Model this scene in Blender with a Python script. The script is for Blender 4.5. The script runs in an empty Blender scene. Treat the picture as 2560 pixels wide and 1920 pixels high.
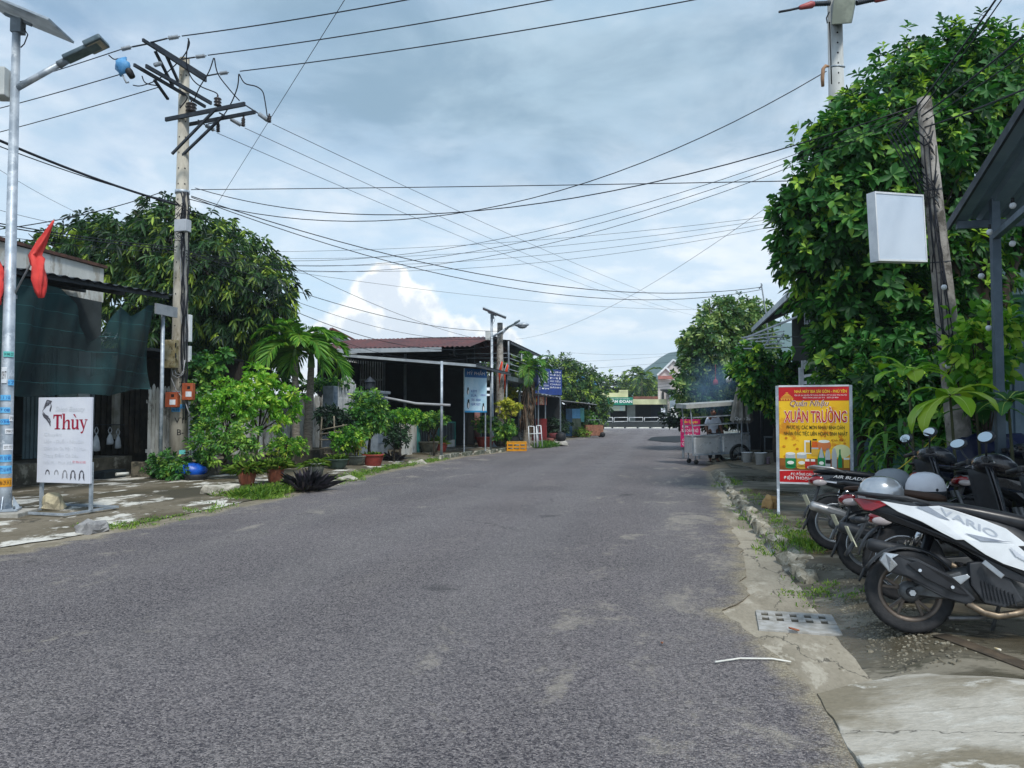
import bpy, bmesh, math, random
import numpy as np
from mathutils import Vector as V, Matrix as Mx, noise as mn
R = math.radians
rnd = random.Random(11)
sc = bpy.context.scene
col = sc.collection

# ------------------------------------------------------------------ camera
F, CAMH, YAW = 1923.0, 1.5, R(11.2)          # focal length in photo pixels, eye height, turn to the left of the road
PIT = math.atan(75 / F)
cd = bpy.data.cameras.new('camera'); cam = bpy.data.objects.new('camera', cd); col.objects.link(cam)
cd.sensor_width = 36; cd.lens = F / 2560 * 36; cd.clip_start = .05; cd.clip_end = 6000
cam.location = (0, 0, CAMH); cam.rotation_euler = (math.pi / 2 + PIT, 0, YAW)
sc.camera = cam
cy = sc.cycles; cy.max_bounces = 7; cy.diffuse_bounces = 3; cy.glossy_bounces = 3; cy.transmission_bounces = 4; cy.transparent_max_bounces = 6
_fw = V((-math.sin(YAW) * math.cos(PIT), math.cos(YAW) * math.cos(PIT), math.sin(PIT)))
_rt = V((math.cos(YAW), math.sin(YAW), 0)); _up = _rt.cross(_fw)
def ray(px, py): return _fw + _rt * ((px - 1280) / F) + _up * ((960 - py) / F)
def C(px, py, d): return V((0, 0, CAMH)) + ray(px, py) * d            # photo pixel at a known distance
def G(px, py, z=0.0): r = ray(px, py); return V((0, 0, CAMH)) + r * ((z - CAMH) / r.z)   # pixel on a level plane
def PX(px, py, X): r = ray(px, py); return V((0, 0, CAMH)) + r * (X / r.x)               # pixel on a wall X = const
def PY(px, py, Y): r = ray(px, py); return V((0, 0, CAMH)) + r * (Y / r.y)

# ------------------------------------------------------------------ view, sun, sky
vs = sc.view_settings
vs.view_transform = 'Standard'; vs.look = 'None'; vs.gamma = 1; vs.use_curve_mapping = False; vs.exposure = 1.08
SUN_EL, SUN_AZ = R(54), R(148)                # azimuth measured from +Y towards +X
sd = bpy.data.lights.new('sun', 'SUN'); so = bpy.data.objects.new('sun', sd); col.objects.link(so)
sd.energy = 1.5; sd.angle = R(10); sd.color = (1, .965, .9)
sdir = V((math.sin(SUN_AZ) * math.cos(SUN_EL), math.cos(SUN_AZ) * math.cos(SUN_EL), math.sin(SUN_EL)))
so.rotation_euler = sdir.to_track_quat('Z', 'Y').to_euler(); so.location = (0, 0, 30)

class NT:
    """tiny node-graph writer"""
    def __init__(s, tree): s.t = tree; s.n = tree.nodes; s.l = tree.links
    def set(s, sock, v):
        if isinstance(v, bpy.types.NodeSocket): s.l.new(v, sock)
        elif isinstance(v, (tuple, list)) and len(v) == 3 and sock.type == 'RGBA': sock.default_value = (*v, 1)
        else: sock.default_value = v
    def m(s, op, a, b=None, c=None, clamp=False):
        n = s.n.new('ShaderNodeMath'); n.operation = op; n.use_clamp = clamp
        for i, v in enumerate((a, b, c)):
            if v is not None: s.set(n.inputs[i], v)
        return n.outputs[0]
    def vm(s, op, a, b=None):
        n = s.n.new('ShaderNodeVectorMath'); n.operation = op
        s.set(n.inputs[0], a)
        if b is not None: s.set(n.inputs[1], b)
        return n.outputs[1] if op in ('DOT_PRODUCT', 'LENGTH', 'DISTANCE') else n.outputs[0]
    def sep(s, v): n = s.n.new('ShaderNodeSeparateXYZ'); s.set(n.inputs[0], v); return n.outputs
    def comb(s, x, y, z):
        n = s.n.new('ShaderNodeCombineXYZ')
        for i, v in enumerate((x, y, z)): s.set(n.inputs[i], v)
        return n.outputs[0]
    def noise(s, vec, scale, detail=5, rough=.55, dist=0, col_=False):
        n = s.n.new('ShaderNodeTexNoise'); s.set(n.inputs['Vector'], vec)
        n.inputs['Scale'].default_value = scale; n.inputs['Detail'].default_value = detail
        n.inputs['Roughness'].default_value = rough; n.inputs['Distortion'].default_value = dist
        return n.outputs[1] if col_ else n.outputs[0]
    def vor(s, vec, scale, feat='F1', out='Distance'):
        n = s.n.new('ShaderNodeTexVoronoi'); s.set(n.inputs['Vector'], vec); n.feature = feat
        n.inputs['Scale'].default_value = scale; return n.outputs[out]
    def mix(s, f, a, b, mode='MIX'):
        n = s.n.new('ShaderNodeMix'); n.data_type = 'RGBA'; n.blend_type = mode
        s.set(n.inputs[0], f); s.set(n.inputs[6], a); s.set(n.inputs[7], b); return n.outputs[2]
    def rng(s, v, a, b, c=0., d=1., smooth=True):
        n = s.n.new('ShaderNodeMapRange'); n.interpolation_type = 'SMOOTHSTEP' if smooth else 'LINEAR'
        s.set(n.inputs[0], v)
        for i, x in enumerate((a, b, c, d)): n.inputs[i + 1].default_value = x
        return n.outputs[0]
    def ramp(s, f, stops):
        n = s.n.new('ShaderNodeValToRGB'); s.set(n.inputs[0], f); e = n.color_ramp.elements
        for i, (p, c) in enumerate(stops):
            el = e[i] if i < 2 else e.new(p)
            el.position = p; el.color = (*c, 1)
        return n.outputs[0]
    def bump(s, h, strength=.3, dist=.02):
        n = s.n.new('ShaderNodeBump'); n.inputs['Strength'].default_value = strength
        n.inputs['Distance'].default_value = dist; s.set(n.inputs['Height'], h); return n.outputs[0]

def lin(c):
    return tuple((x / 255 / 12.92 if x / 255 < .04045 else ((x / 255 + .055) / 1.055) ** 2.4) for x in c)

def build_world():
    w = bpy.data.worlds.new('World'); sc.world = w; w.use_nodes = True
    t = NT(w.node_tree); t.n.clear()
    tc = t.n.new('ShaderNodeTexCoord').outputs['Generated']
    x, y, z = t.sep(tc)
    sky = t.n.new('ShaderNodeTexSky'); sky.sky_type = 'NISHITA'; sky.sun_disc = False
    sky.sun_elevation = SUN_EL; sky.sun_rotation = SUN_AZ; sky.air_density = 1.0; sky.dust_density = 1.2
    clear = t.mix(1, sky.outputs[0], (.115, .115, .11), 'MULTIPLY')
    # the cloud deck lies on a level layer: stretch directions by 1/height
    zz = t.m('ADD', t.m('MAXIMUM', z, 0.0), .16)
    px, py = t.m('DIVIDE', x, zz), t.m('DIVIDE', y, zz)
    P = t.comb(px, py, 0.0)
    deck = t.noise(P, .55, 7, .56, .25)
    deck2 = t.noise(t.vm('ADD', P, (7.3, 2.1, 3.0)), 2.3, 7, .6, .35)
    fine = t.noise(t.vm('ADD', P, (1.3, 5.1, 9.0)), 4.5, 5, .6, .1)
    az = t.m('ARCTAN2', x, y); el = t.m('ARCSINE', z)
    # a heavy grey bank ahead, high up
    def blob(a0, e0, wa, we):
        da = t.m('DIVIDE', t.m('SUBTRACT', az, R(a0)), R(wa)); de = t.m('DIVIDE', t.m('SUBTRACT', el, R(e0)), R(we))
        return t.m('SQRT', t.m('ADD', t.m('MULTIPLY', da, da), t.m('MULTIPLY', de, de)))
    bank = t.m('MINIMUM', blob(-9, 24, 24, 7), t.m('MINIMUM', blob(-32, 31, 18, 6), blob(6, 34, 18, 5)))
    bank = t.m('ADD', bank, t.m('MULTIPLY', t.m('SUBTRACT', deck2, .5), 1.5))
    bankf = t.rng(bank, .25, 1.35, 1., 0.)
    cover = t.rng(t.m('ADD', deck, t.m('MULTIPLY', t.m('SUBTRACT', deck2, .5), .5)), .35, .6)
    thick = t.rng(t.m('ADD', t.m('MULTIPLY', deck2, .62), t.m('MULTIPLY', fine, .38)), .41, .58)
    high = t.rng(el, R(8), R(30))
    lite = t.mix(high, lin((228, 232, 236)), lin((214, 224, 234)))
    gray = t.mix(high, lin((190, 208, 224)), lin((150, 177, 199)))
    cl = t.mix(thick, lite, gray)
    base = t.mix(t.rng(el, R(3), R(22)), lin((184, 208, 228)), t.mix(.3, clear, lin((158, 192, 219))))
    c = t.mix(t.m('MULTIPLY', cover, .92), base, cl)
    c = t.mix(t.m('MULTIPLY', bankf, .88), c, t.mix(t.rng(deck2, .35, .65), lin((124, 151, 171)), lin((158, 182, 199))))
    # warm bright haze on the horizon
    c = t.mix(t.m('MULTIPLY', t.rng(el, R(0), R(6), 1., 0.), .55), c, lin((226, 227, 228)))
    # towering cumulus beyond the roofs
    W = t.comb(az, el, 0.0)
    wob = t.noise(W, 26, 6, .6); wob2 = t.noise(t.vm('ADD', W, (3., 1., 0.)), 80, 4, .6)
    def puff(pxx, pyy, r):
        rr = ray(pxx, pyy).normalized(); a0 = math.atan2(rr.x, rr.y); e0 = math.asin(rr.z)
        return t.m('DIVIDE', t.vm('DISTANCE', W, (a0, e0, 0.)), r / F)
    d = None
    for q in ((960, 705, 48), (985, 715, 55), (925, 745, 55), (1020, 765, 75), (900, 815, 85), (1000, 820, 110), (1080, 840, 70), (1160, 850, 60), (820, 850, 50), (1250, 870, 55)):
        v = puff(*q); d = v if d is None else t.m('MINIMUM', d, v)
    d2 = t.m('ADD', d, t.m('ADD', t.m('MULTIPLY', t.m('SUBTRACT', wob, .5), .9), t.m('MULTIPLY', t.m('SUBTRACT', wob2, .5), .35)))
    cum = t.rng(d2, .84, 1.1, 1., 0.)
    shade = t.rng(t.m('ADD', wob, t.m('MULTIPLY', t.m('SUBTRACT', d2, .6), .35)), .4, .62)
    cc = t.mix(shade, lin((206, 213, 223)), lin((248, 246, 241)))
    cum = t.m('MULTIPLY', cum, t.rng(el, R(3.5), R(6.5)))
    c = t.mix(t.m('MULTIPLY', cum, .88), c, cc)
    c = t.mix(1, c, t.mix(t.rng(el, R(2), R(18), 1., 0.), (.96, .96, .96), (1.10, 1.09, 1.08)), 'MULTIPLY')
    # below the horizon: the land, dull
    c = t.mix(t.rng(z, -.02, 0., 1., 0.), c, lin((120, 128, 128)))
    bg = t.n.new('ShaderNodeBackground'); t.set(bg.inputs[0], c); bg.inputs[1].default_value = .70
    o = t.n.new('ShaderNodeOutputWorld'); t.l.new(bg.outputs[0], o.inputs[0])
build_world()

# ------------------------------------------------------------------ materials
MATS = {}
def mat(name, c1, c2=None, scale=3., rough=.75, metal=0., bump=0., bscale=30., spec=.4, lo=.38, hi=.62, c3=None, s3=1., stretch=None, coat=0., detail=7):
    if name in MATS: return MATS[name]
    m = bpy.data.materials.new(name); m.use_nodes = True
    t = NT(m.node_tree); b = t.n['Principled BSDF']
    co = t.n.new('ShaderNodeTexCoord').outputs['Object']
    if stretch: co = t.vm('MULTIPLY', co, stretch)
    a = lin(c1)
    c = a
    if c2 is not None:
        c = t.mix(t.rng(t.noise(co, scale, detail, .62), lo, hi), a, lin(c2))
        if c3 is not None:
            c = t.mix(t.rng(t.noise(t.vm('ADD', co, (9., 4., 2.)), s3, 8, .68), .52, .62), c, lin(c3))
    t.set(b.inputs['Base Color'], c)
    b.inputs['Metallic'].default_value = metal
    b.inputs['Specular IOR Level'].default_value = spec
    rn = t.m('ADD', t.m('MULTIPLY', t.m('SUBTRACT', t.noise(co, scale * 2.3 + 1, 4), .5), .25), rough, clamp=True)
    t.set(b.inputs['Roughness'], rn)
    if coat: b.inputs['Coat Weight'].default_value = coat; b.inputs['Coat Roughness'].default_value = .12
    if bump: t.set(b.inputs['Normal'], t.bump(t.noise(co, bscale, 6, .65), bump, .02))
    MATS[name] = m; return m

def leafmat(name, dark, mid, lite, trans=.3, rough=.5):
    if name in MATS: return MATS[name]
    m = bpy.data.materials.new(name); m.use_nodes = True
    t = NT(m.node_tree); b = t.n['Principled BSDF']; out = t.n['Material Output']
    at = t.n.new('ShaderNodeAttribute'); at.attribute_name = 'tint'
    co = t.n.new('ShaderNodeTexCoord').outputs['Object']
    f = t.m('ADD', at.outputs['Fac'], t.m('MULTIPLY', t.m('SUBTRACT', t.noise(co, 1.3, 3), .5), .7), clamp=True)
    c = t.ramp(f, [(0, lin(dark)), (1, lin(lite)), (.5, lin(mid))])
    t.set(b.inputs['Base Color'], c); b.inputs['Roughness'].default_value = rough; b.inputs['Specular IOR Level'].default_value = .45
    tr = t.n.new('ShaderNodeBsdfTranslucent'); t.set(tr.inputs[0], t.mix(1, c, (1.0, 1.0, .45), 'MULTIPLY'))
    mx = t.n.new('ShaderNodeMixShader'); mx.inputs[0].default_value = trans
    t.l.new(b.outputs[0], mx.inputs[1]); t.l.new(tr.outputs[0], mx.inputs[2]); t.l.new(mx.outputs[0], out.inputs[0])
    MATS[name] = m; return m

# ------------------------------------------------------------------ object helpers
def thing(name, label, cat, loc=(0, 0, 0), rz=0., group=None, tilt=None):
    o = bpy.data.objects.new(name, None); col.objects.link(o)
    o.empty_display_size = .1
    m = Mx.Translation(V(loc)) @ Mx.Rotation(rz, 4, 'Z')
    if tilt is not None: m = m @ tilt
    o.matrix_world = m
    WM[o.name] = m
    return tag(o, label, cat, group)
WM = {}
def tag(o, label=None, cat=None, group=None, kind=None):
    if label: o['label'] = label
    if cat: o['category'] = cat
    if group: o['group'] = group
    if kind: o['kind'] = kind
    return o
def wm(o):
    m = Mx.Identity(4)
    while o is not None:
        m = WM.get(o.name, Mx.Identity(4)) @ m; o = o.parent
    return m
def link_mesh(name, me, m, parent=None, world=False):
    o = bpy.data.objects.new(name, me); col.objects.link(o)
    if m is not None and not me.materials: me.materials.append(m)
    if parent is not None:
        o.parent = parent
        if world: me.transform(wm(parent).inverted())
    return o
def np_mesh(name, verts, quads, tint=None, smooth=True):
    me = bpy.data.meshes.new(name); verts = np.asarray(verts, dtype=np.float32); quads = np.asarray(quads, dtype=np.int32)
    k = quads.shape[1]; n = len(quads)
    me.vertices.add(len(verts)); me.vertices.foreach_set('co', verts.ravel())
    me.loops.add(n * k); me.loops.foreach_set('vertex_index', quads.ravel())
    me.polygons.add(n); me.polygons.foreach_set('loop_start', np.arange(0, n * k, k, dtype=np.int32))
    me.polygons.foreach_set('use_smooth', np.full(n, smooth, dtype=bool))
    if tint is not None:
        a = me.attributes.new('tint', 'FLOAT', 'FACE'); a.data.foreach_set('value', np.asarray(tint, dtype=np.float32))
    me.update(calc_edges=True); return me

class MB:
    """collects shapes, then builds ONE mesh object"""
    def __init__(s): s.v = []; s.f = []; s.sm = []
    def add(s, vs, fs, smooth=False):
        b = len(s.v); s.v += [V(p) for p in vs]; s.f += [tuple(b + i for i in f) for f in fs]; s.sm += [smooth] * len(fs); return s
    def box(s, c, d, rz=0., m=None, taper=1.):
        x, y, z = d[0] / 2, d[1] / 2, d[2] / 2
        q = [(-x, -y, -z), (x, -y, -z), (x, y, -z), (-x, y, -z), (-x * taper, -y * taper, z), (x * taper, -y * taper, z), (x * taper, y * taper, z), (-x * taper, y * taper, z)]
        mm = m if m is not None else Mx.Rotation(rz, 3, 'Z')
        return s.add([V(c) + mm @ V(p) for p in q], [(0, 3, 2, 1), (4, 5, 6, 7), (0, 1, 5, 4), (1, 2, 6, 5), (2, 3, 7, 6), (3, 0, 4, 7)])
    def bbox(s, a, b):
        return s.box([(a[i] + b[i]) / 2 for i in range(3)], [abs(a[i] - b[i]) for i in range(3)])
    def bar(s, a, b, w, h=None, upv=None):
        a, b = V(a), V(b); d = b - a; L = d.length
        if L < 1e-6: return s
        z = d / L; u = V(upv) if upv else (V((0, 0, 1)) if abs(z.z) < .95 else V((1, 0, 0)))
        x = u.cross(z).normalized(); y = z.cross(x)
        mm = Mx((x, y, z)).transposed()
        return s.box((a + b) / 2, (w, h or w, L), m=mm)
    def cyl(s, a, b, r0, r1=None, n=10, cap=True):
        return s.tube([a, b], [r0, r0 if r1 is None else r1], n, cap)
    def tube(s, pts, r, n=8, cap=True, smooth=True):
        pts = [V(p) for p in pts]; k = len(pts)
        rs = r if isinstance(r, (list, tuple)) else [r] * k
        b = len(s.v); prev = None
        for i, p in enumerate(pts):
            t = (pts[min(i + 1, k - 1)] - pts[max(i - 1, 0)])
            t = t.normalized() if t.length > 1e-9 else V((0, 0, 1))
            if prev is None:
                u = V((0, 0, 1)) if abs(t.z) < .9 else V((1, 0, 0)); x = u.cross(t).normalized()
            else:
                x = (prev - t * prev.dot(t)); x = x.normalized() if x.length > 1e-6 else t.orthogonal().normalized()
            prev = x; y = t.cross(x)
            for j in range(n):
                a = 2 * math.pi * j / n; s.v.append(p + (x * math.cos(a) + y * math.sin(a)) * rs[i])
        for i in range(k - 1):
            for j in range(n):
                s.f.append((b + i * n + j, b + i * n + (j + 1) % n, b + (i + 1) * n + (j + 1) % n, b + (i + 1) * n + j)); s.sm.append(smooth)
        if cap:
            s.f.append(tuple(b + j for j in reversed(range(n)))); s.sm.append(False)
            s.f.append(tuple(b + (k - 1) * n + j for j in range(n))); s.sm.append(False)
        return s
    def lathe(s, prof, c=(0, 0, 0), n=20, m=None, smooth=True):
        """prof: list of (radius, height)"""
        b = len(s.v); c = V(c); mm = m or Mx.Identity(3)
        for r, h in prof:
            for j in range(n):
                a = 2 * math.pi * j / n; s.v.append(c + mm @ V((r * math.cos(a), r * math.sin(a), h)))
        for i in range(len(prof) - 1):
            for j in range(n):
                s.f.append((b + i * n + j, b + i * n + (j + 1) % n, b + (i + 1) * n + (j + 1) % n, b + (i + 1) * n + j)); s.sm.append(smooth)
        return s
    def ell(s, c, r, n=12, k=8, m=None):
        prof = [(math.sin(math.pi * i / k), -math.cos(math.pi * i / k)) for i in range(k + 1)]
        b = len(s.v); s.lathe([(max(p[0], 1e-4), p[1]) for p in prof], n=n)
        mm = m or Mx.Identity(3)
        for i in range(b, len(s.v)):
            q = s.v[i]; s.v[i] = V(c) + mm @ V((q.x * r[0], q.y * r[1], q.z * r[2]))
        return s
    def prism(s, poly, y0, y1, bulge=0., inset=.0):
        """poly in local x,z ; extruded along y from y0 to y1"""
        n = len(poly); b = len(s.v)
        for yy in (y0, y1):
            for p in poly: s.v.append(V((p[0], yy, p[1])))
        s.f += [tuple(b + i for i in range(n)), tuple(b + n + i for i in reversed(range(n)))]; s.sm += [False, False]
        for i in range(n):
            j = (i + 1) % n; s.f.append((b + j, b + i, b + n + i, b + n + j)); s.sm.append(False)
        return s
    def sheet(s, fn, nu, nv, smooth=True):
        b = len(s.v)
        for i in range(nu + 1):
            for j in range(nv + 1): s.v.append(V(fn(i / nu, j / nv)))
        for i in range(nu):
            for j in range(nv):
                a = b + i * (nv + 1) + j; s.f.append((a, a + nv + 1, a + nv + 2, a + 1)); s.sm.append(smooth)
        return s
    def quad(s, a, b, c, d): return s.add([a, b, c, d], [(0, 1, 2, 3)])
    def build(s, name, m, parent=None, world=False, bevel=0., solid=0., sub=0, fix=True):
        me = bpy.data.meshes.new(name); me.from_pydata([tuple(p) for p in s.v], [], s.f)
        me.polygons.foreach_set('use_smooth', s.sm)
        if fix or bevel:
            bm = bmesh.new(); bm.from_mesh(me)
            if fix: bmesh.ops.recalc_face_normals(bm, faces=bm.faces)
            if bevel: bmesh.ops.bevel(bm, geom=[e for e in bm.edges if e.is_manifold and e.calc_face_angle(0) > .5], offset=bevel, segments=2, affect='EDGES', profile=.6)
            bm.to_mesh(me); bm.free()
        o = link_mesh(name, me, m, parent, world)
        if solid: d = o.modifiers.new('solid', 'SOLIDIFY'); d.thickness = solid; d.offset = 0
        if sub: d = o.modifiers.new('sub', 'SUBSURF'); d.levels = sub; d.render_levels = sub
        return o

def one(name, mb, m, label, cat, group=None, kind=None, **k):
    """a top-level thing that is a single mesh: its origin goes to its base"""
    c = sum((p for p in mb.v), V()) / len(mb.v); base = V((c.x, c.y, min(p.z for p in mb.v)))
    mb.v = [p - base for p in mb.v]
    o = mb.build(name, m, **k); o.location = base; WM[o.name] = Mx.Translation(base)
    return tag(o, label, cat, group, kind)
def struct(name, mb, m, **k):
    o = mb.build(name, m, **k); o['kind'] = 'structure'; return o
def dup(o, parent=None):
    c = o.copy(); col.objects.link(c); c.parent = parent
    if o.name in WM: WM[c.name] = WM[o.name].copy()
    for ch in list(o.children): dup(ch, c)
    return c

def text(parent, s, x, z, h, m, y=-.02, w=None, align='CENTER', bold=0., ext=.001, name='lettering', shear=0., rot=0.):
    cu = bpy.data.curves.new('t', 'FONT'); cu.body = s; cu.size = 1; cu.offset = bold; cu.extrude = 0; cu.shear = shear; cu.resolution_u = 3
    ob = bpy.data.objects.new('t', cu); col.objects.link(ob)
    me = bpy.data.meshes.new_from_object(ob)
    bpy.data.objects.remove(ob); bpy.data.curves.remove(cu)
    n = len(me.vertices)
    if n == 0: return None
    a = np.empty(n * 3, dtype=np.float32); me.vertices.foreach_get('co', a); a = a.reshape(-1, 3)
    x0, x1 = a[:, 0].min(), a[:, 0].max()
    ky = h / .70; kx = (w / (x1 - x0)) if w else ky
    ox = {'CENTER': (x0 + x1) / 2, 'LEFT': x0, 'RIGHT': x1}[align]
    lx, lz = (a[:, 0] - ox) * kx, a[:, 1] * ky
    ca, sa = math.cos(rot), math.sin(rot)
    b = np.empty_like(a); b[:, 0] = x + lx * ca - lz * sa; b[:, 2] = z + lx * sa + lz * ca; b[:, 1] = y
    me.vertices.foreach_set('co', b.ravel()); me.materials.clear(); me.name = name; me.update()
    return link_mesh(name, me, m, parent)

# ------------------------------------------------------------------ foliage
def unit(a): return a / np.maximum(np.linalg.norm(a, axis=1, keepdims=True), 1e-9)
def leaf_arrays(base, d, nrm, L, W, droop=.15, fold=.12, wide=.55):
    """six-point folded leaves; base,d,nrm: (n,3); L,W: (n,)"""
    n = len(base); d = unit(d); s = unit(np.cross(d, nrm)); nn = unit(np.cross(s, d))
    L = L[:, None]; W = W[:, None]; g = np.array([[0, 0, -1.]])
    p0 = base
    def at(t, side, w): return base + d * L * t + s * (side * W * w) + nn * (L * fold * abs(w)) + g * (L * droop * t * t)
    v = np.stack([p0, at(.32, 1, .40 if wide < .5 else .32), at(.68, 1, .5), at(1., 1, 0.), at(.68, -1, .5), at(.32, -1, .40 if wide < .5 else .32)], axis=1).reshape(-1, 3)
    i = np.arange(n)[:, None] * 6
    q = np.concatenate([i + np.array([[0, 1, 2, 3]]), i + np.array([[0, 3, 4, 5]])], axis=1).reshape(-1, 4)
    return v, q
def crown_points(rg, blobs, n, shell=.55, zmin=None, rough=.14):
    w = np.array([b[1][0] * b[1][1] + b[1][2] * b[1][1] for b in blobs]); w = w / w.sum()
    k = rg.choice(len(blobs), n, p=w)
    c = np.array([list(b[0]) for b in blobs])[k]; r = np.array([list(b[1]) for b in blobs])[k]
    d = unit(rg.normal(size=(n, 3))); rad = (shell ** 3 + (1 - shell ** 3) * rg.random(n)) ** (1 / 3)
    rad = rad * (1 + rough * rg.normal(size=n))
    p = c + d * r * rad[:, None]
    # keep points that are not deep inside another lobe
    keep = np.ones(n, bool)
    for j, b in enumerate(blobs):
        q = ((p - np.array(list(b[0]))) / np.array(list(b[1]))); inside = (q ** 2).sum(1) < shell ** 2 * .8
        keep &= ~(inside & (k != j))
    if zmin is not None: keep &= p[:, 2] > zmin
    return p[keep], d[keep]
def rosettes(rg, p, d, per, L, W, up=.25, open_=1.1, droop=.2, jit=.25, tint0=.5, tintv=.3, fold=.12, wide=.55, lift=0.):
    n = len(p); ax = unit(d + np.array([[0, 0, up]]) + rg.normal(size=(n, 3)) * .35)
    r0 = unit(np.cross(ax, np.tile([[.3, .2, 1.]], (n, 1)))); r1 = np.cross(ax, r0)
    B, D, Nn, LL, WW, T = [], [], [], [], [], []
    tw = tint0 + tintv * rg.normal(size=n)
    for j in range(per):
        a = j * 2.4 + rg.random(n) * .7; th = open_ * (.45 + .6 * (j + .5) / per) + rg.normal(size=n) * jit * .5
        dd = ax * np.cos(th)[:, None] + (r0 * np.cos(a)[:, None] + r1 * np.sin(a)[:, None]) * np.sin(th)[:, None]
        dd = unit(dd + rg.normal(size=(n, 3)) * jit * .3 - np.array([[0, 0, droop * .5]]))
        l = L * (.7 + .45 * rg.random(n))
        B.append(p + ax * (L * (.25 - .5 * j / per))); D.append(dd); Nn.append(ax + rg.normal(size=(n, 3)) * .2)
        LL.append(l); WW.append(W * l / L * (.85 + .3 * rg.random(n))); T.append(tw + rg.normal(size=n) * .1)
    B, D, Nn = map(np.concatenate, (B, D, Nn)); LL, WW, T = map(np.concatenate, (LL, WW, T))
    v, q = leaf_arrays(B, D, Nn, LL, WW, droop, fold, wide)
    return v, q, np.clip(np.repeat(T, 2), 0, 1)
def crown(name, blobs, n, per, L, W, m, parent, seed=1, shell=.55, zmin=None, world=True, **k):
    rg = np.random.default_rng(seed); p, d = crown_points(rg, blobs, n, shell, zmin)
    v, q, t = rosettes(rg, p, d, per, L, W, **k)
    return link_mesh(name, np_mesh(name, v, q, t), m, parent, world)
def grass(name, pts, per, h, m, parent=None, seed=1, spread=.12, lean=.5, w=.008, curve=.3):
    rg = np.random.default_rng(seed); pts = np.array([list(p) for p in pts]); b = np.repeat(pts, per, 0); n = len(b)
    b = b + np.c_[rg.normal(size=(n, 2)) * spread, np.zeros(n)]
    d = unit(np.c_[rg.normal(size=(n, 2)) * lean, np.ones(n)]); l = h * (.45 + .75 * rg.random(n))
    v, q = leaf_arrays(b, d, rg.normal(size=(n, 3)), l, np.full(n, w * 2) * (.7 + .6 * rg.random(n)), curve, .05, .4)
    t = np.clip(.5 + .25 * rg.normal(size=n), 0, 1)
    return link_mesh(name, np_mesh(name, v, q, np.repeat(t, 2)), m, parent, parent is not None)
def limbs(name, base, blobs, r, m, parent, fork=.45, seed=3, bend=.25):
    rg = random.Random(seed); mb = MB(); base = V(base)
    top = sum((V(b[0]) for b in blobs), V()) / len(blobs); f = base.lerp(V((top.x, top.y, top.z)), fork)
    f.x = base.x + (f.x - base.x) * .6; f.y = base.y + (f.y - base.y) * .6
    mb.tube([base - V((0, 0, .15)), base, base.lerp(f, .5) + V((rg.uniform(-1, 1), rg.uniform(-1, 1), 0)) * r * .6, f], [r * 1.35, r * 1.15, r * .95, r * .8], 10)
    for c, rad in blobs:
        c = V(c); mid = f.lerp(c, .5) + V((rg.uniform(-1, 1), rg.uniform(-1, 1), rg.uniform(0, 1))) * bend
        mb.tube([f - V((0, 0, r * .4)), mid, c], [r * .6, r * .36, r * .14], 7)
        for k in range(4):
            e = c + V((rg.uniform(-1, 1) * rad[0], rg.uniform(-1, 1) * rad[1], rg.uniform(-.5, 1) * rad[2])) * .8
            s0 = mid.lerp(c, rg.uniform(.1, .9)); mb.tube([s0, s0.lerp(e, .5) + V((0, 0, .05)), e], [r * .18, r * .1, r * .04], 5)
    return mb.build(name, m, parent, True, fix=False)
def pot_profile(r, h, lip=.03):
    return [(.001, .0), (r * .62, 0), (r * .7, h * .08), (r * .92, h * .7), (r * .95, h * .86), (r * .95 + lip, h * .88), (r * .95 + lip, h), (r * .88, h), (r * .85, h * .85), (.001, h * .84)]
def frond(rg, base, az, el, L, droop, n, ll, lw, keel=.5, twist=0.):
    """one palm leaf: arching rachis and two rows of leaflets -> arrays + rachis points"""
    pts = []; p = V(base); ang = el
    for i in range(11):
        pts.append(p.copy()); d = V((math.cos(az) * math.cos(ang), math.sin(az) * math.cos(ang), math.sin(ang)))
        p = p + d * (L / 10); ang -= droop / 10 * (1 + i * .12)
    B, D, N, LL = [], [], [], []
    for i in range(n):
        t = .14 + .86 * i / (n - 1); k = min(int(t * 10), 9); fr = t * 10 - k
        q = pts[k].lerp(pts[k + 1], fr); tg = (pts[k + 1] - pts[k]).normalized()
        sd_ = tg.cross(V((0, 0, 1))).normalized(); upn = sd_.cross(tg)
        for sgn in (-1, 1):
            dd = (tg * (.55 + .5 * t) + sd_ * sgn * (1.0 - .25 * t) + upn * keel * (.5 + .5 * rg.random())).normalized()
            B.append(q); D.append(dd + V((rg.uniform(-.08, .08), rg.uniform(-.08, .08), rg.uniform(-.08, .08)))); N.append(upn)
            LL.append(ll * (math.sin(math.pi * min(.12 + t * .82, 1)) ** .6) * rg.uniform(.85, 1.1))
    return pts, np.array(B), np.array(D), np.array(N), np.array(LL)

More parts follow.
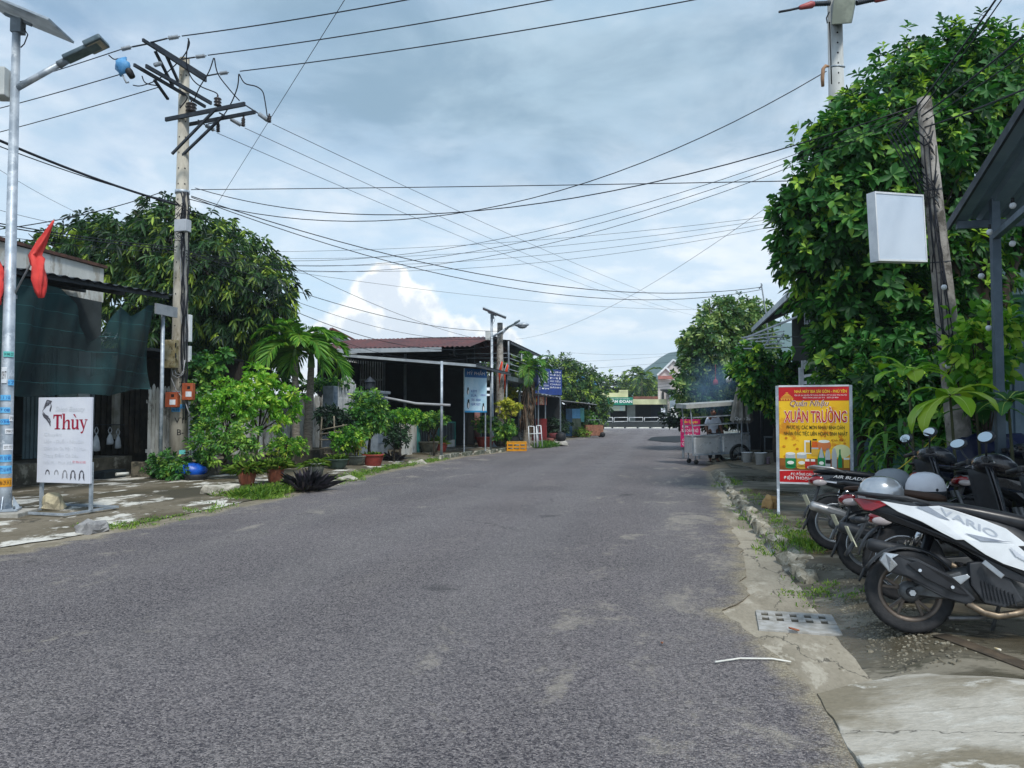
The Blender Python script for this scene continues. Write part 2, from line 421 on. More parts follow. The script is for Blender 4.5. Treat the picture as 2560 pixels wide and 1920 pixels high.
# ================================================================== THE SETTING
def interp(tab, y):
    for (y0, x0), (y1, x1) in zip(tab, tab[1:]):
        if y <= y1:
            k = (y - y0) / (y1 - y0); k = max(0, min(1, k)); return x0 + (x1 - x0) * k
    return tab[-1][1]
LEFT = [(-12, -7.6), (3, -7.5), (7.4, -7.25), (9, -7.05), (12.4, -7.0), (18.2, -7.35), (26, -7.2), (30, -6.3), (35, -6.3), (44, -5.9), (58, -5.2), (70, -5.6), (76, -9)]
RIGHT = [(-12, .9), (3, .78), (4.0, .8), (4.6, .76), (5.2, .62), (5.75, .52), (6.1, .40), (6.45, .62), (7.5, .74), (9, .82), (14, .93), (20, 1.15), (26, 1.5), (34, 2.6), (45, 3.6), (60, 4.0), (70, 5), (76, 10)]
def zl(X, Y):
    """left pavement: a worn concrete apron that rises from the road"""
    e = interp(LEFT, Y); k = max(0, min(1, (e - .05 - X) / 2.0)); return .015 + .12 * k * (2 - k) * .9 + .012 * mn.noise(V((X * 1.1, Y * 1.1, 0)))
def zr(X, Y):
    """right pavement"""
    k = max(0, min(1, (X - 1.12) / (.25 if Y > 7.3 else .55))); return -.005 + .12 * k * k * (3 - 2 * k) + .01 * mn.noise(V((X * 2.1, Y * 2.1, 4)))

def m_asphalt():
    m = bpy.data.materials.new('asphalt'); m.use_nodes = True; t = NT(m.node_tree); b = t.n['Principled BSDF']
    co = t.n.new('ShaderNodeTexCoord').outputs['Object']; x = t.sep(co)[0]
    ed = t.n.new('ShaderNodeAttribute'); ed.attribute_name = 'edge'; ed = ed.outputs['Fac']
    g = t.sep(t.vor(co, 88, 'F1', 'Color'))[0]; g2 = t.sep(t.vor(t.vm('ADD', co, (3.3, 1.7, 0.)), 170, 'F1', 'Color'))[1]
    big = t.noise(co, .3, 6, .6, .5); mid = t.noise(t.vm('MULTIPLY', co, (1., .3, 1.)), 1.7, 6, .62)
    base = t.mix(t.rng(big, .36, .64), lin((80, 77, 84)), lin((113, 108, 113)))
    track = t.m('SINE', t.m('ADD', t.m('MULTIPLY', x, 3.6), t.m('MULTIPLY', mid, 2.)))
    base = t.mix(t.m('MULTIPLY', t.rng(track, .0, 1.), .42), base, lin((120, 114, 114)))
    base = t.mix(t.m('MULTIPLY', t.rng(mid, .52, .72), .4), base, lin((134, 129, 126)))
    c = t.mix(.55, base, t.mix(t.rng(g, .1, 1., 0, 1, False), lin((40, 39, 45)), lin((170, 163, 161))))
    c = t.mix(t.m('MULTIPLY', t.rng(g2, .5, 1.), .4), c, lin((32, 32, 40)))
    c = t.mix(t.m('MULTIPLY', t.rng(g2, .2, .0), .35), c, lin((190, 184, 178)))
    grain = t.noise(co, 9, 7, .7)
    scf = t.m('ADD', t.noise(t.vm('MULTIPLY', co, (1.5, .9, 1.)), .8, 8, .68, .7), t.m('MULTIPLY', t.rng(ed, .2, 2.6, 1., 0.), .10))
    c = t.mix(t.m('MULTIPLY', t.rng(t.m('ADD', scf, t.m('MULTIPLY', t.m('SUBTRACT', grain, .5), .3)), .61, .74), .55), c, lin((170, 163, 150)))
    oil = t.noise(t.vm('ADD', co, (40, 3, 0)), .9, 5, .5); c = t.mix(t.m('MULTIPLY', t.rng(oil, .66, .74), .5), c, lin((40, 40, 44)))
    wob = t.vm('ADD', co, t.vm('MULTIPLY', t.noise(co, 1.6, 4, .6, 0, True), (.9, .9, 0)))
    crk = t.vor(wob, .33, 'DISTANCE_TO_EDGE'); c = t.mix(t.m('MULTIPLY', t.m('MULTIPLY', t.rng(crk, .0, .0045, 1., 0.), t.rng(big, .5, .58)), .45), c, lin((30, 30, 34)))
    # sand and dust creeping in from both sides
    dust = t.m('SUBTRACT', t.m('ADD', .10, t.m('MULTIPLY', t.m('SUBTRACT', t.noise(co, 2.6, 8, .72), .5), .75)), ed)
    c = t.mix(t.rng(dust, -.12, .16), c, t.mix(g, lin((126, 117, 99)), lin((172, 163, 142))))
    t.set(b.inputs['Base Color'], c); t.set(b.inputs['Roughness'], t.rng(track, -1, 1, .86, .68)); b.inputs['Specular IOR Level'].default_value = .3
    h = t.m('ADD', t.m('MULTIPLY', t.vor(co, 88, 'F1'), -1.2), t.m('MULTIPLY', t.noise(co, 160, 3), .6))
    t.set(b.inputs['Normal'], t.bump(h, .8, .012)); return m
M_ASPH = m_asphalt()
def m_patchy(name, cols, scale, stretch=(1, 1, 1), rough=.85, wet=0., bump=.4):
    """weathered concrete: base, dirt, moss, pale worn spots"""
    m = bpy.data.materials.new(name); m.use_nodes = True; t = NT(m.node_tree); b = t.n['Principled BSDF']
    co = t.vm('MULTIPLY', t.n.new('ShaderNodeTexCoord').outputs['Object'], stretch)
    n1 = t.noise(co, scale, 9, .66, .3); n2 = t.noise(t.vm('ADD', co, (5, 8, 1)), scale * 1.9, 9, .7, .2); n3 = t.noise(t.vm('ADD', co, (15, 3, 1)), scale * .6, 8, .62)
    fine = t.noise(co, scale * 22, 5, .7)
    c = t.mix(t.rng(n1, .42, .58), lin(cols[0]), lin(cols[1]))
    c = t.mix(t.rng(n3, .48, .6), c, lin(cols[2]))
    c = t.mix(t.rng(n2, .54, .60), c, lin(cols[3]))
    c = t.mix(t.m('MULTIPLY', t.rng(fine, .35, .75), .4), c, t.mix(1, c, (.45, .45, .42), 'MULTIPLY'))
    wob = t.vm('ADD', co, t.vm('MULTIPLY', t.noise(co, 2.3, 5, .65, 0, True), (.8, .8, 0)))
    crk = t.rng(t.vor(wob, .55, 'DISTANCE_TO_EDGE'), .0, .007, 1., 0.); c = t.mix(t.m('MULTIPLY', crk, .75), c, lin((40, 38, 32)))
    strk = t.noise(t.vm('MULTIPLY', co, (.6, 3.2, 1)), scale * 1.3, 7, .7, .5); c = t.mix(t.m('MULTIPLY', t.rng(strk, .55, .68), .45), c, lin((88, 82, 66)))
    t.set(b.inputs['Base Color'], c)
    r = rough if not wet else t.rng(t.noise(t.vm('ADD', co, (2, 31, 1)), scale * .8, 5, .5), .46, .56, rough, .12)
    t.set(b.inputs['Roughness'], r); b.inputs['Specular IOR Level'].default_value = .45
    t.set(b.inputs['Normal'], t.bump(t.m('ADD', n2, t.m('MULTIPLY', fine, .5)), bump, .02)); MATS[name] = m; return m
M_LPAVE = m_patchy('left_pavement_concrete', [(120, 112, 96), (92, 84, 66), (70, 66, 52), (212, 210, 202)], .75, (1.25, .6, 1))
M_RPAVE = m_patchy('right_pavement_concrete', [(104, 99, 86), (84, 78, 64), (66, 64, 50), (132, 126, 112)], .8, (.6, 1.3, 1), .8, 1.)
M_GUT = m_patchy('gutter_concrete', [(164, 156, 140), (150, 142, 126), (130, 122, 106), (176, 169, 154)], 1.4, (1.2, .5, 1))
M_RAMP = m_patchy('ramp_concrete', [(186, 181, 170), (158, 151, 136), (134, 126, 108), (200, 197, 188)], 1.7, (.7, 1.2, 1), bump=.8)
M_SAND = m_patchy('sandy_edge', [(150, 141, 124), (136, 127, 110), (124, 116, 98), (158, 150, 134)], 1.2)
M_SOIL = m_patchy('soil', [(110, 100, 84), (92, 84, 66), (76, 80, 50), (126, 118, 100)], .3)

def ground():
    mb = MB(); N = 40; S = 2600
    def f(u, v):
        a = (u * 2 - 1); b = (v * 2 - 1); return (a * abs(a) * S, b * abs(b) * S, -.06)
    mb.sheet(f, N, N); struct('ground', mb, M_SOIL, fix=False)
ground()

def strip(name, mat_, fl, fr, fz, ys, nx, skirt=0., edge=False):
    mb = MB(); ny = len(ys) - 1
    def f(u, v):
        y = ys[int(round(u * ny))]; a, b = fl(y), fr(y)
        if edge: v = .5 - .5 * math.copysign(abs(math.cos(math.pi * v)) ** .55, math.cos(math.pi * v))
        x = a + (b - a) * v; return (x, y, fz(x, y))
    mb.sheet(f, ny, nx)
    if skirt:
        for fx in (fl, fr): mb.sheet(lambda u, v: (fx(ys[int(round(u * ny))]), ys[int(round(u * ny))], fz(fx(ys[int(round(u * ny))]), ys[int(round(u * ny))]) - skirt * v), ny, 1)
    o = struct(name, mb, mat_, fix=False)
    if edge: at_ = o.data.attributes.new('edge', 'FLOAT', 'POINT'); at_.data.foreach_set('value', [min(p.x - fl(p.y), fr(p.y) - p.x) for p in mb.v])
    return o
def jag(y, s, a): return a * (mn.noise(V((y * 1.3, s, 0))) + .7 * mn.noise(V((y * 4.1, s, 3))) + .25 * mn.noise(V((y * 9.7, s, 7))))
YR = [-12 + .12 * i for i in range(int((30 + 12) / .12))] + [30 + .4 * i for i in range(116)]
strip('road', M_ASPH, lambda y: interp(LEFT, y) + .32 + jag(y, 5, .14), lambda y: interp(RIGHT, y) + jag(y, 1, .07), lambda x, y: .003 + .02 * (1 - ((x + 3.1) / 4.2) ** 2 if abs(x + 3.1) < 4.2 else 0), YR, 24, .006, True)
YS = [-12 + .3 * i for i in range(int((78 + 12) / .3))]
strip('sandy_verge', M_SAND, lambda y: interp(LEFT, y) - .35, lambda y: interp(LEFT, y) + .85, lambda x, y: .004, YS, 3)
strip('gutter', M_GUT, lambda y: min(interp(RIGHT, y) - .5, .15), lambda y: 1.32, lambda x, y: -.004 + .006 * mn.noise(V((x * 4, y * 2, 0))), YS[:120], 10)
strip('pavement_left', M_LPAVE, lambda y: -15.5, lambda y: interp(LEFT, y) + .03 + jag(y, 9, .09), zl, [-12 + .16 * i for i in range(int((46 + 12) / .16))] + [46 + .6 * i for i in range(50)], 44)
strip('pavement_right', M_RPAVE, lambda y: 1.12 if y < 20.5 else max(1.7, interp(RIGHT, y) + .15), lambda y: 12., zr, [-12 + .14 * i for i in range(int((32 + 12) / .14))] + [32 + .6 * i for i in range(70)], 60)
# pale concrete ramp that runs from the gutter up to the shed
def ramp():
    mb = MB()
    tip = [(.80, 4.42), (1.0, 4.56), (1.36, 4.70), (1.9, 4.62), (2.6, 4.48), (4.2, 4.4), (9, 4.2)]
    def edge(x):
        for (x0, y0), (x1, y1) in zip(tip, tip[1:]):
            if x <= x1: return y0 + (y1 - y0) * (x - x0) / (x1 - x0)
        return tip[-1][1]
    def f(u, v):
        y0 = 1.0; xl = .80
        x = xl + (9 - xl) * u * u
        y = y0 + (edge(x) - y0) * v
        z = .012 + .13 * min(1, max(0, (x - .8) / .9)) * (1 - .45 * max(0, v - .93) / .07) + .012 * mn.noise(V((x * 1.5, y * 1.5, 2)))
        if u < .01: x += jag(y, 22, .05)
        return (x, y, z)
    mb.sheet(f, 40, 40)
    mb.sheet(lambda u, v: (f(u, 1)[0], f(u, 1)[1] + .02 * v, f(u, 1)[2] - .14 * v), 40, 1)
    mb.sheet(lambda u, v: (f(0, u)[0] - .01 * v, f(0, u)[1], f(0, u)[2] - .03 * v), 40, 1)
    struct('concrete_ramp', mb, M_RAMP, fix=False)
ramp()

# kerb: broken stones along the right gutter
M_KERB = m_patchy('kerb_stone', [(176, 170, 154), (150, 143, 126), (120, 115, 98), (200, 195, 182)], 3.2, bump=.8)
def rock_mesh(seed, sx, sy, sz):
    mb = MB(); rg = random.Random(seed); mb.box((0, 0, sz / 2), (sx, sy, sz), taper=rg.uniform(.72, .9))
    bm = bmesh.new(); vs_ = [bm.verts.new(p) for p in mb.v]; [bm.faces.new([vs_[i] for i in f]) for f in mb.f]
    bmesh.ops.bevel(bm, geom=list(bm.edges), offset=min(sx, sy, sz) * .16, segments=1, affect='EDGES'); bmesh.ops.subdivide_edges(bm, edges=list(bm.edges), cuts=1, use_grid_fill=True); bmesh.ops.triangulate(bm, faces=list(bm.faces))
    bm.verts.index_update(); out = MB(); sc_ = (sx + sy) * .13
    for v in bm.verts: q = V(v.co); w = q * (3.2 / (sx + sy)) + V((seed * 3.1, seed, 0)); out.v.append(q + V((mn.noise(w * 2), mn.noise(w * 2 + V((5, 0, 0))), mn.noise(w * 2 + V((0, 7, 0))))) * sc_ * .7 + V((0, 0, -.01)))
    out.f = [tuple(v.index for v in f.verts) for f in bm.faces]; out.sm = [False] * len(out.f); bm.free(); return out
kerb = tag(bpy.data.objects.new('kerb', None), kind='structure'); col.objects.link(kerb)
kme = []
for s in range(7):
    o = rock_mesh(s, .17 + .03 * (s % 3), .34 + .05 * (s % 4), .13 + .02 * (s % 2)).build('stone', M_KERB, fix=False)
    kme.append(o.data); bpy.data.objects.remove(o)
yy = 7.35; i = 0
while yy < 19.6:
    if not (8.35 < yy < 8.75):
        o = bpy.data.objects.new('stone', kme[i % 7]); col.objects.link(o); o.parent = kerb
        o.location = (1.235 + rnd.uniform(-.03, .03) + max(0, yy - 15) * .02, yy, -.015); o.rotation_euler = (rnd.uniform(-.1, .1), rnd.uniform(-.12, .06), rnd.uniform(-.15, .15)); s_ = rnd.uniform(.85, 1.1); o.scale = (s_, s_, s_ * rnd.uniform(.8, 1.1))
    yy += .36 + rnd.uniform(-.03, .06); i += 1
# broken rubble bed between gutter and parked scooters
M_RUB = mat('rubble', (150, 144, 128), (104, 98, 84), 9, bump=.5)
def rubble():
    rg = random.Random(5); mb = MB()
    for i in range(1500):
        y = rg.uniform(4.75, 7.6); x = rg.gauss(1.32 + (.12 if y < 6 else 0), .17)
        if x < .98 or x > 2.1: continue
        s = rg.uniform(.003, .011) * (2.6 if rg.random() < .05 else 1); z = zr(x, y) + s * .1
        a = rg.random() * 6.28; k = 5
        top = [(x + math.cos(a + 6.28 * j / k) * s * rg.uniform(.6, 1.2), y + math.sin(a + 6.28 * j / k) * s * rg.uniform(.6, 1.2), z + s * rg.uniform(.1, .45)) for j in range(k)]
        bot = [(p[0] + (p[0] - x) * .2, p[1] + (p[1] - y) * .2, z - s * .4) for p in top]
        mb.add(top + bot, [tuple(range(k))] + [(j, j + k, (j + 1) % k + k, (j + 1) % k) for j in range(k)])
    o = mb.build('gravel', M_RUB, fix=False); tag(o, 'loose grey gravel and broken concrete beside the gutter', 'gravel', kind='stuff')
rubble()

# drain cover
M_GRATE = mat('grate_concrete', (172, 172, 170), (148, 146, 140), 14, bump=.3)
M_HOLE = mat('grate_hole', (58, 54, 46), (80, 74, 60), 20)
def grate():
    t = thing('drain_cover', 'pale square drain cover with two rows of slots set in the gutter', 'drain cover', (.92, 5.88, 0), R(-4))
    mb = MB(); mb.bbox((-.27, -.27, -.05), (.27, -.02, .0115))
    mb.bbox((-.27, .245, -.05), (.27, .27, .0115)); mb.bbox((-.27, -.02, -.05), (.27, .245, .002))
    mb.build('frame', M_GRATE, t, bevel=.004)
    xs = [-.27] + [a for k in range(5) for a in (-.235 + k * .1, -.235 + k * .1 + .05)] + [.27]
    for r_ in (0, 1):
        y0 = -.015 + r_ * .13
        for k in range(0, len(xs) - 1, 2):
            MB().bbox((xs[k], y0, .003), (xs[k + 1], y0 + .085, .0125)).build('bar', M_GRATE, t)
        MB().bbox((-.268, y0 + .086, .003), (.268, y0 + .128, .012)).build('bar', M_GRATE, t)
    MB().bbox((-.26, -.012, .0022), (.26, .235, .0032)).build('slot_floor', M_HOLE, t)
grate()
M_PALE = mat('pale_plastic', (222, 222, 216), (200, 198, 188), 6)
one('strap', MB().tube([G(1788, 1655, .022), G(1850, 1646, .022), G(1930, 1647, .018), G(1978, 1655, .014)], .006, 4), M_PALE, 'thin white plastic strap lying on the asphalt near the gutter', 'litter')
M_DRY = mat('dry_leaf', (150, 86, 58), (176, 120, 90), 20)
def dryleaf(px, py, s, label, z=.02):
    c = G(px, py, z); a = rnd.random() * 6; mb = MB()
    mb.sheet(lambda u, v: (c.x + math.cos(a) * (u - .5) * s * 2 - math.sin(a) * (v - .5) * s * math.sin(math.pi * min(max(u, .03), .97)), c.y + math.sin(a) * (u - .5) * s * 2 + math.cos(a) * (v - .5) * s * math.sin(math.pi * min(max(u, .03), .97)), z + .004 + .02 * abs(v - .5) + .012 * u * u), 6, 2)
    one('fallen_leaf', mb, M_DRY, label, 'leaf', solid=.001)
dryleaf(1985, 1578, .035, 'brown fallen leaf lying on the drain cover', .013)
dryleaf(1655, 1612, .02, 'tiny reddish fallen leaf on the asphalt left of the strap', .02)
M_BUTT = mat('cigarette_paper', (224, 200, 150), (230, 224, 210), 30)
one('cigarette_butt', MB().cyl(G(2486, 1620, .13), G(2502, 1625, .13), .006, n=6), M_BUTT, 'cigarette butt on the wet paving under the white scooter', 'litter')

# slab joints and shallow channel in the right pavement
M_JOINT = mat('joint_channel', (92, 80, 66), (70, 62, 52), 8, rough=.7)
one('channel_cover', MB().sheet(lambda u, v: ((1.62 + .1 * v + u * .42), 5.25 - u * .85 + v * .05, zr(1.62 + .1 * v + u * .42, 5.25 - u * .85 + v * .05) + .006), 10, 2), M_JOINT, 'rusty strip of channel cover in the paving under the white scooter', 'channel cover', solid=.004)

# puddle and dark wet patch far along the road
M_WET = bpy.data.materials.new('wet_asphalt'); M_WET.use_nodes = True
_b = M_WET.node_tree.nodes['Principled BSDF']; _b.inputs['Base Color'].default_value = (.006, .007, .009, 1); _b.inputs['Roughness'].default_value = .6; _b.inputs['Specular IOR Level'].default_value = .12
def puddle():
    mb = MB(); pts = [G(a, b, .02) for a, b in ((1618, 1101), (1628, 1094), (1640, 1092), (1690, 1090), (1760, 1088), (1800, 1092), (1790, 1100), (1720, 1103), (1690, 1106), (1660, 1105), (1640, 1103))]
    for p in pts: p.z = .028
    mb.add(pts, [tuple(range(len(pts)))]); struct('wet_patch', mb, M_WET, fix=False)
puddle()

# cross street at the end
mb = MB(); mb.sheet(lambda u, v: (-120 + 240 * u, 74 + 11 * v, .003), 40, 6); struct('cross_street', mb, mat('far_asphalt', (150, 150, 152), (128, 128, 130), .6, rough=.85), fix=False)
# hill
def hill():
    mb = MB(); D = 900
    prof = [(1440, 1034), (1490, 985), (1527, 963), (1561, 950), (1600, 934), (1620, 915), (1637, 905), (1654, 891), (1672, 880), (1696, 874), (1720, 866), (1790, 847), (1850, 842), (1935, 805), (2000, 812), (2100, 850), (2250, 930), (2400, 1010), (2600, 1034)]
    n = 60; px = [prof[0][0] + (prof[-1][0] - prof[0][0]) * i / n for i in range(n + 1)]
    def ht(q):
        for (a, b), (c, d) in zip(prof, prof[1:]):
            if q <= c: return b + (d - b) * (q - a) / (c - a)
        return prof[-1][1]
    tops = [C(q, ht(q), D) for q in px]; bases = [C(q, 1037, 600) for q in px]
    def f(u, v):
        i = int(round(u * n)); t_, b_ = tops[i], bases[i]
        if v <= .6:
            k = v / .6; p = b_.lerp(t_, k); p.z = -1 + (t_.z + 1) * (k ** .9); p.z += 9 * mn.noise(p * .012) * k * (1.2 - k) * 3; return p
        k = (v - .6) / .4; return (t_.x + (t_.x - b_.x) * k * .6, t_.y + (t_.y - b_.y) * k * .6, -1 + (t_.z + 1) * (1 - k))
    mb.sheet(f, n, 20); struct('hill', mb, mat('hill_forest_hazed', (40, 74, 74), (54, 88, 84), .02, rough=.9), fix=False)  # forest green with the blue of distant haze mixed into the colour
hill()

# ================================================================== LEFT SIDE, NEAR
M_GALV = mat('galvanised_steel', (176, 186, 196), (146, 158, 170), 5, rough=.5, metal=.35, c3=(190, 198, 206), s3=9)
M_STEEL = mat('grey_painted_steel', (128, 138, 146), (104, 114, 122), 4, rough=.5, metal=.3)
M_DSTEEL = mat('dark_steel', (58, 64, 72), (42, 48, 56), 5, rough=.55, metal=.3)
M_CONC = mat('pole_concrete', (182, 178, 166), (154, 149, 137), 4, rough=.9, bump=.3, bscale=50, c3=(120, 114, 98), s3=1.6, stretch=(1, 1, .35))
M_OLDC = mat('old_concrete', (156, 152, 146), (120, 116, 110), 5, rough=.95, bump=.6, bscale=40, c3=(80, 76, 70), s3=3)
M_WHITE = mat('white_plastic', (226, 230, 234), (204, 210, 216), 3, rough=.5)
M_BLACK = mat('black_rubber', (22, 24, 27), (34, 36, 40), 6, rough=.6)
M_WIRE = mat('wire_black', (20, 23, 30), (36, 40, 50), 3, rough=.6)
M_GLASSY = mat('insulator_grey', (150, 158, 166), (120, 128, 136), 6, rough=.25)
M_DARKINS = mat('insulator_brown', (38, 34, 36), (60, 54, 54), 6, rough=.25)
M_RED = mat('flag_red', (224, 78, 72), (206, 60, 58), 3, rough=.8)
M_STK_B = mat('sticker_blue', (72, 160, 220), (110, 186, 232), 9)
M_STK_W = mat('sticker_white', (228, 232, 238), (205, 214, 224), 9)
M_STK_O = mat('sticker_orange', (222, 160, 40), (208, 140, 30), 9)
M_STK_T = mat('sticker_teal', (90, 190, 186), (120, 204, 200), 9)
M_INK = mat('ink_black', (24, 24, 30)); M_INKB = mat('ink_blue', (20, 60, 150)); M_CRIMSON = mat('ink_crimson', (156, 22, 58))
M_FAINT = mat('ink_faded', (206, 211, 219)); M_FAINT2 = mat('ink_pale_red', (226, 120, 136)); M_GREYINK = mat('ink_grey', (84, 84, 94)); M_INKW = mat('ink_white', (240, 240, 240)); M_YEL = mat('ink_yellow', (250, 214, 60))

def stickers(parent, cx, cy, rad, items, faceaz):
    """paper adverts pasted on a round pole: items (height, azimuth offset deg, w, h, material, text)"""
    for z, a0, w, h, mm, tx in items:
        mb = MB(); a = faceaz + R(a0); ha = w / 2 / rad
        r_ = rad + .003
        mb.sheet(lambda u, v: (cx + math.cos(a - ha + 2 * ha * u) * r_, cy + math.sin(a - ha + 2 * ha * u) * r_, z + h * (v - .5)), 6, 1)
        st = mb.build('sticker', mm, parent, fix=False)
        if tx:
            ink = M_INK if mm is not M_STK_B else M_INKB
            o = text(None, tx, 0, 0, h * .5, ink, 0, w=w * .86)
            me = o.data; n = len(me.vertices); arr = np.empty(n * 3, dtype=np.float32); me.vertices.foreach_get('co', arr); arr = arr.reshape(-1, 3)
            aa = a + arr[:, 0] / r_; rr = r_ + .002
            out = np.c_[cx + np.cos(aa) * rr, cy + np.sin(aa) * rr, z - h * .25 + arr[:, 2]]
            me.vertices.foreach_set('co', out.astype(np.float32).ravel()); o.parent = st
def solar_lamp(loc, label, heading, H=6.9, tagged=True, flags=True):
    t = thing('street_lamp', label, 'street lamp', loc, heading)
    mb = MB(); mb.tube([(0, 0, .02), (0, 0, .3), (0, 0, H - .12)], [.09, .088, .052], 16); mb.build('pole', M_GALV, t, fix=False)
    mb = MB(); mb.box((0, 0, .015), (.36, .36, .03), rz=R(20)); mb.build('base_plate', M_GALV, t, bevel=.004)
    for k in range(4):
        a = R(20 + 45 + 90 * k - 45); mb = MB(); c, s_ = math.cos(a), math.sin(a)
        mb.add([(c * .1 - s_ * .005, s_ * .1 + c * .005, .03), (c * .19 - s_ * .005, s_ * .19 + c * .005, .03), (c * .1 - s_ * .005, s_ * .1 + c * .005, .2), (c * .1 + s_ * .005, s_ * .1 - c * .005, .03), (c * .19 + s_ * .005, s_ * .19 - c * .005, .03), (c * .1 + s_ * .005, s_ * .1 - c * .005, .2)], [(0, 1, 2), (5, 4, 3), (0, 3, 4, 1), (1, 4, 5, 2), (2, 5, 3, 0)])
        mb.build('gusset', M_GALV, t)
        b = R(20 + 45 + 90 * k); MB().cyl((math.cos(b) * .2, math.sin(b) * .2, .03), (math.cos(b) * .2, math.sin(b) * .2, .07), .014, n=6).build('bolt', M_STEEL, t)
    # solar panel: tilted board on a bracket
    mm = Mx.Rotation(R(22), 3, 'Y')
    MB().box((.12, 0, H + .03), (1.08, .68, .035), m=mm).build('solar_panel', mat('panel_back', (170, 182, 192), (140, 152, 164), 4, rough=.4, metal=.2), t, bevel=.006)
    MB().box((.12, 0, H + .052), (1.0, .6, .006), m=mm).build('solar_cells', mat('solar_cell', (22, 30, 58), (28, 38, 70), 9, rough=.15), t)
    mb = MB(); mb.box((.02, 0, H - .12), (.15, .13, .2)).box((.02, 0, H - .02), (.4, .05, .04), m=mm); mb.build('bracket', M_STEEL, t, bevel=.008)
    # arm and lamp head
    a0, a1 = V((.03, 0, H - 1.0)), V((.62, 0, H - .64)); d = (a1 - a0).normalized()
    MB().tube([a0, a1], [.045, .042], 10).build('arm', M_GALV, t, fix=False)
    MB().tube([a1 - d * .04, a1 + d * .1], [.055, .05], 10).build('clamp', M_STEEL, t, fix=False)
    ma = Mx.Rotation(R(-27), 3, 'Y')
    hd = MB().box(a1 + d * .34, (.52, .2, .06), m=ma).box(a1 + d * .56, (.26, .3, .075), m=ma).build('lamp_head', mat('lamp_grey', (104, 120, 128), (80, 96, 104), 5, rough=.4, metal=.3), t, bevel=.02)
    MB().box(a1 + d * .56 + ma @ V((0, 0, -.04)), (.2, .22, .008), m=ma).build('lens', mat('lamp_lens', (176, 164, 152), (150, 142, 134), 8, rough=.2), t)
    # battery box on the far side
    MB().box((-.17, 0, H - .95), (.2, .26, .4)).build('battery_box', mat('battery_grey', (196, 200, 198), (176, 182, 182), 3, rough=.5), t, bevel=.015)
    mb = MB(); mb.tube([(.07, .02, H - .1), (.14, .03, H - .22), (.1, .02, H - .36), (.065, 0, H - .42)], .008, 6); mb.build('cable', M_BLACK, t, fix=False)
    return t
lampA = G(10, 1290, .10); lampA.z = zl(lampA.x, lampA.y)
lamp1 = solar_lamp((lampA.x, lampA.y, lampA.z + .055), 'tall galvanised solar street lamp with pasted adverts, beside the white salon sign', R(14))
one('lamp_footing', MB().box((lampA.x, lampA.y, lampA.z - .01), (.62, .62, .12), rz=R(20)), mat('footing', (176, 174, 168), (150, 148, 140), 8, bump=.4), 'square concrete footing under the near street lamp', 'footing', bevel=.015)
_fa = math.atan2(-lampA.y, -lampA.x) - R(14)
stickers(lamp1, 0, 0, .088, [(2.15, 5, .13, .075, M_STK_T, '34 848 222'), (1.86, -28, .07, .22, M_STK_W, '097'), (1.76, 30, .08, .08, M_STK_B, '17'), (1.55, -15, .13, .075, M_STK_B, '1.1 10'), (1.38, -15, .13, .075, M_STK_B, '7 08'), (1.22, -14, .12, .075, M_STK_B, '034'), (1.27, 40, .06, .08, M_STK_W, '70'), (1.09, 28, .11, .07, M_STK_W, '0984.37'), (.87, 22, .13, .08, M_STK_W, '0377.773.7'), (.72, -4, .17, .10, M_STK_B, '0975 757 802'), (.565, -2, .18, .11, M_STK_B, '0972 66 44 99'), (.39, 0, .19, .12, M_STK_O, '0966 29 34 35')], _fa)
# flags in a holder on the lamp pole
def flag(base, tip, label, seed, side, k0=.52):
    t = thing('flag', label, 'flag', base)
    d = (V(tip) - V(base)); ln = d.length; d.normalize()
    MB().tube([V((0, 0, 0)), d * ln], [.014, .011], 8).build('flagpole', mat('flagpole_grey', (150, 156, 160), (128, 134, 140), 4, rough=.5), t, fix=False)
    mp = d * (ln * k0); pts = [d * (ln * (1 - (1 - k0) * i / 6)) for i in range(7)] + [mp + V((.03 * side + .012 * i, 0, -.085 * i)) for i in range(1, 8)]
    rs = [.012, .03, .042, .05, .06, .07, .085, .10, .095, .085, .09, .08, .06, .035]; mb = MB(); mb.tube(pts, rs, 14)
    for i, p in enumerate(mb.v):
        c = pts[min(i // 14, 13)]; q = p - c; a = math.atan2(q.y, q.x); k = .7 + .5 * math.sin(a * 4 + i // 14 * .8 + seed) * min(1, (i // 14) / 5); mb.v[i] = c + q * max(.3, k)
    mb.build('cloth', M_RED, t, fix=False)
    return t
fb = C(36, 735, 10.7)
flag(fb, C(136, 548, 10.6), 'furled red flag on a grey staff leaning right from the street lamp', 2, 1)
flag(C(8, 738, 10.7), C(-38, 600, 10.6), 'furled red flag leaning left from the street lamp, cut by the photo edge', 5, 1, .6)
fr_ = G(20, 1280, .1)
MB().bar(C(6, 742, 10.72), C(40, 742, 10.72), .06, .05).build('flag_holder', M_STEEL, lamp1, True)

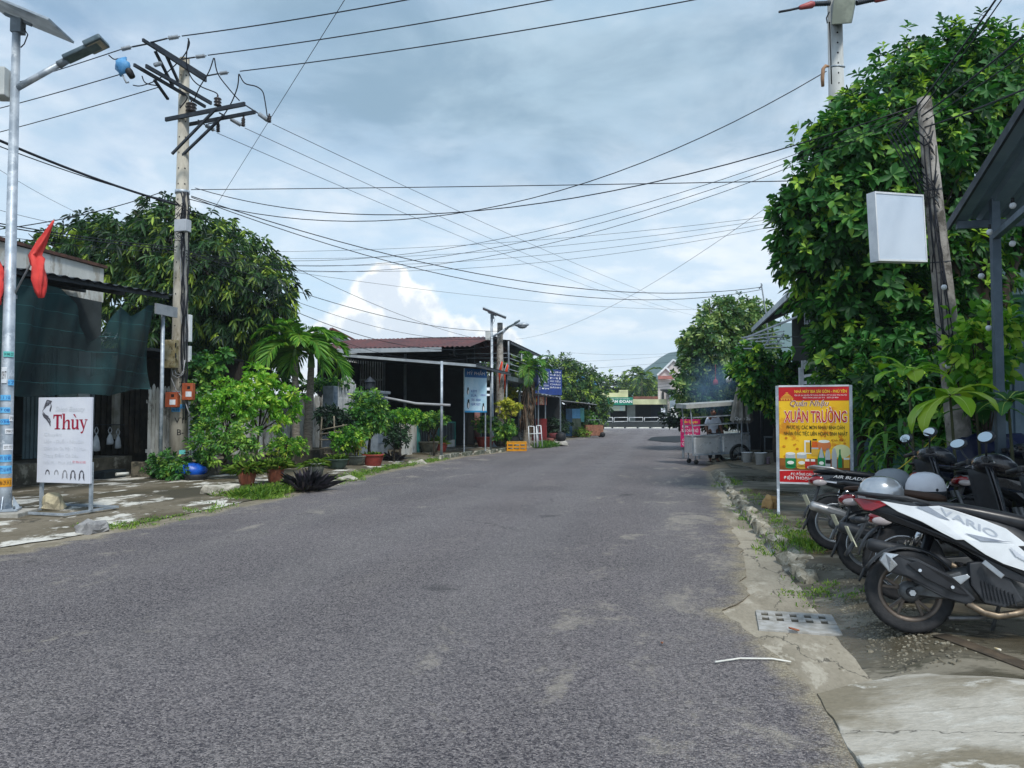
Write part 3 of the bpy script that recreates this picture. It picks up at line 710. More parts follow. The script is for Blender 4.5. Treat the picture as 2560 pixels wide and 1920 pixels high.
# ---- white salon sign on a steel frame
def salon_sign():
    a, b = G(97, 1276, .115), G(221, 1281, .115); a.z = b.z = zl(a.x, a.y)
    ang = math.atan2(b.y - a.y, b.x - a.x); mid = (a + b) / 2; W = (b - a).length
    t = thing('salon_sign', 'white Thùy salon signboard on a low steel stand', 'sign', mid, ang)
    z0, z1 = .40, 1.62
    MB().bbox((-W / 2 - .03, -.02, z0), (W / 2 + .03, .02, z1)).build('board', mat('sign_white', (222, 226, 236), (210, 215, 228), 1.2, rough=.5), t, bevel=.004)
    for s in (-1, 1): MB().bbox((s * W / 2 - .02, .021, 0), (s * W / 2 + .02, .06, z0 + .3)).build('leg', M_GALV, t)
    mb = MB(); mb.bbox((-W / 2 - .02, -.42, 0), (-W / 2 + .02, .55, .03)).bbox((W / 2 - .02, -.42, 0), (W / 2 + .02, .55, .03)).bbox((-W / 2 + .02, -.42, .001), (W / 2 - .02, -.38, .031)).bbox((-W / 2 + .02, .51, .001), (W / 2 - .02, .55, .031)); mb.build('base_frame', M_GALV, t)
    y = -.024; k = (z1 - z0) / 201.; cx = lambda px: (px - 157) / 128 * W; cz = lambda py: z1 - (py - 1017) * k
    # serif name, drawn stroke by stroke
    mb = MB(); u = .112 / 60  # unit
    def stroke(pts): mb.add([(p[0], y, p[1]) for p in pts], [tuple(range(len(pts)))])
    X0, Z0, S = cx(129), cz(1092), (cx(207) - cx(129)) / 78.
    def P(a, b): return (X0 + a * S, Z0 + b * S)
    def rect(a, b, c, d): stroke([P(a, b), P(c, b), P(c, d), P(a, d)])
    def done():
        nonlocal mb
        mb.build('letter', M_CRIMSON, t, fix=False); mb = MB()
    # T
    rect(8, 0, 14, 30); rect(4, 0, 18, 2.2); rect(0, 28, 22, 31); stroke([P(0, 22), P(1.6, 22), P(3.4, 28), P(0, 28)]); stroke([P(22, 22), P(20.4, 22), P(18.6, 28), P(22, 28)])
    done()  # h
    rect(25, 0, 30, 33); rect(23, 0, 32, 2); rect(22.6, 31.4, 25, 33); rect(38, 0, 43, 16); rect(36, 0, 45, 2)
    stroke([P(30, 15), P(33, 19), P(37, 20.5), P(40.5, 20), P(42.5, 18), P(43, 15), P(38, 15), P(37.4, 17), P(35.5, 17.6), P(32.5, 15.6), P(30, 12)])
    done()  # u + grave
    rect(48, 5, 53, 21); rect(46, 19, 48, 21); rect(60, 0, 65, 21); rect(58, 19, 60, 21); rect(65, 0, 67, 2)
    stroke([P(48, 6), P(48.6, 2.6), P(50.5, .4), P(54, -.4), P(57, .6), P(60, 3), P(60, 6), P(57, 3.6), P(55, 3), P(53.6, 3.8), P(53, 6)])
    stroke([P(51, 31.5), P(55, 32), P(59.5, 25), P(58, 24.6)])
    done()  # y
    stroke([P(68.5, 21), P(74, 21), P(80.4, 4), P(78, -1)]); rect(67, 19.4, 76, 21); rect(81, 19.4, 88.5, 21)
    stroke([P(84, 20), P(86, 20), P(79, -1.5), P(76.5, -7), P(73.5, -8.6), P(71, -7.4), P(71.4, -4.8), P(73.6, -5), P(75.4, -4), P(77.6, .5)])
    done()
    text(t, 'Salon Beauty', cx(172), cz(1050), .07, M_FAINT, y, w=W * .6, shear=.35)
    for i, (s, ww) in enumerate((('Chuyên:', .36), ('Uốn - Duỗi - Nhuộm', .80), ('Chăm Sóc Da Mặt - Trị Mụn', .84), ('Trang Điểm Cô Dâu', .7), ('Nối Mi - Phun Xăm', .62))):
        text(t, s, -W / 2 + .09, cz(1108 + i * 16.5), .045, M_FAINT, y, w=W * ww, align='LEFT')
    text(t, 'ĐT: 0934 613 002', cx(198), cz(1171), .032, M_FAINT2, y, w=W * .26)
    # woman's-hair emblem: tapering curved strokes
    mb = MB()
    for pts in ([(101, 1048), (110, 1036), (118, 1033)], [(102, 1042), (112, 1030), (122, 1030)], [(105, 1036), (112, 1024), (124, 1027)], [(99, 1054), (104, 1062), (112, 1068), (120, 1078), (122, 1084)], [(100, 1046), (103, 1058), (112, 1063), (119, 1068), (122, 1076)], [(103, 1052), (107, 1058), (116, 1063)], [(120, 1028), (123, 1038), (121, 1044), (120, 1050)]):
        q = [V((cx(a), 0, cz(b))) for a, b in pts]; n = len(q)
        for i in range(n - 1):
            d = (q[i + 1] - q[i]).normalized(); nn = V((-d.z, 0, d.x)); w0 = .013 * math.sin(math.pi * (i + .15) / n) * (1 if len(pts) > 3 else .8); w1 = .013 * math.sin(math.pi * (i + 1) / n)
            mb.quad(*[(p.x, y - .0005 * i, p.z) for p in (q[i] - nn * w0, q[i] + nn * w0, q[i + 1] + nn * w1, q[i + 1] - nn * w1)])
    mb.build('emblem', M_GREYINK, t, fix=False)
    # row of little hair-style portraits: dark hair caps round pale faces
    for i, px in enumerate((117, 140, 162, 183, 205)):
        mb = MB(); ox, oz = cx(px), cz(1196); sh = M_GREYINK if i in (0, 3, 4) else mat('ink_midgrey', (150, 152, 160))
        r1, r0 = .048, .03
        for j in range(10):
            a0, a1 = R(-20 + j * 22), R(-20 + (j + 1) * 22); k0, k1 = (1.15 if j in (0, 9) else 1), 1
            mb.quad(*[(ox + math.cos(a) * r * .8, y, oz + math.sin(a) * r * 1.15) for a, r in ((a0, r0), (a0, r1), (a1, r1), (a1, r0))])
        if i >= 2:
            for s in (-1, 1): mb.add([(ox + s * .026, y, oz), (ox + s * .045, y, oz + .005), (ox + s * .05, y, oz - .06 - .01 * i), (ox + s * .02, y, oz - .05)], [(0, 1, 2, 3)])
        mb.build('portrait', sh, t, fix=False)
salon_sign()
M_ROCK = mat('cut_stone', (186, 176, 146), (150, 142, 122), 6, bump=.7, bscale=18, rough=.9)
def stone(px, py, s, label, seed, m=M_ROCK, zf=zl):
    c = G(px, py, .1); z = zf(c.x, c.y); mb = rock_mesh(seed, s[0], s[1], s[2]); rz = Mx.Rotation(seed * .7, 3, 'Z')
    mb.v = [V((c.x, c.y, z - .01)) + rz @ p for p in mb.v]; one('stone_block', mb, m, label, 'stone', fix=False)
stone(132, 1276, (.30, .26, .25), 'squarish tan stone weighing down the back of the salon sign stand', 1)
stone(231, 1312, (.34, .24, .14), 'low grey stone on the front of the salon sign stand', 2, mat('grey_stone', (150, 150, 150), (120, 120, 122), 7, bump=.7, bscale=20))

# ---- left shop: shed roof, shade net, shutters
M_ROOFD = mat('dark_roof_sheet', (44, 50, 56), (32, 37, 42), 2, rough=.6, metal=.2)
M_WALLW = mat('whitewash', (218, 220, 218), (192, 195, 192), 1.2, rough=.9, c3=(168, 165, 156), s3=2.2, stretch=(1, 1, .45))
M_WALLG = mat('grey_wall', (110, 122, 124), (86, 98, 100), 1.2, rough=.9)  # plain mottled grey wall
M_SHUT = mat('shutter', (92, 112, 120), (76, 94, 102), 2, rough=.6)
M_DWOOD = mat('dark_wood', (44, 42, 38), (62, 58, 52), 4, rough=.9, bump=.3)
def corr_sheet(fn, nu, nv, amp, waves, axis=0):
    """fn(u,v)->point ; corrugated by amp along z with 'waves' ridges across u"""
    def f(u, v):
        p = V(fn(u, v)); p.z += amp * math.cos(u * waves * 2 * math.pi); return p
    return MB().sheet(f, nu, nv)
SX = -13.3
t = thing('left_shop', 'low shop with dark sheet awning and white parapet behind the salon sign', 'shop', (SX, 10, .1))
mb = MB(); mb.bbox((SX - .15, 1.5, .1), (SX, 8.8, 4.2)); mb.bbox((SX - .15, 8.8, 3.0), (SX, 16.2, 4.2)); mb.bbox((SX - .15, 15.6, .1), (SX, 16.2, 3.0)); mb.bbox((SX - 6, 1.5, .1), (SX - 5.85, 16.2, 4.2)); mb.bbox((SX - 5.85, 16.05, .1), (SX - .15, 16.2, 4.2)); mb.build('wall', mat('shop_wall', (62, 70, 72), (48, 55, 57), 1.2, rough=.9), t, True)
# white parapet above the awning
pb = PX(257, 672, SX - .05)
MB().add([(SX - .02, 1.5, 4.2), (SX - .02, pb.y, 4.2), (SX - .02, pb.y, pb.z), (SX - .02, 1.5, pb.z + .05), (SX - .22, 1.5, 4.2), (SX - .22, pb.y, 4.2), (SX - .22, pb.y, pb.z), (SX - .22, 1.5, pb.z + .05)], [(0, 1, 2, 3), (7, 6, 5, 4), (3, 2, 6, 7), (1, 5, 6, 2), (0, 3, 7, 4), (0, 4, 5, 1)]).build('parapet', M_WALLW, t, True)
MB().bar((SX - .12, 1.5, pb.z + .11), (SX - .12, pb.y + .05, pb.z + .045), .32, .07).build('coping', mat('coping', (96, 66, 56), (70, 52, 46), 4, bump=.5), t, True)
MB().bbox((SX - 5.8, 1.6, 4.1), (SX - .16, 16, 4.19)).build('ceiling', M_WALLG, t, True)
# awning: corrugated sheets, high at the wall
ey0, ey1 = 2.0, PX(436, 735, -10.75).y
ez = PX(400, 738, -10.75).z
(_, yA, zA), (_, yB, zB) = PX(33, 668, -10.75), PX(437, 738, -10.75)
def aw(u, v):
    y = ey0 + (ey1 - ey0) * u; return (-10.75 + (SX + .02 + 10.75) * v, y, zA + (zB - zA) * (y - yA) / (yB - yA) + .25 * v)
corr_sheet(aw, 12 * 46, 3, .018, 46).build('awning_sheet', M_ROOFD, t, True, fix=False)
for v in (.06, .5, .9):
    a, b = aw(0, v), aw(1, v); MB().bar(V(a) - V((0, 0, .06)), V(b) - V((0, 0.02, .06)), .05, .08).build('purlin', M_DSTEEL, t, True)
MB().bbox((-10.73, ey1 - .7, ez - .43), (-10.69, ey1 + .04, ez - .2)).build('gutter_end', mat('gutter_grey', (140, 146, 152), (120, 126, 132), 3, rough=.5), t, True)
pst = G(380, 1195, .1)
MB().tube([(pst.x + .2, pst.y, .05), (pst.x + .2, pst.y, ez - .25)], .042, 10).build('post', M_GALV, t, True, fix=False)
MB().tube([(-10.8, 5.5, .05), (-10.8, 5.5, ez - .25)], .042, 10).build('post', M_GALV, t, True, fix=False)
# folding shutter (slats), white door panel, dark openings
def fac(px0, py0, px1, py1, X):
    a = PX(px0, (py0 + py1) / 2, X); b = PX(px1, (py0 + py1) / 2, X); m_ = (px0 + px1) / 2
    return a.y, b.y, PX(m_, py1, X).z, PX(m_, py0, X).z
y0, y1 = PX(60, 1000, SX + .05).y, PX(137, 1000, SX + .05).y
n = 15
for k in range(n):
    a = y0 + (y1 - y0) * k / n; MB().bbox((SX + .03, a, .55), (SX + .055 + .02 * (k % 2), a + (y1 - y0) / n * .86, 2.95)).build('shutter_slat', M_SHUT, t, True)
ya, yb = PX(140, 1000, SX).y, PX(218, 1000, SX).y
MB().bbox((SX + .02, ya, .9), (SX + .06, ya + .55, 2.95)).build('door_panel', mat('pale_green_panel', (126, 146, 144), (110, 130, 128), 2), t, True)
MB().bbox((SX + .02, ya + .58, .6), (SX + .07, yb, 2.95)).build('door_panel', mat('pale_panel', (190, 198, 200), (170, 178, 180), 2), t, True)
MB().bbox((SX + .02, yb + .03, .4), (SX + .1, yb + .13, 2.95)).build('door_post', M_STEEL, t, True)
MB().bbox((SX + .3, PX(252, 1000, SX).y, .9), (SX + .38, PX(252, 1000, SX).y + .2, 2.9)).build('door_post', mat('pale_post', (150, 150, 142), (120, 118, 108), 3), t, True)
for k in range(9):
    yk = yb + .25 + k * .2; MB().bbox((SX + .0, yk, .5), (SX + .03, yk + .12, 2.6 + .1 * math.sin(k * 3))).build('board', M_DWOOD, t, True)
MB().bbox((SX - .4, 16.25, .1), (SX - .2, 20.4, 3.0)).build('inner_wall', M_DWOOD, t, True); MB().bbox((SX - .4, 16.25, 3.01), (-12.0, 20.4, 3.08)).build('lean_to_shade_roof', M_ROOFD, t, True); MB().bbox((SX - .2, 20.2, .1), (-12.0, 20.38, 3.0)).build('inner_wall', M_DWOOD, t, True)  # roof slab over the lean-to is added to keep this stretch dark
# raised floor slab and low mossy wall
mb = MB(); mb.bbox((SX - 5.8, 1.6, .1), (SX + 1.0, PX(330, 1150, SX + 1).y, .52)); mb.build('floor_slab', mat('slab_concrete', (96, 92, 80), (70, 66, 56), 2.5, bump=.4, c3=(150, 146, 134), s3=1.8), t, True, bevel=.01)
# ramp in front of the door
rA = [G(34, 1200, .12), G(100, 1200, .12)]
one('door_ramp', MB().add([(-12.2, 9.3, .11), (-12.2, 10.9, .11), (-10.5, 10.9, .09), (-10.5, 9.3, .09), (-12.28, 9.3, .56), (-12.28, 10.9, .56), (-10.55, 10.9, .12), (-10.55, 9.3, .12)], [(4, 5, 6, 7), (0, 1, 5, 4), (3, 7, 6, 2), (0, 4, 7, 3), (1, 2, 6, 5), (0, 3, 2, 1)]), mat('ramp_grey', (150, 146, 138), (128, 124, 114), 2, bump=.3), 'smooth grey concrete ramp up to the shop door behind the street lamp', 'ramp', bevel=.02)
# shade net
M_NET = bpy.data.materials.new('shade_net'); M_NET.use_nodes = True
def _net():
    t_ = NT(M_NET.node_tree); b = t_.n['Principled BSDF']; out = t_.n['Material Output']
    co = t_.n.new('ShaderNodeTexCoord').outputs['Object']; z = t_.sep(co)[2]
    zz = t_.m('ADD', z, t_.m('MULTIPLY', t_.noise(co, .9, 3), .12))
    ln = t_.m('ABSOLUTE', t_.m('SINE', t_.m('MULTIPLY', zz, 9.5)))
    t_.set(b.inputs['Base Color'], t_.mix(t_.rng(ln, .0, .06, 1., 0.), t_.mix(t_.rng(t_.noise(co, .8, 4), .4, .62), lin((6, 30, 34)), lin((13, 54, 58))), lin((48, 104, 108))))
    b.inputs['Roughness'].default_value = .85
    tr = t_.n.new('ShaderNodeBsdfTransparent'); mx = t_.n.new('ShaderNodeMixShader')
    t_.set(mx.inputs[0], t_.rng(t_.noise(co, .7, 3), .35, .6, .84, .97)); t_.l.new(tr.outputs[0], mx.inputs[1]); t_.l.new(b.outputs[0], mx.inputs[2]); t_.l.new(mx.outputs[0], out.inputs[0])
_net()
ny0, ny1 = 3.5, pst.y - .05
def net(u, v):
    y = ny0 + (ny1 - ny0) * u
    top = ez - .22
    pxs = (y - 9.6) / (ny1 - 9.6)
    if pxs > .42: top -= .95 * math.exp(-((pxs - .66) / .09) ** 2) + .3 * math.exp(-((pxs - .86) / .05) ** 2)
    bot = PX(200, 978, -10.95).z + .10 * math.sin(y * .9) - .12 * max(0, min(1, (y - 12) / 3)) * 0
    return (-10.98 + .13 * math.sin(y * 2.3 + v * 3) * (.3 + v) + .06 * math.sin(y * 6.1 + 2 * v) + .03 * math.sin(y * 17 + 3 * v) * (1 - .6 * v), y, bot + (top - bot) * (1 - v) + .04 * math.sin(y * 3.1) * v)
one('shade_net', MB().sheet(net, 200, 24), M_NET, 'dark teal shade net hanging below the shop awning', 'net', fix=False)
# plastic bags hanging on the boards
M_BAG = mat('carrier_bag', (214, 220, 226), (186, 194, 202), 6, rough=.4)
def bag(px, py, X, w, h, label, seed):
    c = PX(px, py, X); mb = MB(); rg = random.Random(seed)
    prof = [(.02, 0), (.5, .03), (.52, .2), (.45, .45), (.3, .7), (.12, .86), (.05, .95)]
    mb.lathe([(r * w, z * h) for r, z in prof], n=14)
    for i, p in enumerate(mb.v):
        k = .18 * mn.noise(V((p.x * 14 + seed, p.y * 14, p.z * 9))); mb.v[i] = V((c.x + p.x * .55 * (1 + k), c.y + p.y * (1 + k * 1.5), c.z - h + p.z + .02 * k))
    for s in (-1, 1): mb.tube([(c.x, c.y + s * .03, c.z - h * .08), (c.x, c.y + s * .06, c.z + .04), (c.x, c.y + s * .01, c.z + .12)], [.014, .01, .006], 5)
    one('carrier_bag', mb, M_BAG, label, 'bag', fix=False)
bag(275, 1080, SX + .42, .19, .3, 'bluish plastic bag hanging left of its twin under the shade net', 1)
bag(295, 1084, SX + .42, .18, .36, 'white plastic bag hanging nearest the awning post', 2)
bag(241, 1080, SX + .42, .22, .45, 'crumpled white plastic sack hanging beside the pale door post', 3)
MB().bar((SX + .42, PX(228, 1076, SX + .42).y, PX(250, 1076, SX + .42).z + .14), (SX + .42, PX(312, 1076, SX + .42).y, PX(300, 1076, SX + .42).z + .13), .02, .02).build('hanging_rail', M_DSTEEL, t, True)
c = G(270, 1195, .12); one('plastic_crate', MB().box((c.x, c.y, zl(c.x, c.y) + .08), (.34, .75, .17), rz=R(5), taper=1.04), mat('crate_dark', (30, 44, 50), (22, 32, 38), 5), 'dark low plastic tub on the pavement near the awning post', 'tub', bevel=.02)
one('pipe_offcut', MB().tube([G(290, 1186, .26), G(321, 1184, .26)], .035, 10), M_PALE, 'short grey pipe lying on the dark tub', 'pipe', fix=False)

# ---- power pole with cross-arms
PD = 18.3
pb_ = C(444, 1178, PD); pb_.z = zl(pb_.x, pb_.y)
def at(px, py, dd=0.): return C(px, py, PD + dd)
pp = thing('power_pole', 'tall concrete power pole with steel cross-arms and cable boxes at the fence', 'power pole', pb_)
tp = at(437, 128)
PT = V((pb_.x + .0, pb_.y, tp.z))
MB().tube([(pb_.x, pb_.y, pb_.z - .4), (pb_.x, pb_.y, 2), PT], [.205, .19, .115], 18).build('shaft', M_CONC, pp, True, fix=False)
def prx(z): return .205 + (.115 - .205) * (z / PT.z)
# bolt holes down the face: small dark recesses
camd = (V((0, 0, 0)) - V((pb_.x, pb_.y, 0))).normalized(); sidev = V((-camd.y, camd.x, 0))
for k in range(17):
    z = 3.6 + k * .38; r_ = prx(z)
    for s in (-.62, .35): 
        c = V((pb_.x, pb_.y, z)) + camd * (r_ * math.sqrt(1 - s * s) + .002) + sidev * (r_ * s); MB().cyl(c - camd * .01, c + camd * .004, .018, n=8).build('bolt_hole', M_BLACK, pp, True)
WD = (C(560, 180, PD) - C(440, 128, PD)).normalized()
def beam(a, b, w=.09, h=.12): return MB().bar(a, b, w, h).build('cross_arm', M_DSTEEL, pp, True)
# three tiers: (left end, right end) in photo pixels with depth offsets; paired angles either side of the shaft
a1, b1 = at(378, 108, -1.0), at(515, 193, 1.0); beam(a1, b1, .05, .085); beam(a1 + V((0, -.28, -.06)), b1 + V((0, .0, -.09)), .05, .07)
a2, b2 = at(365, 165, -1.0), at(528, 258, 1.0); beam(a2, b2, .05, .085); beam(a2 + V((-.15, -.2, -.05)), b2 + V((-.1, -.1, -.12)), .05, .07)
a3, b3 = at(414, 299, .35), at(612, 260, -.5); beam(a3, b3, .05, .095); beam(a3 + V((.3, .3, -.05)), b3 + V((.12, .25, -.1)), .05, .08)
for q in ((at(430, 385, -.2), at(540, 272, -.3)), (at(452, 392, .2), at(558, 290, 0)), (at(388, 128, -.6), at(432, 215, .0)), (at(410, 126, -.4), at(446, 205, 0)), (at(386, 200, -.6), at(420, 248, 0))):
    MB().bar(q[0], q[1], .06, .045).build('brace', M_DSTEEL, pp, True)
def strain(a, b, m_=M_GLASSY, k=9, r=.05):
    a, b = V(a), V(b); d = b - a; n = 4 * k; mb = MB()
    mb.tube([a + d * i / n for i in range(n + 1)], [(r if i % 4 in (1, 2) else r * .55) if .12 < i / n < .88 else .016 for i in range(n + 1)], 10); mb.build('insulator', m_, pp, True, fix=False)
for q in ((at(301, 124, -1), at(330, 117, -1)), (at(418, 96, -1), at(450, 91, -1)), (at(487, 143, .2), at(516, 139, .2)), (at(547, 184, .8), at(572, 181, .8)), (at(645, 283, -.6), at(672, 303, -.7)), (at(574, 296, .2), at(606, 315, .2)), (at(512, 312, .4), at(538, 327, .4)), (at(385, 163, -.8), at(404, 158, -.6))): strain(*q)
for q in ((at(331, 117, -1), at(378, 108, -1)), (at(378, 106, -1), at(418, 96, -1)), (at(455, 148, .2), at(487, 143, .2)), (at(515, 190, .8), at(547, 184, .8)), (at(612, 262, -.5), at(645, 283, -.6)), (at(548, 282, 0), at(574, 296, .2)), (at(495, 300, .4), at(512, 312, .4))): MB().tube(q, .018, 6).build('shackle', M_DSTEEL, pp, True, fix=False)
def post_ins(c, h, r, k=5):
    mb = MB(); prof = [(.03, 0)]
    for i in range(k): prof += [(r, h * (i + .25) / k), (r * .95, h * (i + .55) / k), (r * .5, h * (i + .9) / k)]
    prof += [(.02, h * 1.02), (.02, h * 1.25), (.001, h * 1.26)]; mb.lathe(prof, c, 12); mb.build('post_insulator', M_DARKINS, pp, True, fix=False)
post_ins(at(544, 266, -.1), .22, .09, 3); post_ins(at(478, 281, .2), .24, .13, 3); post_ins(at(608, 316, .1), .2, .05, 5); post_ins(at(545, 330, .3), .2, .05, 5); post_ins(at(673, 306, -.7), .16, .05, 4)
mb = MB(); mb.ell(at(304, 166, -1), (.15, .09, .2), 10, 8); 
for i, p in enumerate(mb.v): mb.v[i] = p + V((.13 * mn.noise(p * 7), .05 * mn.noise(p * 9), .13 * mn.noise(p * 6)))
mb.build('insulating_cover', mat('cover_blue', (96, 158, 206), (70, 134, 188), 5, rough=.6), pp, True, fix=False)
MB().tube([at(315, 165, -1), at(322, 178, -1), at(331, 193, -1)], [.05, .085, .07], 10).build('cutout', M_BLACK, pp, True, fix=False)
MB().tube([at(305, 185, -1), at(316, 207, -1), at(322, 205, -1)], .022, 6).build('clamp', M_GLASSY, pp, True, fix=False)
for q in ([(272, 138), (285, 148), (297, 147), (303, 155)], [(470, 96), (473, 112), (455, 145), (400, 195), (355, 214), (333, 213)], [(472, 96), (466, 150), (476, 190), (500, 215), (540, 232), (545, 243)], [(534, 145), (522, 180), (498, 220), (484, 255)], [(536, 145), (545, 185), (575, 225), (599, 252)], [(597, 185), (593, 220), (574, 265), (548, 300), (520, 310)], [(598, 185), (612, 208), (640, 216), (656, 228), (662, 250), (668, 290)], [(355, 190), (365, 208), (400, 215)], [(610, 285), (610, 310)], [(547, 305), (547, 325)], [(455, 230), (468, 245), (450, 270)]):
    pts = [at(a, b, -.3 + .2 * i) for i, (a, b) in enumerate(q)]; sm = []
    for i in range(len(pts) - 1):
        p0, p1, p2, p3 = pts[max(i - 1, 0)], pts[i], pts[i + 1], pts[min(i + 2, len(pts) - 1)]
        for k in range(5):
            t_ = k / 5; sm.append(.5 * ((2 * p1) + (p2 - p0) * t_ + (2 * p0 - 5 * p1 + 4 * p2 - p3) * t_ ** 2 + (3 * p1 - p0 - 3 * p2 + p3) * t_ ** 3))
    sm.append(pts[-1]); MB().tube(sm, .014, 6).build('jumper_wire', M_WIRE, pp, True, fix=False)
# collar bracket, boxes, meter box, cable bundle, adverts
def near(px, py, off): return at(px, py, -off)
MB().tube([(pb_.x, pb_.y, at(444, 473).z - .04), (pb_.x, pb_.y, at(444, 473).z + .04)], prx(6.5) + .02, 18).build('collar', M_GALV, pp, True)
def pbox(name, px0, py0, px1, py1, m_, dep=.18, off=.28, rzx=0., bev=.012):
    a, b = at(px0, py1, -off), at(px1, py0, -off); w = (V((b.x, b.y, 0)) - V((a.x, a.y, 0))).length; c = (a + b) / 2; ang = math.atan2(b.y - a.y, b.x - a.x)
    return MB().box(c, (w, dep, b.z - a.z), rz=ang + rzx).build(name, m_, pp, True, bevel=bev), c, ang
M_BOXG = mat('box_grey', (176, 182, 190), (156, 162, 170), 3, rough=.5)
pbox('cable_box', 440, 550, 474, 580, M_BOXG, .2, .3, R(-12))
pbox('conduit_cover', 462, 787, 478, 855, M_WHITE, .12, .05); pbox('conduit_cover', 466, 865, 477, 905, M_WHITE, .1, .02)
bx, c, ang = pbox('meter_box', 412, 850, 443, 920, mat('meter_case', (176, 168, 140), (140, 128, 90), 7, rough=.7, c3=(92, 80, 52), s3=6), .16, .3)
for i in range(2):
    for j in range(2):
        q = c + V((math.cos(ang), math.sin(ang), 0)) * (-.075 + .15 * i) + V((0, 0, .2 - .24 * j)) + camd * .083
        MB().box(q, (.1, .012, .11), rz=ang).build('meter_window', mat('meter_glass', (52, 58, 64), (30, 34, 40), 6, rough=.2), bx, True)
def junction(px0, py0, px1, py1, lab):
    b_, c, a_ = pbox('junction_box', px0, py0, px1, py1, mat('box_orange', (176, 92, 58), (150, 74, 46), 6, rough=.7), .14, .3, 0, .01)
    w = c + camd * .075; MB().box(w + V((0, 0, -.06)), (.14, .008, .12), rz=a_).build('paper_label', M_STK_W, b_, True)
    MB().box(w + V((0, 0, .09)), (.07, .01, .07), rz=a_).build('window', M_BLACK, b_, True)
junction(416, 980, 447, 1018, ''); junction(458, 958, 485, 1000, '')
for j in range(9):
    mb = MB(); pts = []; x0 = 452 + j * 1.9 + rnd.uniform(-2, 2)
    for k in range(16):
        py = 480 + k * (470 + (j % 3) * 50) / 15; r_ = prx(at(444, py).z); pts.append(at(x0 + rnd.uniform(-3.5, 3.5) + (6 if 500 < py < 700 else 0) * math.sin(j), py, -(r_ + .05 + .02 * (j % 3))))
    mb.tube(pts, .011 + .005 * (j % 2), 5); mb.build('riser_cable', M_WIRE if j % 3 else mat('cable_pale', (160, 162, 166), (130, 132, 136), 5), pp, True, fix=False)
for j in range(7):
    mb = MB(); c0 = rnd.uniform(500, 660); pts = [at(425 + rnd.uniform(-4, 50), c0 + rnd.uniform(-25, 25), -.24 - rnd.uniform(0, .12)) for k in range(6)]; mb.tube(pts, .009, 5); mb.build('cable_loop', M_WIRE, pp, True, fix=False)
for j, (q) in enumerate(([(430, 925), (432, 938), (445, 945), (458, 935), (462, 900)], [(437, 925), (440, 935), (452, 938), (460, 925)], [(428, 945), (440, 975), (452, 990), (462, 995)], [(462, 1000), (468, 1020), (475, 1040)])):
    MB().tube([at(a, b, -.3) for a, b in q], .012, 6).build('cable_loop', mat('cable_pale', (160, 162, 166)), pp, True, fix=False)
for (z, a0, w, h, mm, tx) in ((1.98, -25, .2, .1, M_STK_B, '0311'), (1.78, -22, .22, .1, M_STK_O, '7557.5'), (1.6, -22, .22, .1, M_STK_B, '0649'), (1.68, 25, .2, .1, M_STK_B, '0348'), (.6, 30, .16, .1, M_STK_T, '')):
    stickers(pp, 0, 0, prx(z) + .004, [(z - pb_.z, a0, w, h, mm, tx)], math.atan2(camd.y, camd.x))
for s, z in (('AT', 2.36), ('7', 2.12), ('VTI', 1.28), ('B-', 1.0)):
    stickers(pp, 0, 0, prx(z) + .002, [], 0)
    o = text(None, s, 0, 0, .14, M_INK, 0); me = o.data; arr = np.empty(len(me.vertices) * 3, dtype=np.float32); me.vertices.foreach_get('co', arr); arr = arr.reshape(-1, 3)
    rr = prx(z) + .004; aa = math.atan2(camd.y, camd.x) + R(14) + arr[:, 0] / rr
    me.vertices.foreach_set('co', np.c_[np.cos(aa) * rr, np.sin(aa) * rr, z - pb_.z + arr[:, 2]].astype(np.float32).ravel()); o.parent = pp

# ---- trees and plants of the left garden
M_BARK = mat('bark', (74, 66, 56), (50, 46, 40), 6, rough=.95, bump=.8, bscale=25)
LM_MANGO = leafmat('leaf_mango', (20, 50, 32), (58, 100, 50), (178, 204, 82), .28)
LM_BRIGHT = leafmat('leaf_bright', (48, 108, 34), (118, 182, 52), (214, 234, 100), .38)
LM_MIDG = leafmat('leaf_mid', (30, 78, 40), (82, 142, 60), (172, 208, 92), .33)
LM_DARK = leafmat('leaf_dark', (12, 28, 24), (26, 50, 36), (52, 84, 52), .2)
LM_PALM = leafmat('leaf_palm', (40, 92, 36), (92, 156, 52), (172, 210, 84), .33)
LM_PURP = leafmat('leaf_purple', (30, 26, 38), (48, 50, 56), (84, 74, 92), .15)
LM_GRASS = leafmat('leaf_grass', (52, 96, 32), (104, 148, 48), (168, 190, 84), .3)
LM_YEL = leafmat('leaf_yellowgreen', (120, 140, 40), (176, 184, 60), (224, 218, 100), .35)

def tree(name, label, base, blobs, r, leafm, n, per, L, W, seed, bark=M_BARK, group=None, **k):
    t = thing(name, label, 'tree' if 'tree' in name or 'palm' in name else 'shrub', base, group=group)
    limbs('trunk', base, blobs, r, bark, t, seed=seed); crown('crown', blobs, n, per, L, W, leafm, t, seed, **k); return t
def lobes(rg, c, R_, k, s=.5):
    c = V(c); out = [(c, (R_[0] * .62, R_[1] * .62, R_[2] * .62))]
    for i in range(k):
        a = 6.283 * i / k + rg.random(); e = rg.uniform(-.35, .9); q = V((math.cos(a) * math.cos(e) * R_[0], math.sin(a) * math.cos(e) * R_[1], math.sin(e) * R_[2])) * .62
        f = s * rg.uniform(.75, 1.15); out.append((c + q, (R_[0] * f, R_[1] * f, R_[2] * f)))
    return out
def B(px, py, d, rx, ry=None, rz=None): return (C(px, py, d), (rx, ry or rx, rz or rx * .8))
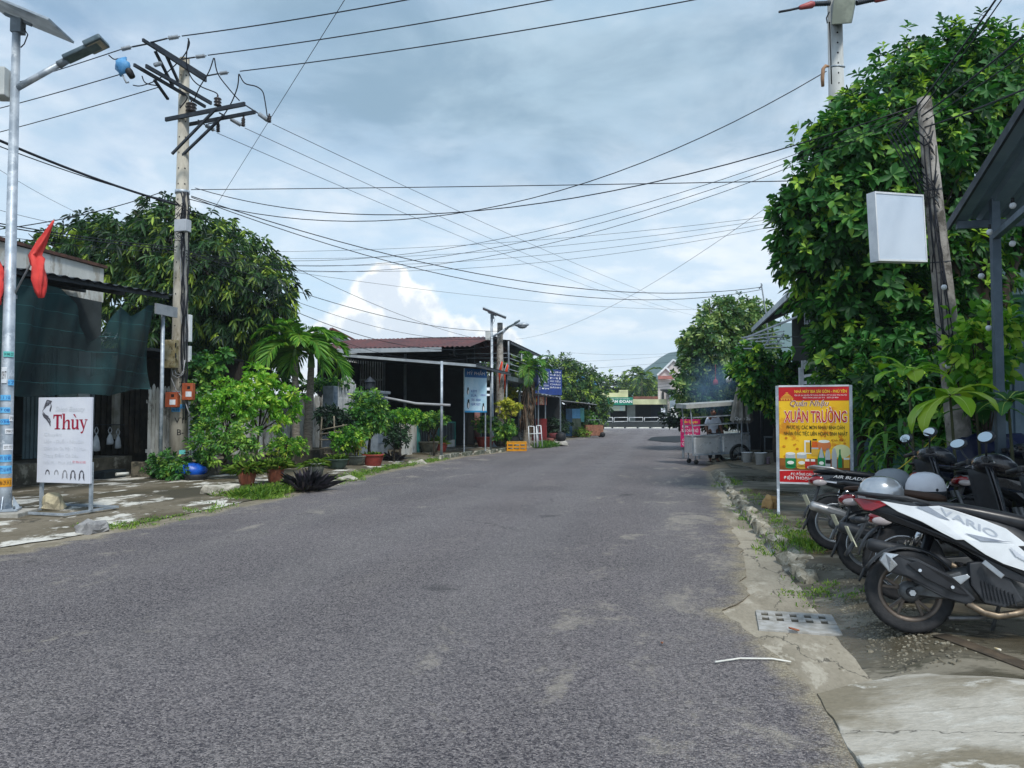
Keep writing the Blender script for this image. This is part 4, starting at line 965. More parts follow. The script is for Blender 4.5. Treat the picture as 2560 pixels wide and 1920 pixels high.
mang = [B(430, 600, 24, 1.5), B(330, 640, 24.5, 1.7), B(230, 640, 25, 1.5), B(540, 690, 23.5, 1.8), B(660, 720, 23.5, 1.15), B(620, 650, 24, 1.1), B(500, 620, 25, 1.5), B(470, 740, 24, 1.8), B(600, 800, 24, 1.5), B(350, 740, 25, 1.8), B(130, 650, 25, 1.4), B(560, 850, 24.5, 1.2), B(480, 850, 25, 1.5), B(690, 780, 23.5, .7), B(400, 540, 24.5, .8), B(235, 575, 25, .8), B(60, 670, 25, 1.3), B(390, 830, 24, 1.3), B(330, 880, 23.5, 1.2), B(430, 930, 23.5, 1.2), B(640, 880, 25.5, 1.2), B(540, 920, 24.5, 1.2)]
tree('mango_tree', 'large dense mango tree rising behind the power pole and fence', (-14.6, 22.2, .1), [(c_, tuple(q * .93 for q in r_)) for c_, r_ in mang], .28, LM_MANGO, 4300, 9, .27, .065, 4, shell=.45, up=.1, open_=1.25, droop=.55, tint0=.38, tintv=.26, wide=.4)

def spread_shrub(name, label, px, py, d, z, blobs, leafm, n, per, L, W, seed, r=.03, **k):
    b = C(px, py, d); b.z = z; return tree(name, label, b, blobs, r, leafm, n, per, L, W, seed, **k)
spread_shrub('garden_shrub', 'tall bright green broad-leaved shrub above the planter wall', 640, 1150, 17.6, .5, [B(650, 955, 17.6, .32), B(615, 985, 17.3, .34), B(690, 985, 17.6, .36), B(735, 1005, 17.8, .28), B(600, 1020, 17.2, .3), B(655, 1020, 17.5, .36), B(715, 1030, 17.6, .26), B(640, 930, 17.7, .2), B(700, 1060, 17.4, .2)], LM_BRIGHT, 300, 8, .15, .062, 21, up=.3, open_=1.2, tint0=.5, tintv=.2)
spread_shrub('garden_shrub', 'dense fresh green bushy shrub left of the tall broad-leaved one', 565, 1165, 16.8, .45, [B(575, 1000, 16.8, .34), B(540, 1015, 16.8, .28), B(615, 1020, 16.8, .28), B(560, 970, 17, .26), B(585, 1035, 16.7, .22)], LM_BRIGHT, 250, 8, .11, .045, 22, tint0=.42, tintv=.18)
spread_shrub('garden_shrub', 'low spreading light green shrub drooping over the planter wall', 560, 1172, 16.4, .4, [B(520, 1075, 16.4, .28), B(570, 1070, 16.3, .33), B(610, 1085, 16.4, .3), B(505, 1110, 16.3, .24), B(590, 1120, 16.3, .26), B(550, 1110, 16.2, .2), B(630, 1125, 16.3, .18), B(530, 1140, 16.1, .16)], LM_MIDG, 270, 7, .13, .045, 23, tint0=.62, tintv=.2)
spread_shrub('garden_shrub', 'dark weedy shrub growing at the foot of the power pole', 420, 1190, 16.5, .12, [B(410, 1160, 16.4, .3, .3, .26), B(440, 1175, 16.2, .28, .3, .2), B(495, 1150, 16.6, .25), B(390, 1175, 16.6, .18)], LM_MIDG, 240, 7, .12, .045, 24, tint0=.3)
spread_shrub('climbing_vine', 'leafy vine climbing the fence right of the power pole', 505, 1130, 18.8, .3, [B(500, 920, 18.6, .28, .28, .3), B(500, 980, 18.5, .22, .22, .4), B(505, 1040, 18.5, .2, .2, .35), B(525, 915, 18.7, .3), B(560, 890, 18.9, .16)], LM_MIDG, 260, 6, .16, .08, 25, tint0=.4)
spread_shrub('trailing_vine', 'vine trailing along the top of the garden fence by the palms', 700, 960, 24, 1.6, [B(760, 965, 25.4, .5, .5, .22), B(820, 960, 25.4, .6, .6, .2), B(690, 950, 24.5, .5, .5, .2)], LM_MIDG, 360, 6, .12, .06, 26, tint0=.3)

# palms
def palm(label, base, top, n, L, ll, seed, trunk_r, group=None, leafm=None, lw=.036, name='palm_tree', el0=(R(5), R(84)), droop=1.45, nl=36, shaft=True):
    rg = random.Random(seed); t = thing(name, label, 'palm', base, group=group); base, top = V(base), V(top)
    mb = MB(); pts = [base - V((0, 0, .1))] + [base.lerp(top, k / 10) for k in range(11)]
    mb.tube(pts, [trunk_r * 1.35] + [trunk_r * (1.25 - .5 * k / 10 + (.05 if k % 2 else 0)) for k in range(11)], 12)
    mb.build('trunk', mat('palm_trunk', (150, 144, 134), (112, 106, 98), 7, rough=.9, bump=.6, stretch=(1, 1, 5)), t, True, fix=False)
    if shaft: MB().tube([top - V((0, 0, .05)), top + V((0, 0, L * .16)), top + V((0, 0, L * .32))], [trunk_r * .95, trunk_r * .8, trunk_r * .35], 10).build('crown_shaft', mat('crown_shaft', (120, 150, 96), (98, 132, 80), 4), t, True, fix=False)
    hub = top + V((0, 0, L * .25 if shaft else 0))
    for k in range(n):
        az = k * 2.4 + rg.uniform(-.3, .3); el = el0[0] + (el0[1] - el0[0]) * ((k + .5) / n) ** .8
        pts, Bq, Dq, Nq, LL = frond(rg, hub, az, el, L * rg.uniform(.85, 1.1), droop * rg.uniform(.8, 1.2), nl, ll, lw)
        v, q = leaf_arrays(Bq, Dq, Nq, LL, np.full(len(LL), lw), .35, .05, .4)
        tn = np.repeat(np.clip(.5 + .18 * np.random.default_rng(seed * 31 + k).normal(size=len(LL)) + .12 * rg.uniform(-1, 1), 0, 1), 2)
        fo = link_mesh('frond', np_mesh('frond', v, q, tn), leafm or LM_PALM, t, True)
        MB().tube(pts, [.018 * (1 - .8 * i / 10) * (L / 1.2) for i in range(11)], 5).build('rachis', mat('rachis', (124, 150, 70), (100, 128, 56), 5), fo, True, fix=False)
    return t
def pbase(px, py, d, z): q = C(px, py, d); q.z = z; return q
palm('slender garden palm with a full arching crown at the picket fence', pbase(741, 1140, 22.8, .25), C(738, 905, 22.6), 16, 1.4, .55, 3, .1, 'garden palms')
palm('garden palm just right of its taller-crowned neighbour, leaning crown', pbase(768, 1138, 23.6, .25), C(778, 915, 23.4), 15, 1.4, .55, 8, .12, 'garden palms')

# ================================================================== LEFT SIDE, FURTHER ALONG
M_PICK = mat('weathered_white_wood', (206, 208, 206), (166, 166, 160), 3, rough=.9, c3=(96, 92, 84), s3=2.6, stretch=(1, 1, .4))
FX = -11.75
def fence():
    t = thing('picket_fence', 'weathered white picket fence behind the garden shrubs', 'fence', (FX, 20, .12))
    y = 15.9; k = 0
    while y < 27.0:
        h = 2.05 + .06 * math.sin(k * 1.7) + .05 * rnd.random(); w = .095
        MB().add([(FX, y, .3), (FX, y + w, .3), (FX, y + w, h), (FX, y + w / 2, h + .07), (FX, y, h), (FX - .022, y, .3), (FX - .022, y + w, .3), (FX - .022, y + w, h), (FX - .022, y + w / 2, h + .07), (FX - .022, y, h)], [(0, 1, 2, 3, 4), (9, 8, 7, 6, 5), (0, 5, 6, 1), (1, 6, 7, 2), (2, 7, 8, 3), (3, 8, 9, 4), (4, 9, 5, 0)]).build('picket', M_PICK, t, True)
        y += .138; k += 1
    for z in (.6, 1.75): MB().bbox((FX - .07, 15.9, z), (FX - .024, 27.0, z + .08)).build('rail', M_PICK, t, True)
    MB().bbox((FX - .1, 15.9, .0), (FX + .04, 27.0, .29)).build('footing_wall', mat('mossy_wall', (92, 88, 74), (62, 62, 48), 2, bump=.4), t, True)
    for y in (18.6, 21.4, 24.2, 27.1): MB().bbox((FX - .2, y, 0), (FX - .075, y + .13, 2.1)).build('post', M_PICK, t, True)
fence()
# planter wall
pw0, pw1 = G(500, 1205, .1), G(590, 1208, .1)
def planter():
    t = thing('planter', 'dark mossy concrete planter bed holding the garden shrubs', 'planter', (-10.6, 16.6, .12))
    w = mat('planter_concrete', (70, 68, 58), (48, 48, 40), 3, bump=.5, c3=(110, 104, 90), s3=3)
    MB().bbox((-10.02, 15.0, .03), (-9.9, 22.5, .47)).build('wall', w, t, True, bevel=.01)
    MB().bbox((-11.5, 15.0, .03), (-10.03, 15.12, .45)).build('wall', w, t, True, bevel=.01)
    MB().sheet(lambda u, v: (-11.6 + 1.57 * u, 15.13 + 9 * v, .38 + .05 * mn.noise(V((u * 5, v * 20, 0)))), 6, 24).build('soil', M_SOIL, t, True, fix=False)
planter()
# blue tied sack
def sack():
    c = G(478, 1200, .1); z = zl(c.x, c.y); mb = MB(); mb.ell((0, 0, .17), (.2, .32, .17), 18, 12)
    for i, p in enumerate(mb.v):
        k = mn.noise(V((p.x * 9, p.y * 9, p.z * 14))) * .05; mb.v[i] = V((c.x, c.y, z)) + Mx.Rotation(R(-60), 3, 'Z') @ (p * (1 + k * 2) + V((0, 0, .0)))
    one('blue_sack', mb, mat('blue_plastic', (16, 74, 176), (28, 98, 206), 5, rough=.35, bump=.3, bscale=14), 'bulging blue plastic sack at the foot of the power pole', 'sack', fix=False)
    one('black_basin', MB().lathe([(.001, 0), (.2, 0), (.25, .12), (.235, .12), (.19, .02), (.001, .02)], V((c.x, c.y - .05, z)) + V((.22, -.12, 0)), 20), M_BLACK, 'black plastic basin beside the blue sack', 'basin', fix=False)
sack()
# pots with grass, clay
M_CLAY = mat('terracotta', (160, 96, 72), (128, 74, 56), 5, rough=.9, bump=.2, c3=(186, 150, 120), s3=4)
M_REDPOT = mat('red_pot', (150, 62, 52), (124, 48, 42), 4, rough=.7, bump=.2)
M_GREYPOT = mat('cement_pot', (112, 118, 112), (88, 94, 88), 5, rough=.85, bump=.3, c3=(140, 142, 130), s3=5)
def potted(label, px, py, z, r, h, m_, plant, seed, group='potted plants'):
    c = G(px, py, z); c.z = z; t = thing('potted_plant', label, 'potted plant', c, group=group)
    MB().lathe(pot_profile(r, h), c, 24).build('pot', m_, t, True, fix=False)
    top = c + V((0, 0, h * .86)); plant(t, top, seed); return t
def pl_grass(n=60, L=.4, lean=.7, w=.006, m_=None, spread=.1):
    def f(t, top, seed): grass('grass_tuft', [top], n * 5, L, m_ or LM_GRASS, t, seed, spread * .8, lean, w * .55, .6)
    return f
def pl_bush(R_, H_, n, per, L, W, m_=None, **k):
    def f(t, top, seed):
        rg = random.Random(seed); c = top + V((0, 0, H_)); bl = lobes(rg, c, R_, 5); limbs('stem', top, bl, .025, M_BARK, t, seed=seed); crown('foliage', bl, n, per, L, W, m_ or LM_MIDG, t, seed, **k)
    return f
def pl_spiky(n, L, W, m_, up=.8):
    def f(t, top, seed):
        rg = np.random.default_rng(seed); b = np.tile(np.array([list(top)]), (n, 1)) + rg.normal(size=(n, 3)) * .02; d = unit(np.c_[rg.normal(size=(n, 2)), up * np.abs(rg.normal(size=n)) + .25])
        v, q = leaf_arrays(b, d, np.tile([[0, 0, 1.]], (n, 1)), L * (.6 + .6 * rg.random(n)), np.full(n, W), .25, .1, .4)
        link_mesh('leaves', np_mesh('leaves', v, q, np.repeat(np.clip(.5 + .25 * rg.normal(size=n), 0, 1), 2)), m_, t, True)
    return f
potted('clay pot with hanging grass at the left end of the planter front', 617, 1212, .1, .2, .34, M_CLAY, pl_grass(90, .42, .9), 1)
potted('clay pot with grassy tuft between planter and purple clump', 688, 1206, .1, .19, .34, M_CLAY, pl_grass(100, .5, .6), 2)
potted('white flowering tuft in a pot above the purple clump', 790, 1190, .1, .2, .3, M_GREYPOT, pl_grass(60, .35, .8, m_=LM_GRASS), 3)
def clump(label, px, py, n, L, W, m_, seed, up=.7, name='leafy_clump'):
    c = G(px, py, .1); c.z = zl(c.x, c.y) - .01; rg = np.random.default_rng(seed)
    b = np.c_[rg.normal(size=(n, 2)) * L * .22, np.zeros(n)]; d = unit(np.c_[b[:, :2] / L * 2.4 + rg.normal(size=(n, 2)) * .45, .35 + up * rg.random(n)])
    v, q = leaf_arrays(b, d, np.tile([[0, 0, 1.]], (n, 1)) + rg.normal(size=(n, 3)) * .2, L * (.55 + .55 * rg.random(n)), np.full(n, W), .12, .15, .4)
    o = link_mesh(name, np_mesh(name, v, q, np.repeat(np.clip(.5 + .25 * rg.normal(size=n), 0, 1), 2)), m_); o.location = c; return tag(o, label, 'plant')
clump('wide clump of dark purple sword-shaped leaves at the road edge', 762, 1215, 240, .52, .055, LM_PURP, 4)
clump('small dark spiky clump right of the red bowl planter', 980, 1150, 90, .4, .045, LM_PURP, 5)
# green glazed trough, bowls and pots in a row
def bowl(label, px, py, r, h, m_, plant, seed): return potted(label, px, py, zl(G(px, py, .1).x, G(px, py, .1).y), r, h, m_, plant, seed)
bowl('wide red clay bowl planter with weeds at the pavement edge', 933, 1166, .30, .34, M_REDPOT, pl_grass(40, .3, .7), 6)
bowl('low grey cement bowl planter left of the red bowl', 888, 1162, .33, .26, M_GREYPOT, pl_bush((.25, .25, .25), .3, 60, 6, .1, .04, LM_YEL), 7)
bowl('green cement trough pot behind the purple clump', 842, 1172, .3, .26, mat('green_pot', (66, 84, 76), (52, 68, 62), 5), pl_grass(40, .4, .5), 8)
bowl('patterned stone bonsai pot standing on a slab', 1072, 1132, .36, .40, mat('stone_pot', (132, 128, 112), (100, 98, 86), 6, bump=.5, bscale=14), pl_bush((.36, .36, .4), .75, 170, 6, .1, .045), 9)
bowl('red pot with fern behind the stone bonsai pot', 1103, 1130, .24, .34, M_REDPOT, pl_spiky(80, .5, .05, LM_GRASS), 10)
for k, (px, py) in enumerate(((1213, 1117), (1234, 1114), (1250, 1112))):
    bowl(('leftmost and largest red pot of the three by the banner', 'middle red pot of the three by the banner', 'rightmost red pot of the three by the banner')[k], px, py, (.42, .36, .3)[k], (.42, .4, .38)[k], M_REDPOT, pl_bush((.55, .55, .45), .55, 210, 6, .13, .06, LM_MIDG, tint0=.55), 11 + k)
# stones at the road edge
for k, (px, py, s, lb) in enumerate(((800, 1205, (.3, .34, .14), 'pale broken stone beside the purple clump'), (832, 1202, (.24, .26, .12), 'whitish rounded stone right of the pale one'), (868, 1192, (.4, .5, .1), 'flat pale slab of stone at the road edge'), (1040, 1150, (.6, .8, .06), 'cracked flat paving slab in front of the bonsai pot'), (550, 1232, (.5, .4, .16), 'round brown stone in front of the planter wall'))):
    stone(px, py, s, lb, 11 + k, mat('pale_rubble', (188, 184, 172), (150, 146, 134), 6, bump=.6))
def strip_grass(name, pts, n, h, label, seed, m_=None):
    rg = random.Random(seed); P_ = []
    for i in range(n):
        k = rg.random() * (len(pts) - 1); j = int(k); a, b = pts[j], pts[j + 1]; p = a.lerp(b, k - j) + V((rg.gauss(0, .16), rg.gauss(0, .16), 0)); p.z = (zl if p.x < 0 else zr)(p.x, p.y) - .01; P_.append(p)
    o = grass(name, P_, 22, h, m_ or LM_GRASS, None, seed, .06, .45, .005); tag(o, label, 'grass', kind='stuff')
strip_grass('grass', [G(585, 1238, .05), G(640, 1236, .06), G(700, 1222, .06), G(745, 1212, .08)], 230, .24, 'bright green grass along the road edge below the planter', 1)
strip_grass('grass', [G(585, 1245, .03), G(680, 1240, .03)], 60, .1, 'short grass creeping onto the road edge', 2)
strip_grass('grass', [G(820, 1205, .08), G(900, 1180, .08), G(1000, 1160, .08), G(1120, 1140, .08)], 160, .12, 'thin grass between the stones and pots', 3)
strip_grass('grass', [G(230, 1318, .03), G(310, 1312, .03), G(560, 1262, .03)], 60, .07, 'sparse short grass at the left road edge', 4)
# shrubs and trees along the wall
def sh(name, label, px, py, d, z, px2, py2, R_, leafm, n, per, L, W, seed, k=6, r=.03, **kw):
    b = C(px, py, d); b.z = z; c = C(px2, py2, d); return tree(name, label, b, lobes(random.Random(seed), c, R_, k), r, leafm, n, per, L, W, seed, **kw)
sh('garden_shrub', 'dark purplish shrub with drooping leaves beside the bamboo rack', 830, 1140, 21.5, .2, 832, 1050, (.5, .5, .5), LM_DARK, 380, 7, .16, .05, 31, tint0=.4)
sh('frangipani_shrub', 'tall green shrub in front of the grey gate pillar', 925, 1150, 22.5, .2, 922, 1040, (.62, .6, .75), LM_MIDG, 520, 7, .19, .06, 32, tint0=.42, k=8, r=.045)
sh('garden_shrub', 'low bushy shrub under the frangipani shrub', 895, 1155, 22, .2, 888, 1085, (.42, .4, .4), LM_MIDG, 260, 7, .12, .05, 33, tint0=.55)
sh('topiary_tree', 'flat-topped trained tree on a thin trunk by the white wall', 1000, 1140, 24, .15, 1008, 1042, (.55, .55, .26), LM_BRIGHT, 420, 7, .12, .05, 34, tint0=.3, r=.035)
sh('garden_shrub', 'leafy shrub trained as an arch over the teal gate', 1085, 1110, 26.5, .2, 1082, 1052, (.55, .5, .32), LM_MIDG, 330, 7, .12, .05, 35, tint0=.5)
sh('garden_shrub', 'thin straggling shrub beneath the flat-topped tree', 985, 1145, 23, .15, 990, 1095, (.4, .4, .4), LM_DARK, 160, 7, .12, .05, 36, tint0=.8)
sh('garden_shrub', 'fresh green low bush between the planter and the bamboo rack', 715, 1165, 19.5, .35, 715, 1120, (.45, .45, .35), LM_BRIGHT, 300, 6, .1, .035, 38, tint0=.35)
sh('garden_shrub', 'leafy plant right of the bamboo rack', 870, 1150, 21, .2, 868, 1100, (.4, .4, .4), LM_BRIGHT, 240, 6, .12, .05, 39, tint0=.25)
# bamboo rack
def rack():
    t = thing('bamboo_rack', 'leaning rack of thin bamboo poles by the dark shrub', 'rack', G(830, 1150, .15)); m_ = mat('bamboo', (128, 120, 104), (98, 92, 80), 5, rough=.8)
    for a, b in (((805, 1042), (800, 1120)), ((858, 1060), (852, 1130)), ((835, 1040), (838, 1135))): MB().tube([C(*a, 20.9), C(*b, 20.9)], .02, 6).build('pole', m_, t, True, fix=False)
    for a, b in (((800, 1075), (868, 1062)), ((800, 1085), (850, 1080)), ((798, 1100), (850, 1098)), ((798, 1122), (862, 1112)), ((810, 1135), (862, 1132))): MB().tube([C(*a, 20.85), C(*b, 20.85)], .018, 6).build('rung', m_, t, True, fix=False)
rack()

# ---- gate, pillars, boundary wall of the red-roofed house
M_STONEG = mat('grey_stone_tile', (126, 138, 150), (104, 116, 128), 5, rough=.8, bump=.3)
M_GRILLE = mat('white_grille', (206, 210, 212), (180, 184, 188), 3, rough=.6)
M_TEAL = mat('teal_paint', (72, 148, 142), (56, 124, 120), 3, rough=.7)
GX = -10.4
def gate():
    t = thing('house_gate', 'white barred gate between grey pillars at the red-roofed house', 'gate', (GX, 26, .15))
    y0, y1, z0, z1 = fac(846, 950, 888, 1060, GX)
    n = 11
    for k in range(n + 1):
        y = y0 + (y1 - y0) * k / n; MB().bbox((GX - .015, y - .018, .25), (GX + .015, y + .018, z1 - .1 + .25 * math.sin(math.pi * k / n))).build('bar', M_GRILLE, t, True)
    for z in (.35, 1.2, 2.0): MB().bbox((GX - .03, y0, z), (GX - .016, y1, z + .06)).build('rail', M_GRILLE, t, True)
    return y0, y1, z1
gy0, gy1, gz1 = gate()
def pillar(label, px0, px1, ptop, X, cap=True, m_=M_STONEG):
    y0, y1, _, z1 = fac(px0, ptop, px1, 1100, X); t = thing('gate_pillar', label, 'pillar', (X, (y0 + y1) / 2, .15), group='gate pillars')
    MB().bbox((X - (y1 - y0), y0, .1), (X, y1, z1)).build('shaft', m_, t, True, bevel=.02)
    if cap:
        MB().bbox((X - (y1 - y0) - .07, y0 - .07, z1), (X + .07, y1 + .07, z1 + .1)).build('cap', M_STONEG, t, True, bevel=.02)
        c = ((X - (y1 - y0) / 2), (y0 + y1) / 2, z1 + .1); MB().lathe([(.05, 0), (.1, .05), (.16, .1), (.16, .3), (.22, .32), (.02, .5), (.001, .52)], c, 8, smooth=False).build('lantern', M_DSTEEL, t, True)
    for k in range(4): MB().bbox((X, y0 + .06, .5 + k * .45), (X + .012, y1 - .06, .5 + k * .45 + .36)).build('tile', mat('pillar_tile', (92, 108, 128), (122, 136, 150), 7), t, True)
pillar('narrow tiled pillar at the left of the white gate', 833, 845, 965, GX, False); pillar('broad grey pillar with lantern at the right of the white gate', 889, 912, 985, GX + .05)
pillar('second lantern pillar beside the dark porch', 945, 970, 985, GX + .9)
y0, y1, z0, z1 = fac(912, 1060, 1012, 1135, GX + .4)
one('garden_wall', MB().bbox((GX - .02, gy1 + .75, .1), (GX + .16, gy1 + 3.4, 1.55)), M_WALLW, 'stained whitewashed garden wall right of the gate', 'wall')
y0, y1, z0, z1 = fac(1012, 1060, 1042, 1132, -8.6)
one('gate_wall', MB().bbox((-8.8, y0, .1), (-8.6, y1, z1 + .1)), M_WALLW, 'short white wall end beside the teal gate', 'wall', bevel=.015)
def tealgate():
    X = -8.65; t = thing('teal_gate', 'teal framed barred gate under the black awning', 'gate', (X, 28, .15))
    y0, y1, z0, z1 = fac(1046, 1056, 1136, 1110, X)
    for y in (y0 + .02, (y0 + y1) / 2, y1): MB().bbox((X - .05, y - .05, .15), (X + .05, y + .05, z1)).build('post', M_TEAL, t, True)
    for k in range(22):
        y = y0 + .1 + (y1 - y0 - .2) * k / 21
        if abs(y - (y0 + y1) / 2) > .06: MB().bbox((X - .012, y - .012, .45), (X + .012, y + .012, z1 - .06)).build('bar', M_STEEL, t, True)
    MB().bbox((X - .02, y0 + .1, z1 - .05), (X + .02, y1 - .06, z1 + .01)).build('rail', M_TEAL, t, True); MB().bbox((X - .04, y0 + .1, .15), (X + .04, y1 - .06, .43)).build('plinth', M_WALLW, t, True)
tealgate()

# ---- the red-roofed house
M_REDROOF = mat('red_roof_sheet', (104, 58, 54), (84, 56, 54), 1.5, rough=.6, c3=(76, 44, 46), s3=1.)
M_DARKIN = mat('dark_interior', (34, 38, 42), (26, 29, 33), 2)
def red_house():
    t = thing('red_roof_house', 'house with dark red corrugated roof and white vertical grille', 'house', (-12.5, 31, .1))
    Y0 = 29.2; eL, eR = PY(868, 880, Y0), PY(1122, 866, Y0)
    zE = (eL.z + eR.z) / 2; xL, xR = -14.2, eR.x + .7
    rz = PY(1000, 849, Y0 + 4.2).z
    corr_sheet(lambda u, v: (xL + (xR + .25 - xL) * u + .5 * v * (1 - u) * 0, Y0 + 4.4 * v, zE + .07 + (rz - zE) * v), 12 * 34, 3, .02, 34).build('roof', M_REDROOF, t, True, fix=False)
    MB().bbox((xL, Y0 - .03, zE - .12), (xR - 1.0, Y0 + .03, zE + .05)).build('gutter', mat('gutter_white', (170, 178, 184), (150, 158, 164), 2), t, True)
    corr_sheet(lambda u, v: (xL + (xR + .25 - xL) * u, Y0 + 4.4 + 4.5 * v, rz + .07 - (rz - zE) * v), 12 * 34, 3, .02, 34).build('roof', M_REDROOF, t, True, fix=False)
    # walls
    WY = Y0 + 1.0
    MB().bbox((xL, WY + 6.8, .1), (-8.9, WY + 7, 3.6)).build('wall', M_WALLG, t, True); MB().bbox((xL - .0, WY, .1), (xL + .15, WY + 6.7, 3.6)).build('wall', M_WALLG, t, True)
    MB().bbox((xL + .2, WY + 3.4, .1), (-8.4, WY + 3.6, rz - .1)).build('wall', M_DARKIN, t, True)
    # grille of thin white bars across the front
    gx0, gx1 = PY(800, 900, WY).x, PY(957, 900, WY).x
    n = 26; zt, zb = PY(900, 893, WY).z, PY(900, 985, WY).z
    for k in range(n + 1):
        x = gx0 + (gx1 - gx0) * k / n; MB().bbox((x - .022, WY - .02, zb), (x + .022, WY + .02, zt)).build('grille_bar', M_GRILLE, t, True)
    for f_ in (.0, .62, .97): z = zt + (zb - zt) * f_; MB().bbox((gx0, WY - .045, z - .03), (gx1, WY - .021, z + .03)).build('grille_rail', M_GRILLE, t, True)
    MB().bbox((gx0 - .1, WY, .1), (gx1 + .1, WY + .15, zb - .02)).build('wall', M_WALLW, t, True)
    for px in (957, 1010): x = PY(px, 900, WY).x; MB().bbox((x, WY - .02, zb if px < 1000 else .1), (x + .09, WY + .07, zE - .1)).build('porch_post', M_STEEL, t, True)
    MB().bbox((xL + .1, WY + .3, zE - .15), (-8.7, WY + 6.6, zE - .1)).build('ceiling', M_DARKIN, t, True)
    return zE
red_house()
# grey gabled roof further back, seen left of the red roof
def back_house():
    t = thing('back_house', 'small house with pale gable and red roof edge behind the palms', 'house', C(850, 1030, 38)); c = C(850, 1030, 38)
    L_, R_ = C(815, 880, 38), C(905, 866, 38); ap = C(836, 828, 38)
    MB().add([(L_.x, L_.y, .1), (R_.x, R_.y, .1), (R_.x, R_.y, R_.z), ap, (L_.x, L_.y, L_.z)], [(0, 1, 2, 3, 4)]).build('gable_wall', M_WALLW, t, True, solid=.15, fix=False)
    MB().bar(L_ + V((-.2, -.2, -.05)), ap + V((0, -.2, .1)), .5, .1).bar(ap + V((0, -.2, .1)), R_ + V((.3, -.2, 0)), .5, .1).build('roof_edge', M_REDROOF, t, True)
back_house()
# black sheet awning on posts in front
M_WHITEBAR = mat('pale_edge', (176, 184, 190), (150, 158, 166), 2, rough=.5)
def black_awning():
    t = thing('black_awning', 'long black sheet awning on a grey post beside the red-roofed house', 'awning', (-8.2, 27.5, .1))
    a = C(885, 872, 27.0); b = C(1000, 905, 25.3); c = C(1170, 918, 25.6); d = C(1262, 948, 29)
    z = b.z; X0, X1 = -12.6, c.x + .1
    def f(u, v): return (X0 + (X1 - X0) * u, 25.5 + 6.2 * v, z + .55 * (1 - u) - .28 * v * 0 + .0)
    corr_sheet(lambda u, v: f(v, u), 12 * 30, 4, .016, 30).build('sheet', M_ROOFD, t, True, fix=False)
    q0, q1 = V(f(.12, 0)), V(f(1, 0)); MB().bar(q0 - V((0, 0.03, .06)), q1 - V((0, .03, .06)), .05, .09).build('front_beam', M_WHITEBAR, t, True)
    MB().bar(V(f(1, 0)) - V((.03, 0, .06)), V(f(1, 1)) - V((.03, 0, .06)), .05, .08).build('side_beam', M_DSTEEL, t, True)
    p = G(1104, 1150, .1); px = C(1104, 1000, 25.6); MB().tube([(px.x, px.y, .05), (px.x, px.y, z + .05)], .045, 10).build('post', M_GALV, t, True, fix=False)
    for v in (.5, .98): q = V(f(.97, v)); MB().tube([(q.x, q.y, .05), (q.x, q.y, q.z - .05)], .04, 8).build('post', M_STEEL, t, True, fix=False)
    MB().tube([C(962, 994, 24.9), C(1040, 1009, 24.9), C(1126, 1013, 24.9)], .04, 8).build('roller_pole', mat('pale_pipe', (170, 172, 176), (150, 152, 156), 3), t, True, fix=False)
    # the dim wall behind
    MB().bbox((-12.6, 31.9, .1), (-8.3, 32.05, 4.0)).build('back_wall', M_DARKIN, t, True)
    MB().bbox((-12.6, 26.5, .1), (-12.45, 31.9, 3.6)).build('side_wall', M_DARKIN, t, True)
    MB().bbox((-12.4, 25.6, .0), (-8.0, 31.9, .16)).build('floor', M_RPAVE, t, True)
black_awning()
# high dark roof on stilts (upper terrace)
def terrace():
    t = thing('roof_terrace', 'open upper terrace under a wide dark sheet roof on thin posts', 'building', (-9.5, 38, .1))
    a, b, c = C(1040, 853, 33.5), C(1150, 850, 36), C(1335, 880, 40.5)
    zR = b.z; zE = c.z
    MB().sheet(lambda u, v: (a.x - 1 + (b.x - a.x + 1) * u + (0), 33.5 + 9 * v, zR + .0), 4, 4).build('roof', M_ROOFD, t, True, solid=.05)
    def f(u, v): return (b.x + (c.x - b.x) * u, 33.5 + 9 * v, zR + (zE - zR) * u ** 1.4)
    corr_sheet(lambda u, v: f(v, u), 200, 5, .015, 24).build('roof', M_ROOFD, t, True, solid=.03, fix=False)
    for u in (.02, .97):
        for v in (.0, .35, .7, 1): q = V(f(u, v)); MB().tube([(q.x, q.y, 3.2), (q.x, q.y, q.z - .03)], .04, 8).build('post', M_WHITEBAR, t, True, fix=False)
    for u in (.0, .5, 1): MB().bar(V(f(u, 0)) - V((0, 0, .1)), V(f(u, 1)) - V((0, 0, .1)), .05, .08).build('purlin', M_DSTEEL, t, True)
    # railing
    q0, q1 = V(f(.97, 0)), V(f(.97, 1))
    for z in (3.5, 3.75, 4.0, 4.2): MB().bar((q0.x, q0.y, z), (q1.x, q1.y, z), .03, .03).build('rail', M_WHITEBAR, t, True); MB().bar((a.x - 1, 33.4, z), (q0.x, 33.4, z), .03, .03).build('rail', M_WHITEBAR, t, True)
    MB().bbox((-13, 33.3, 3.0), (q0.x, 42.5, 3.2)).build('floor', M_WALLG, t, True)
    MB().bbox((-13, 34.2, .1), (-8.6, 34.4, 3.0)).build('wall', mat('blue_wall', (74, 112, 132), (60, 96, 116), 2), t, True)
    MB().bbox((-8.75, 38.4, .1), (-8.6, 42.4, 3.0)).build('wall', M_DARKIN, t, True)
    MB().tube([C(1193, 1000, 34.5), C(1193, 1100, 34.5)], .14, 12).build('column', mat('pink_column', (176, 128, 124), (150, 108, 104), 3), t, True, fix=False)
    MB().bbox((-11.8, 34.1, .3), (-10.2, 34.18, 2.4)).build('door', M_TEAL, t, True)
terrace()
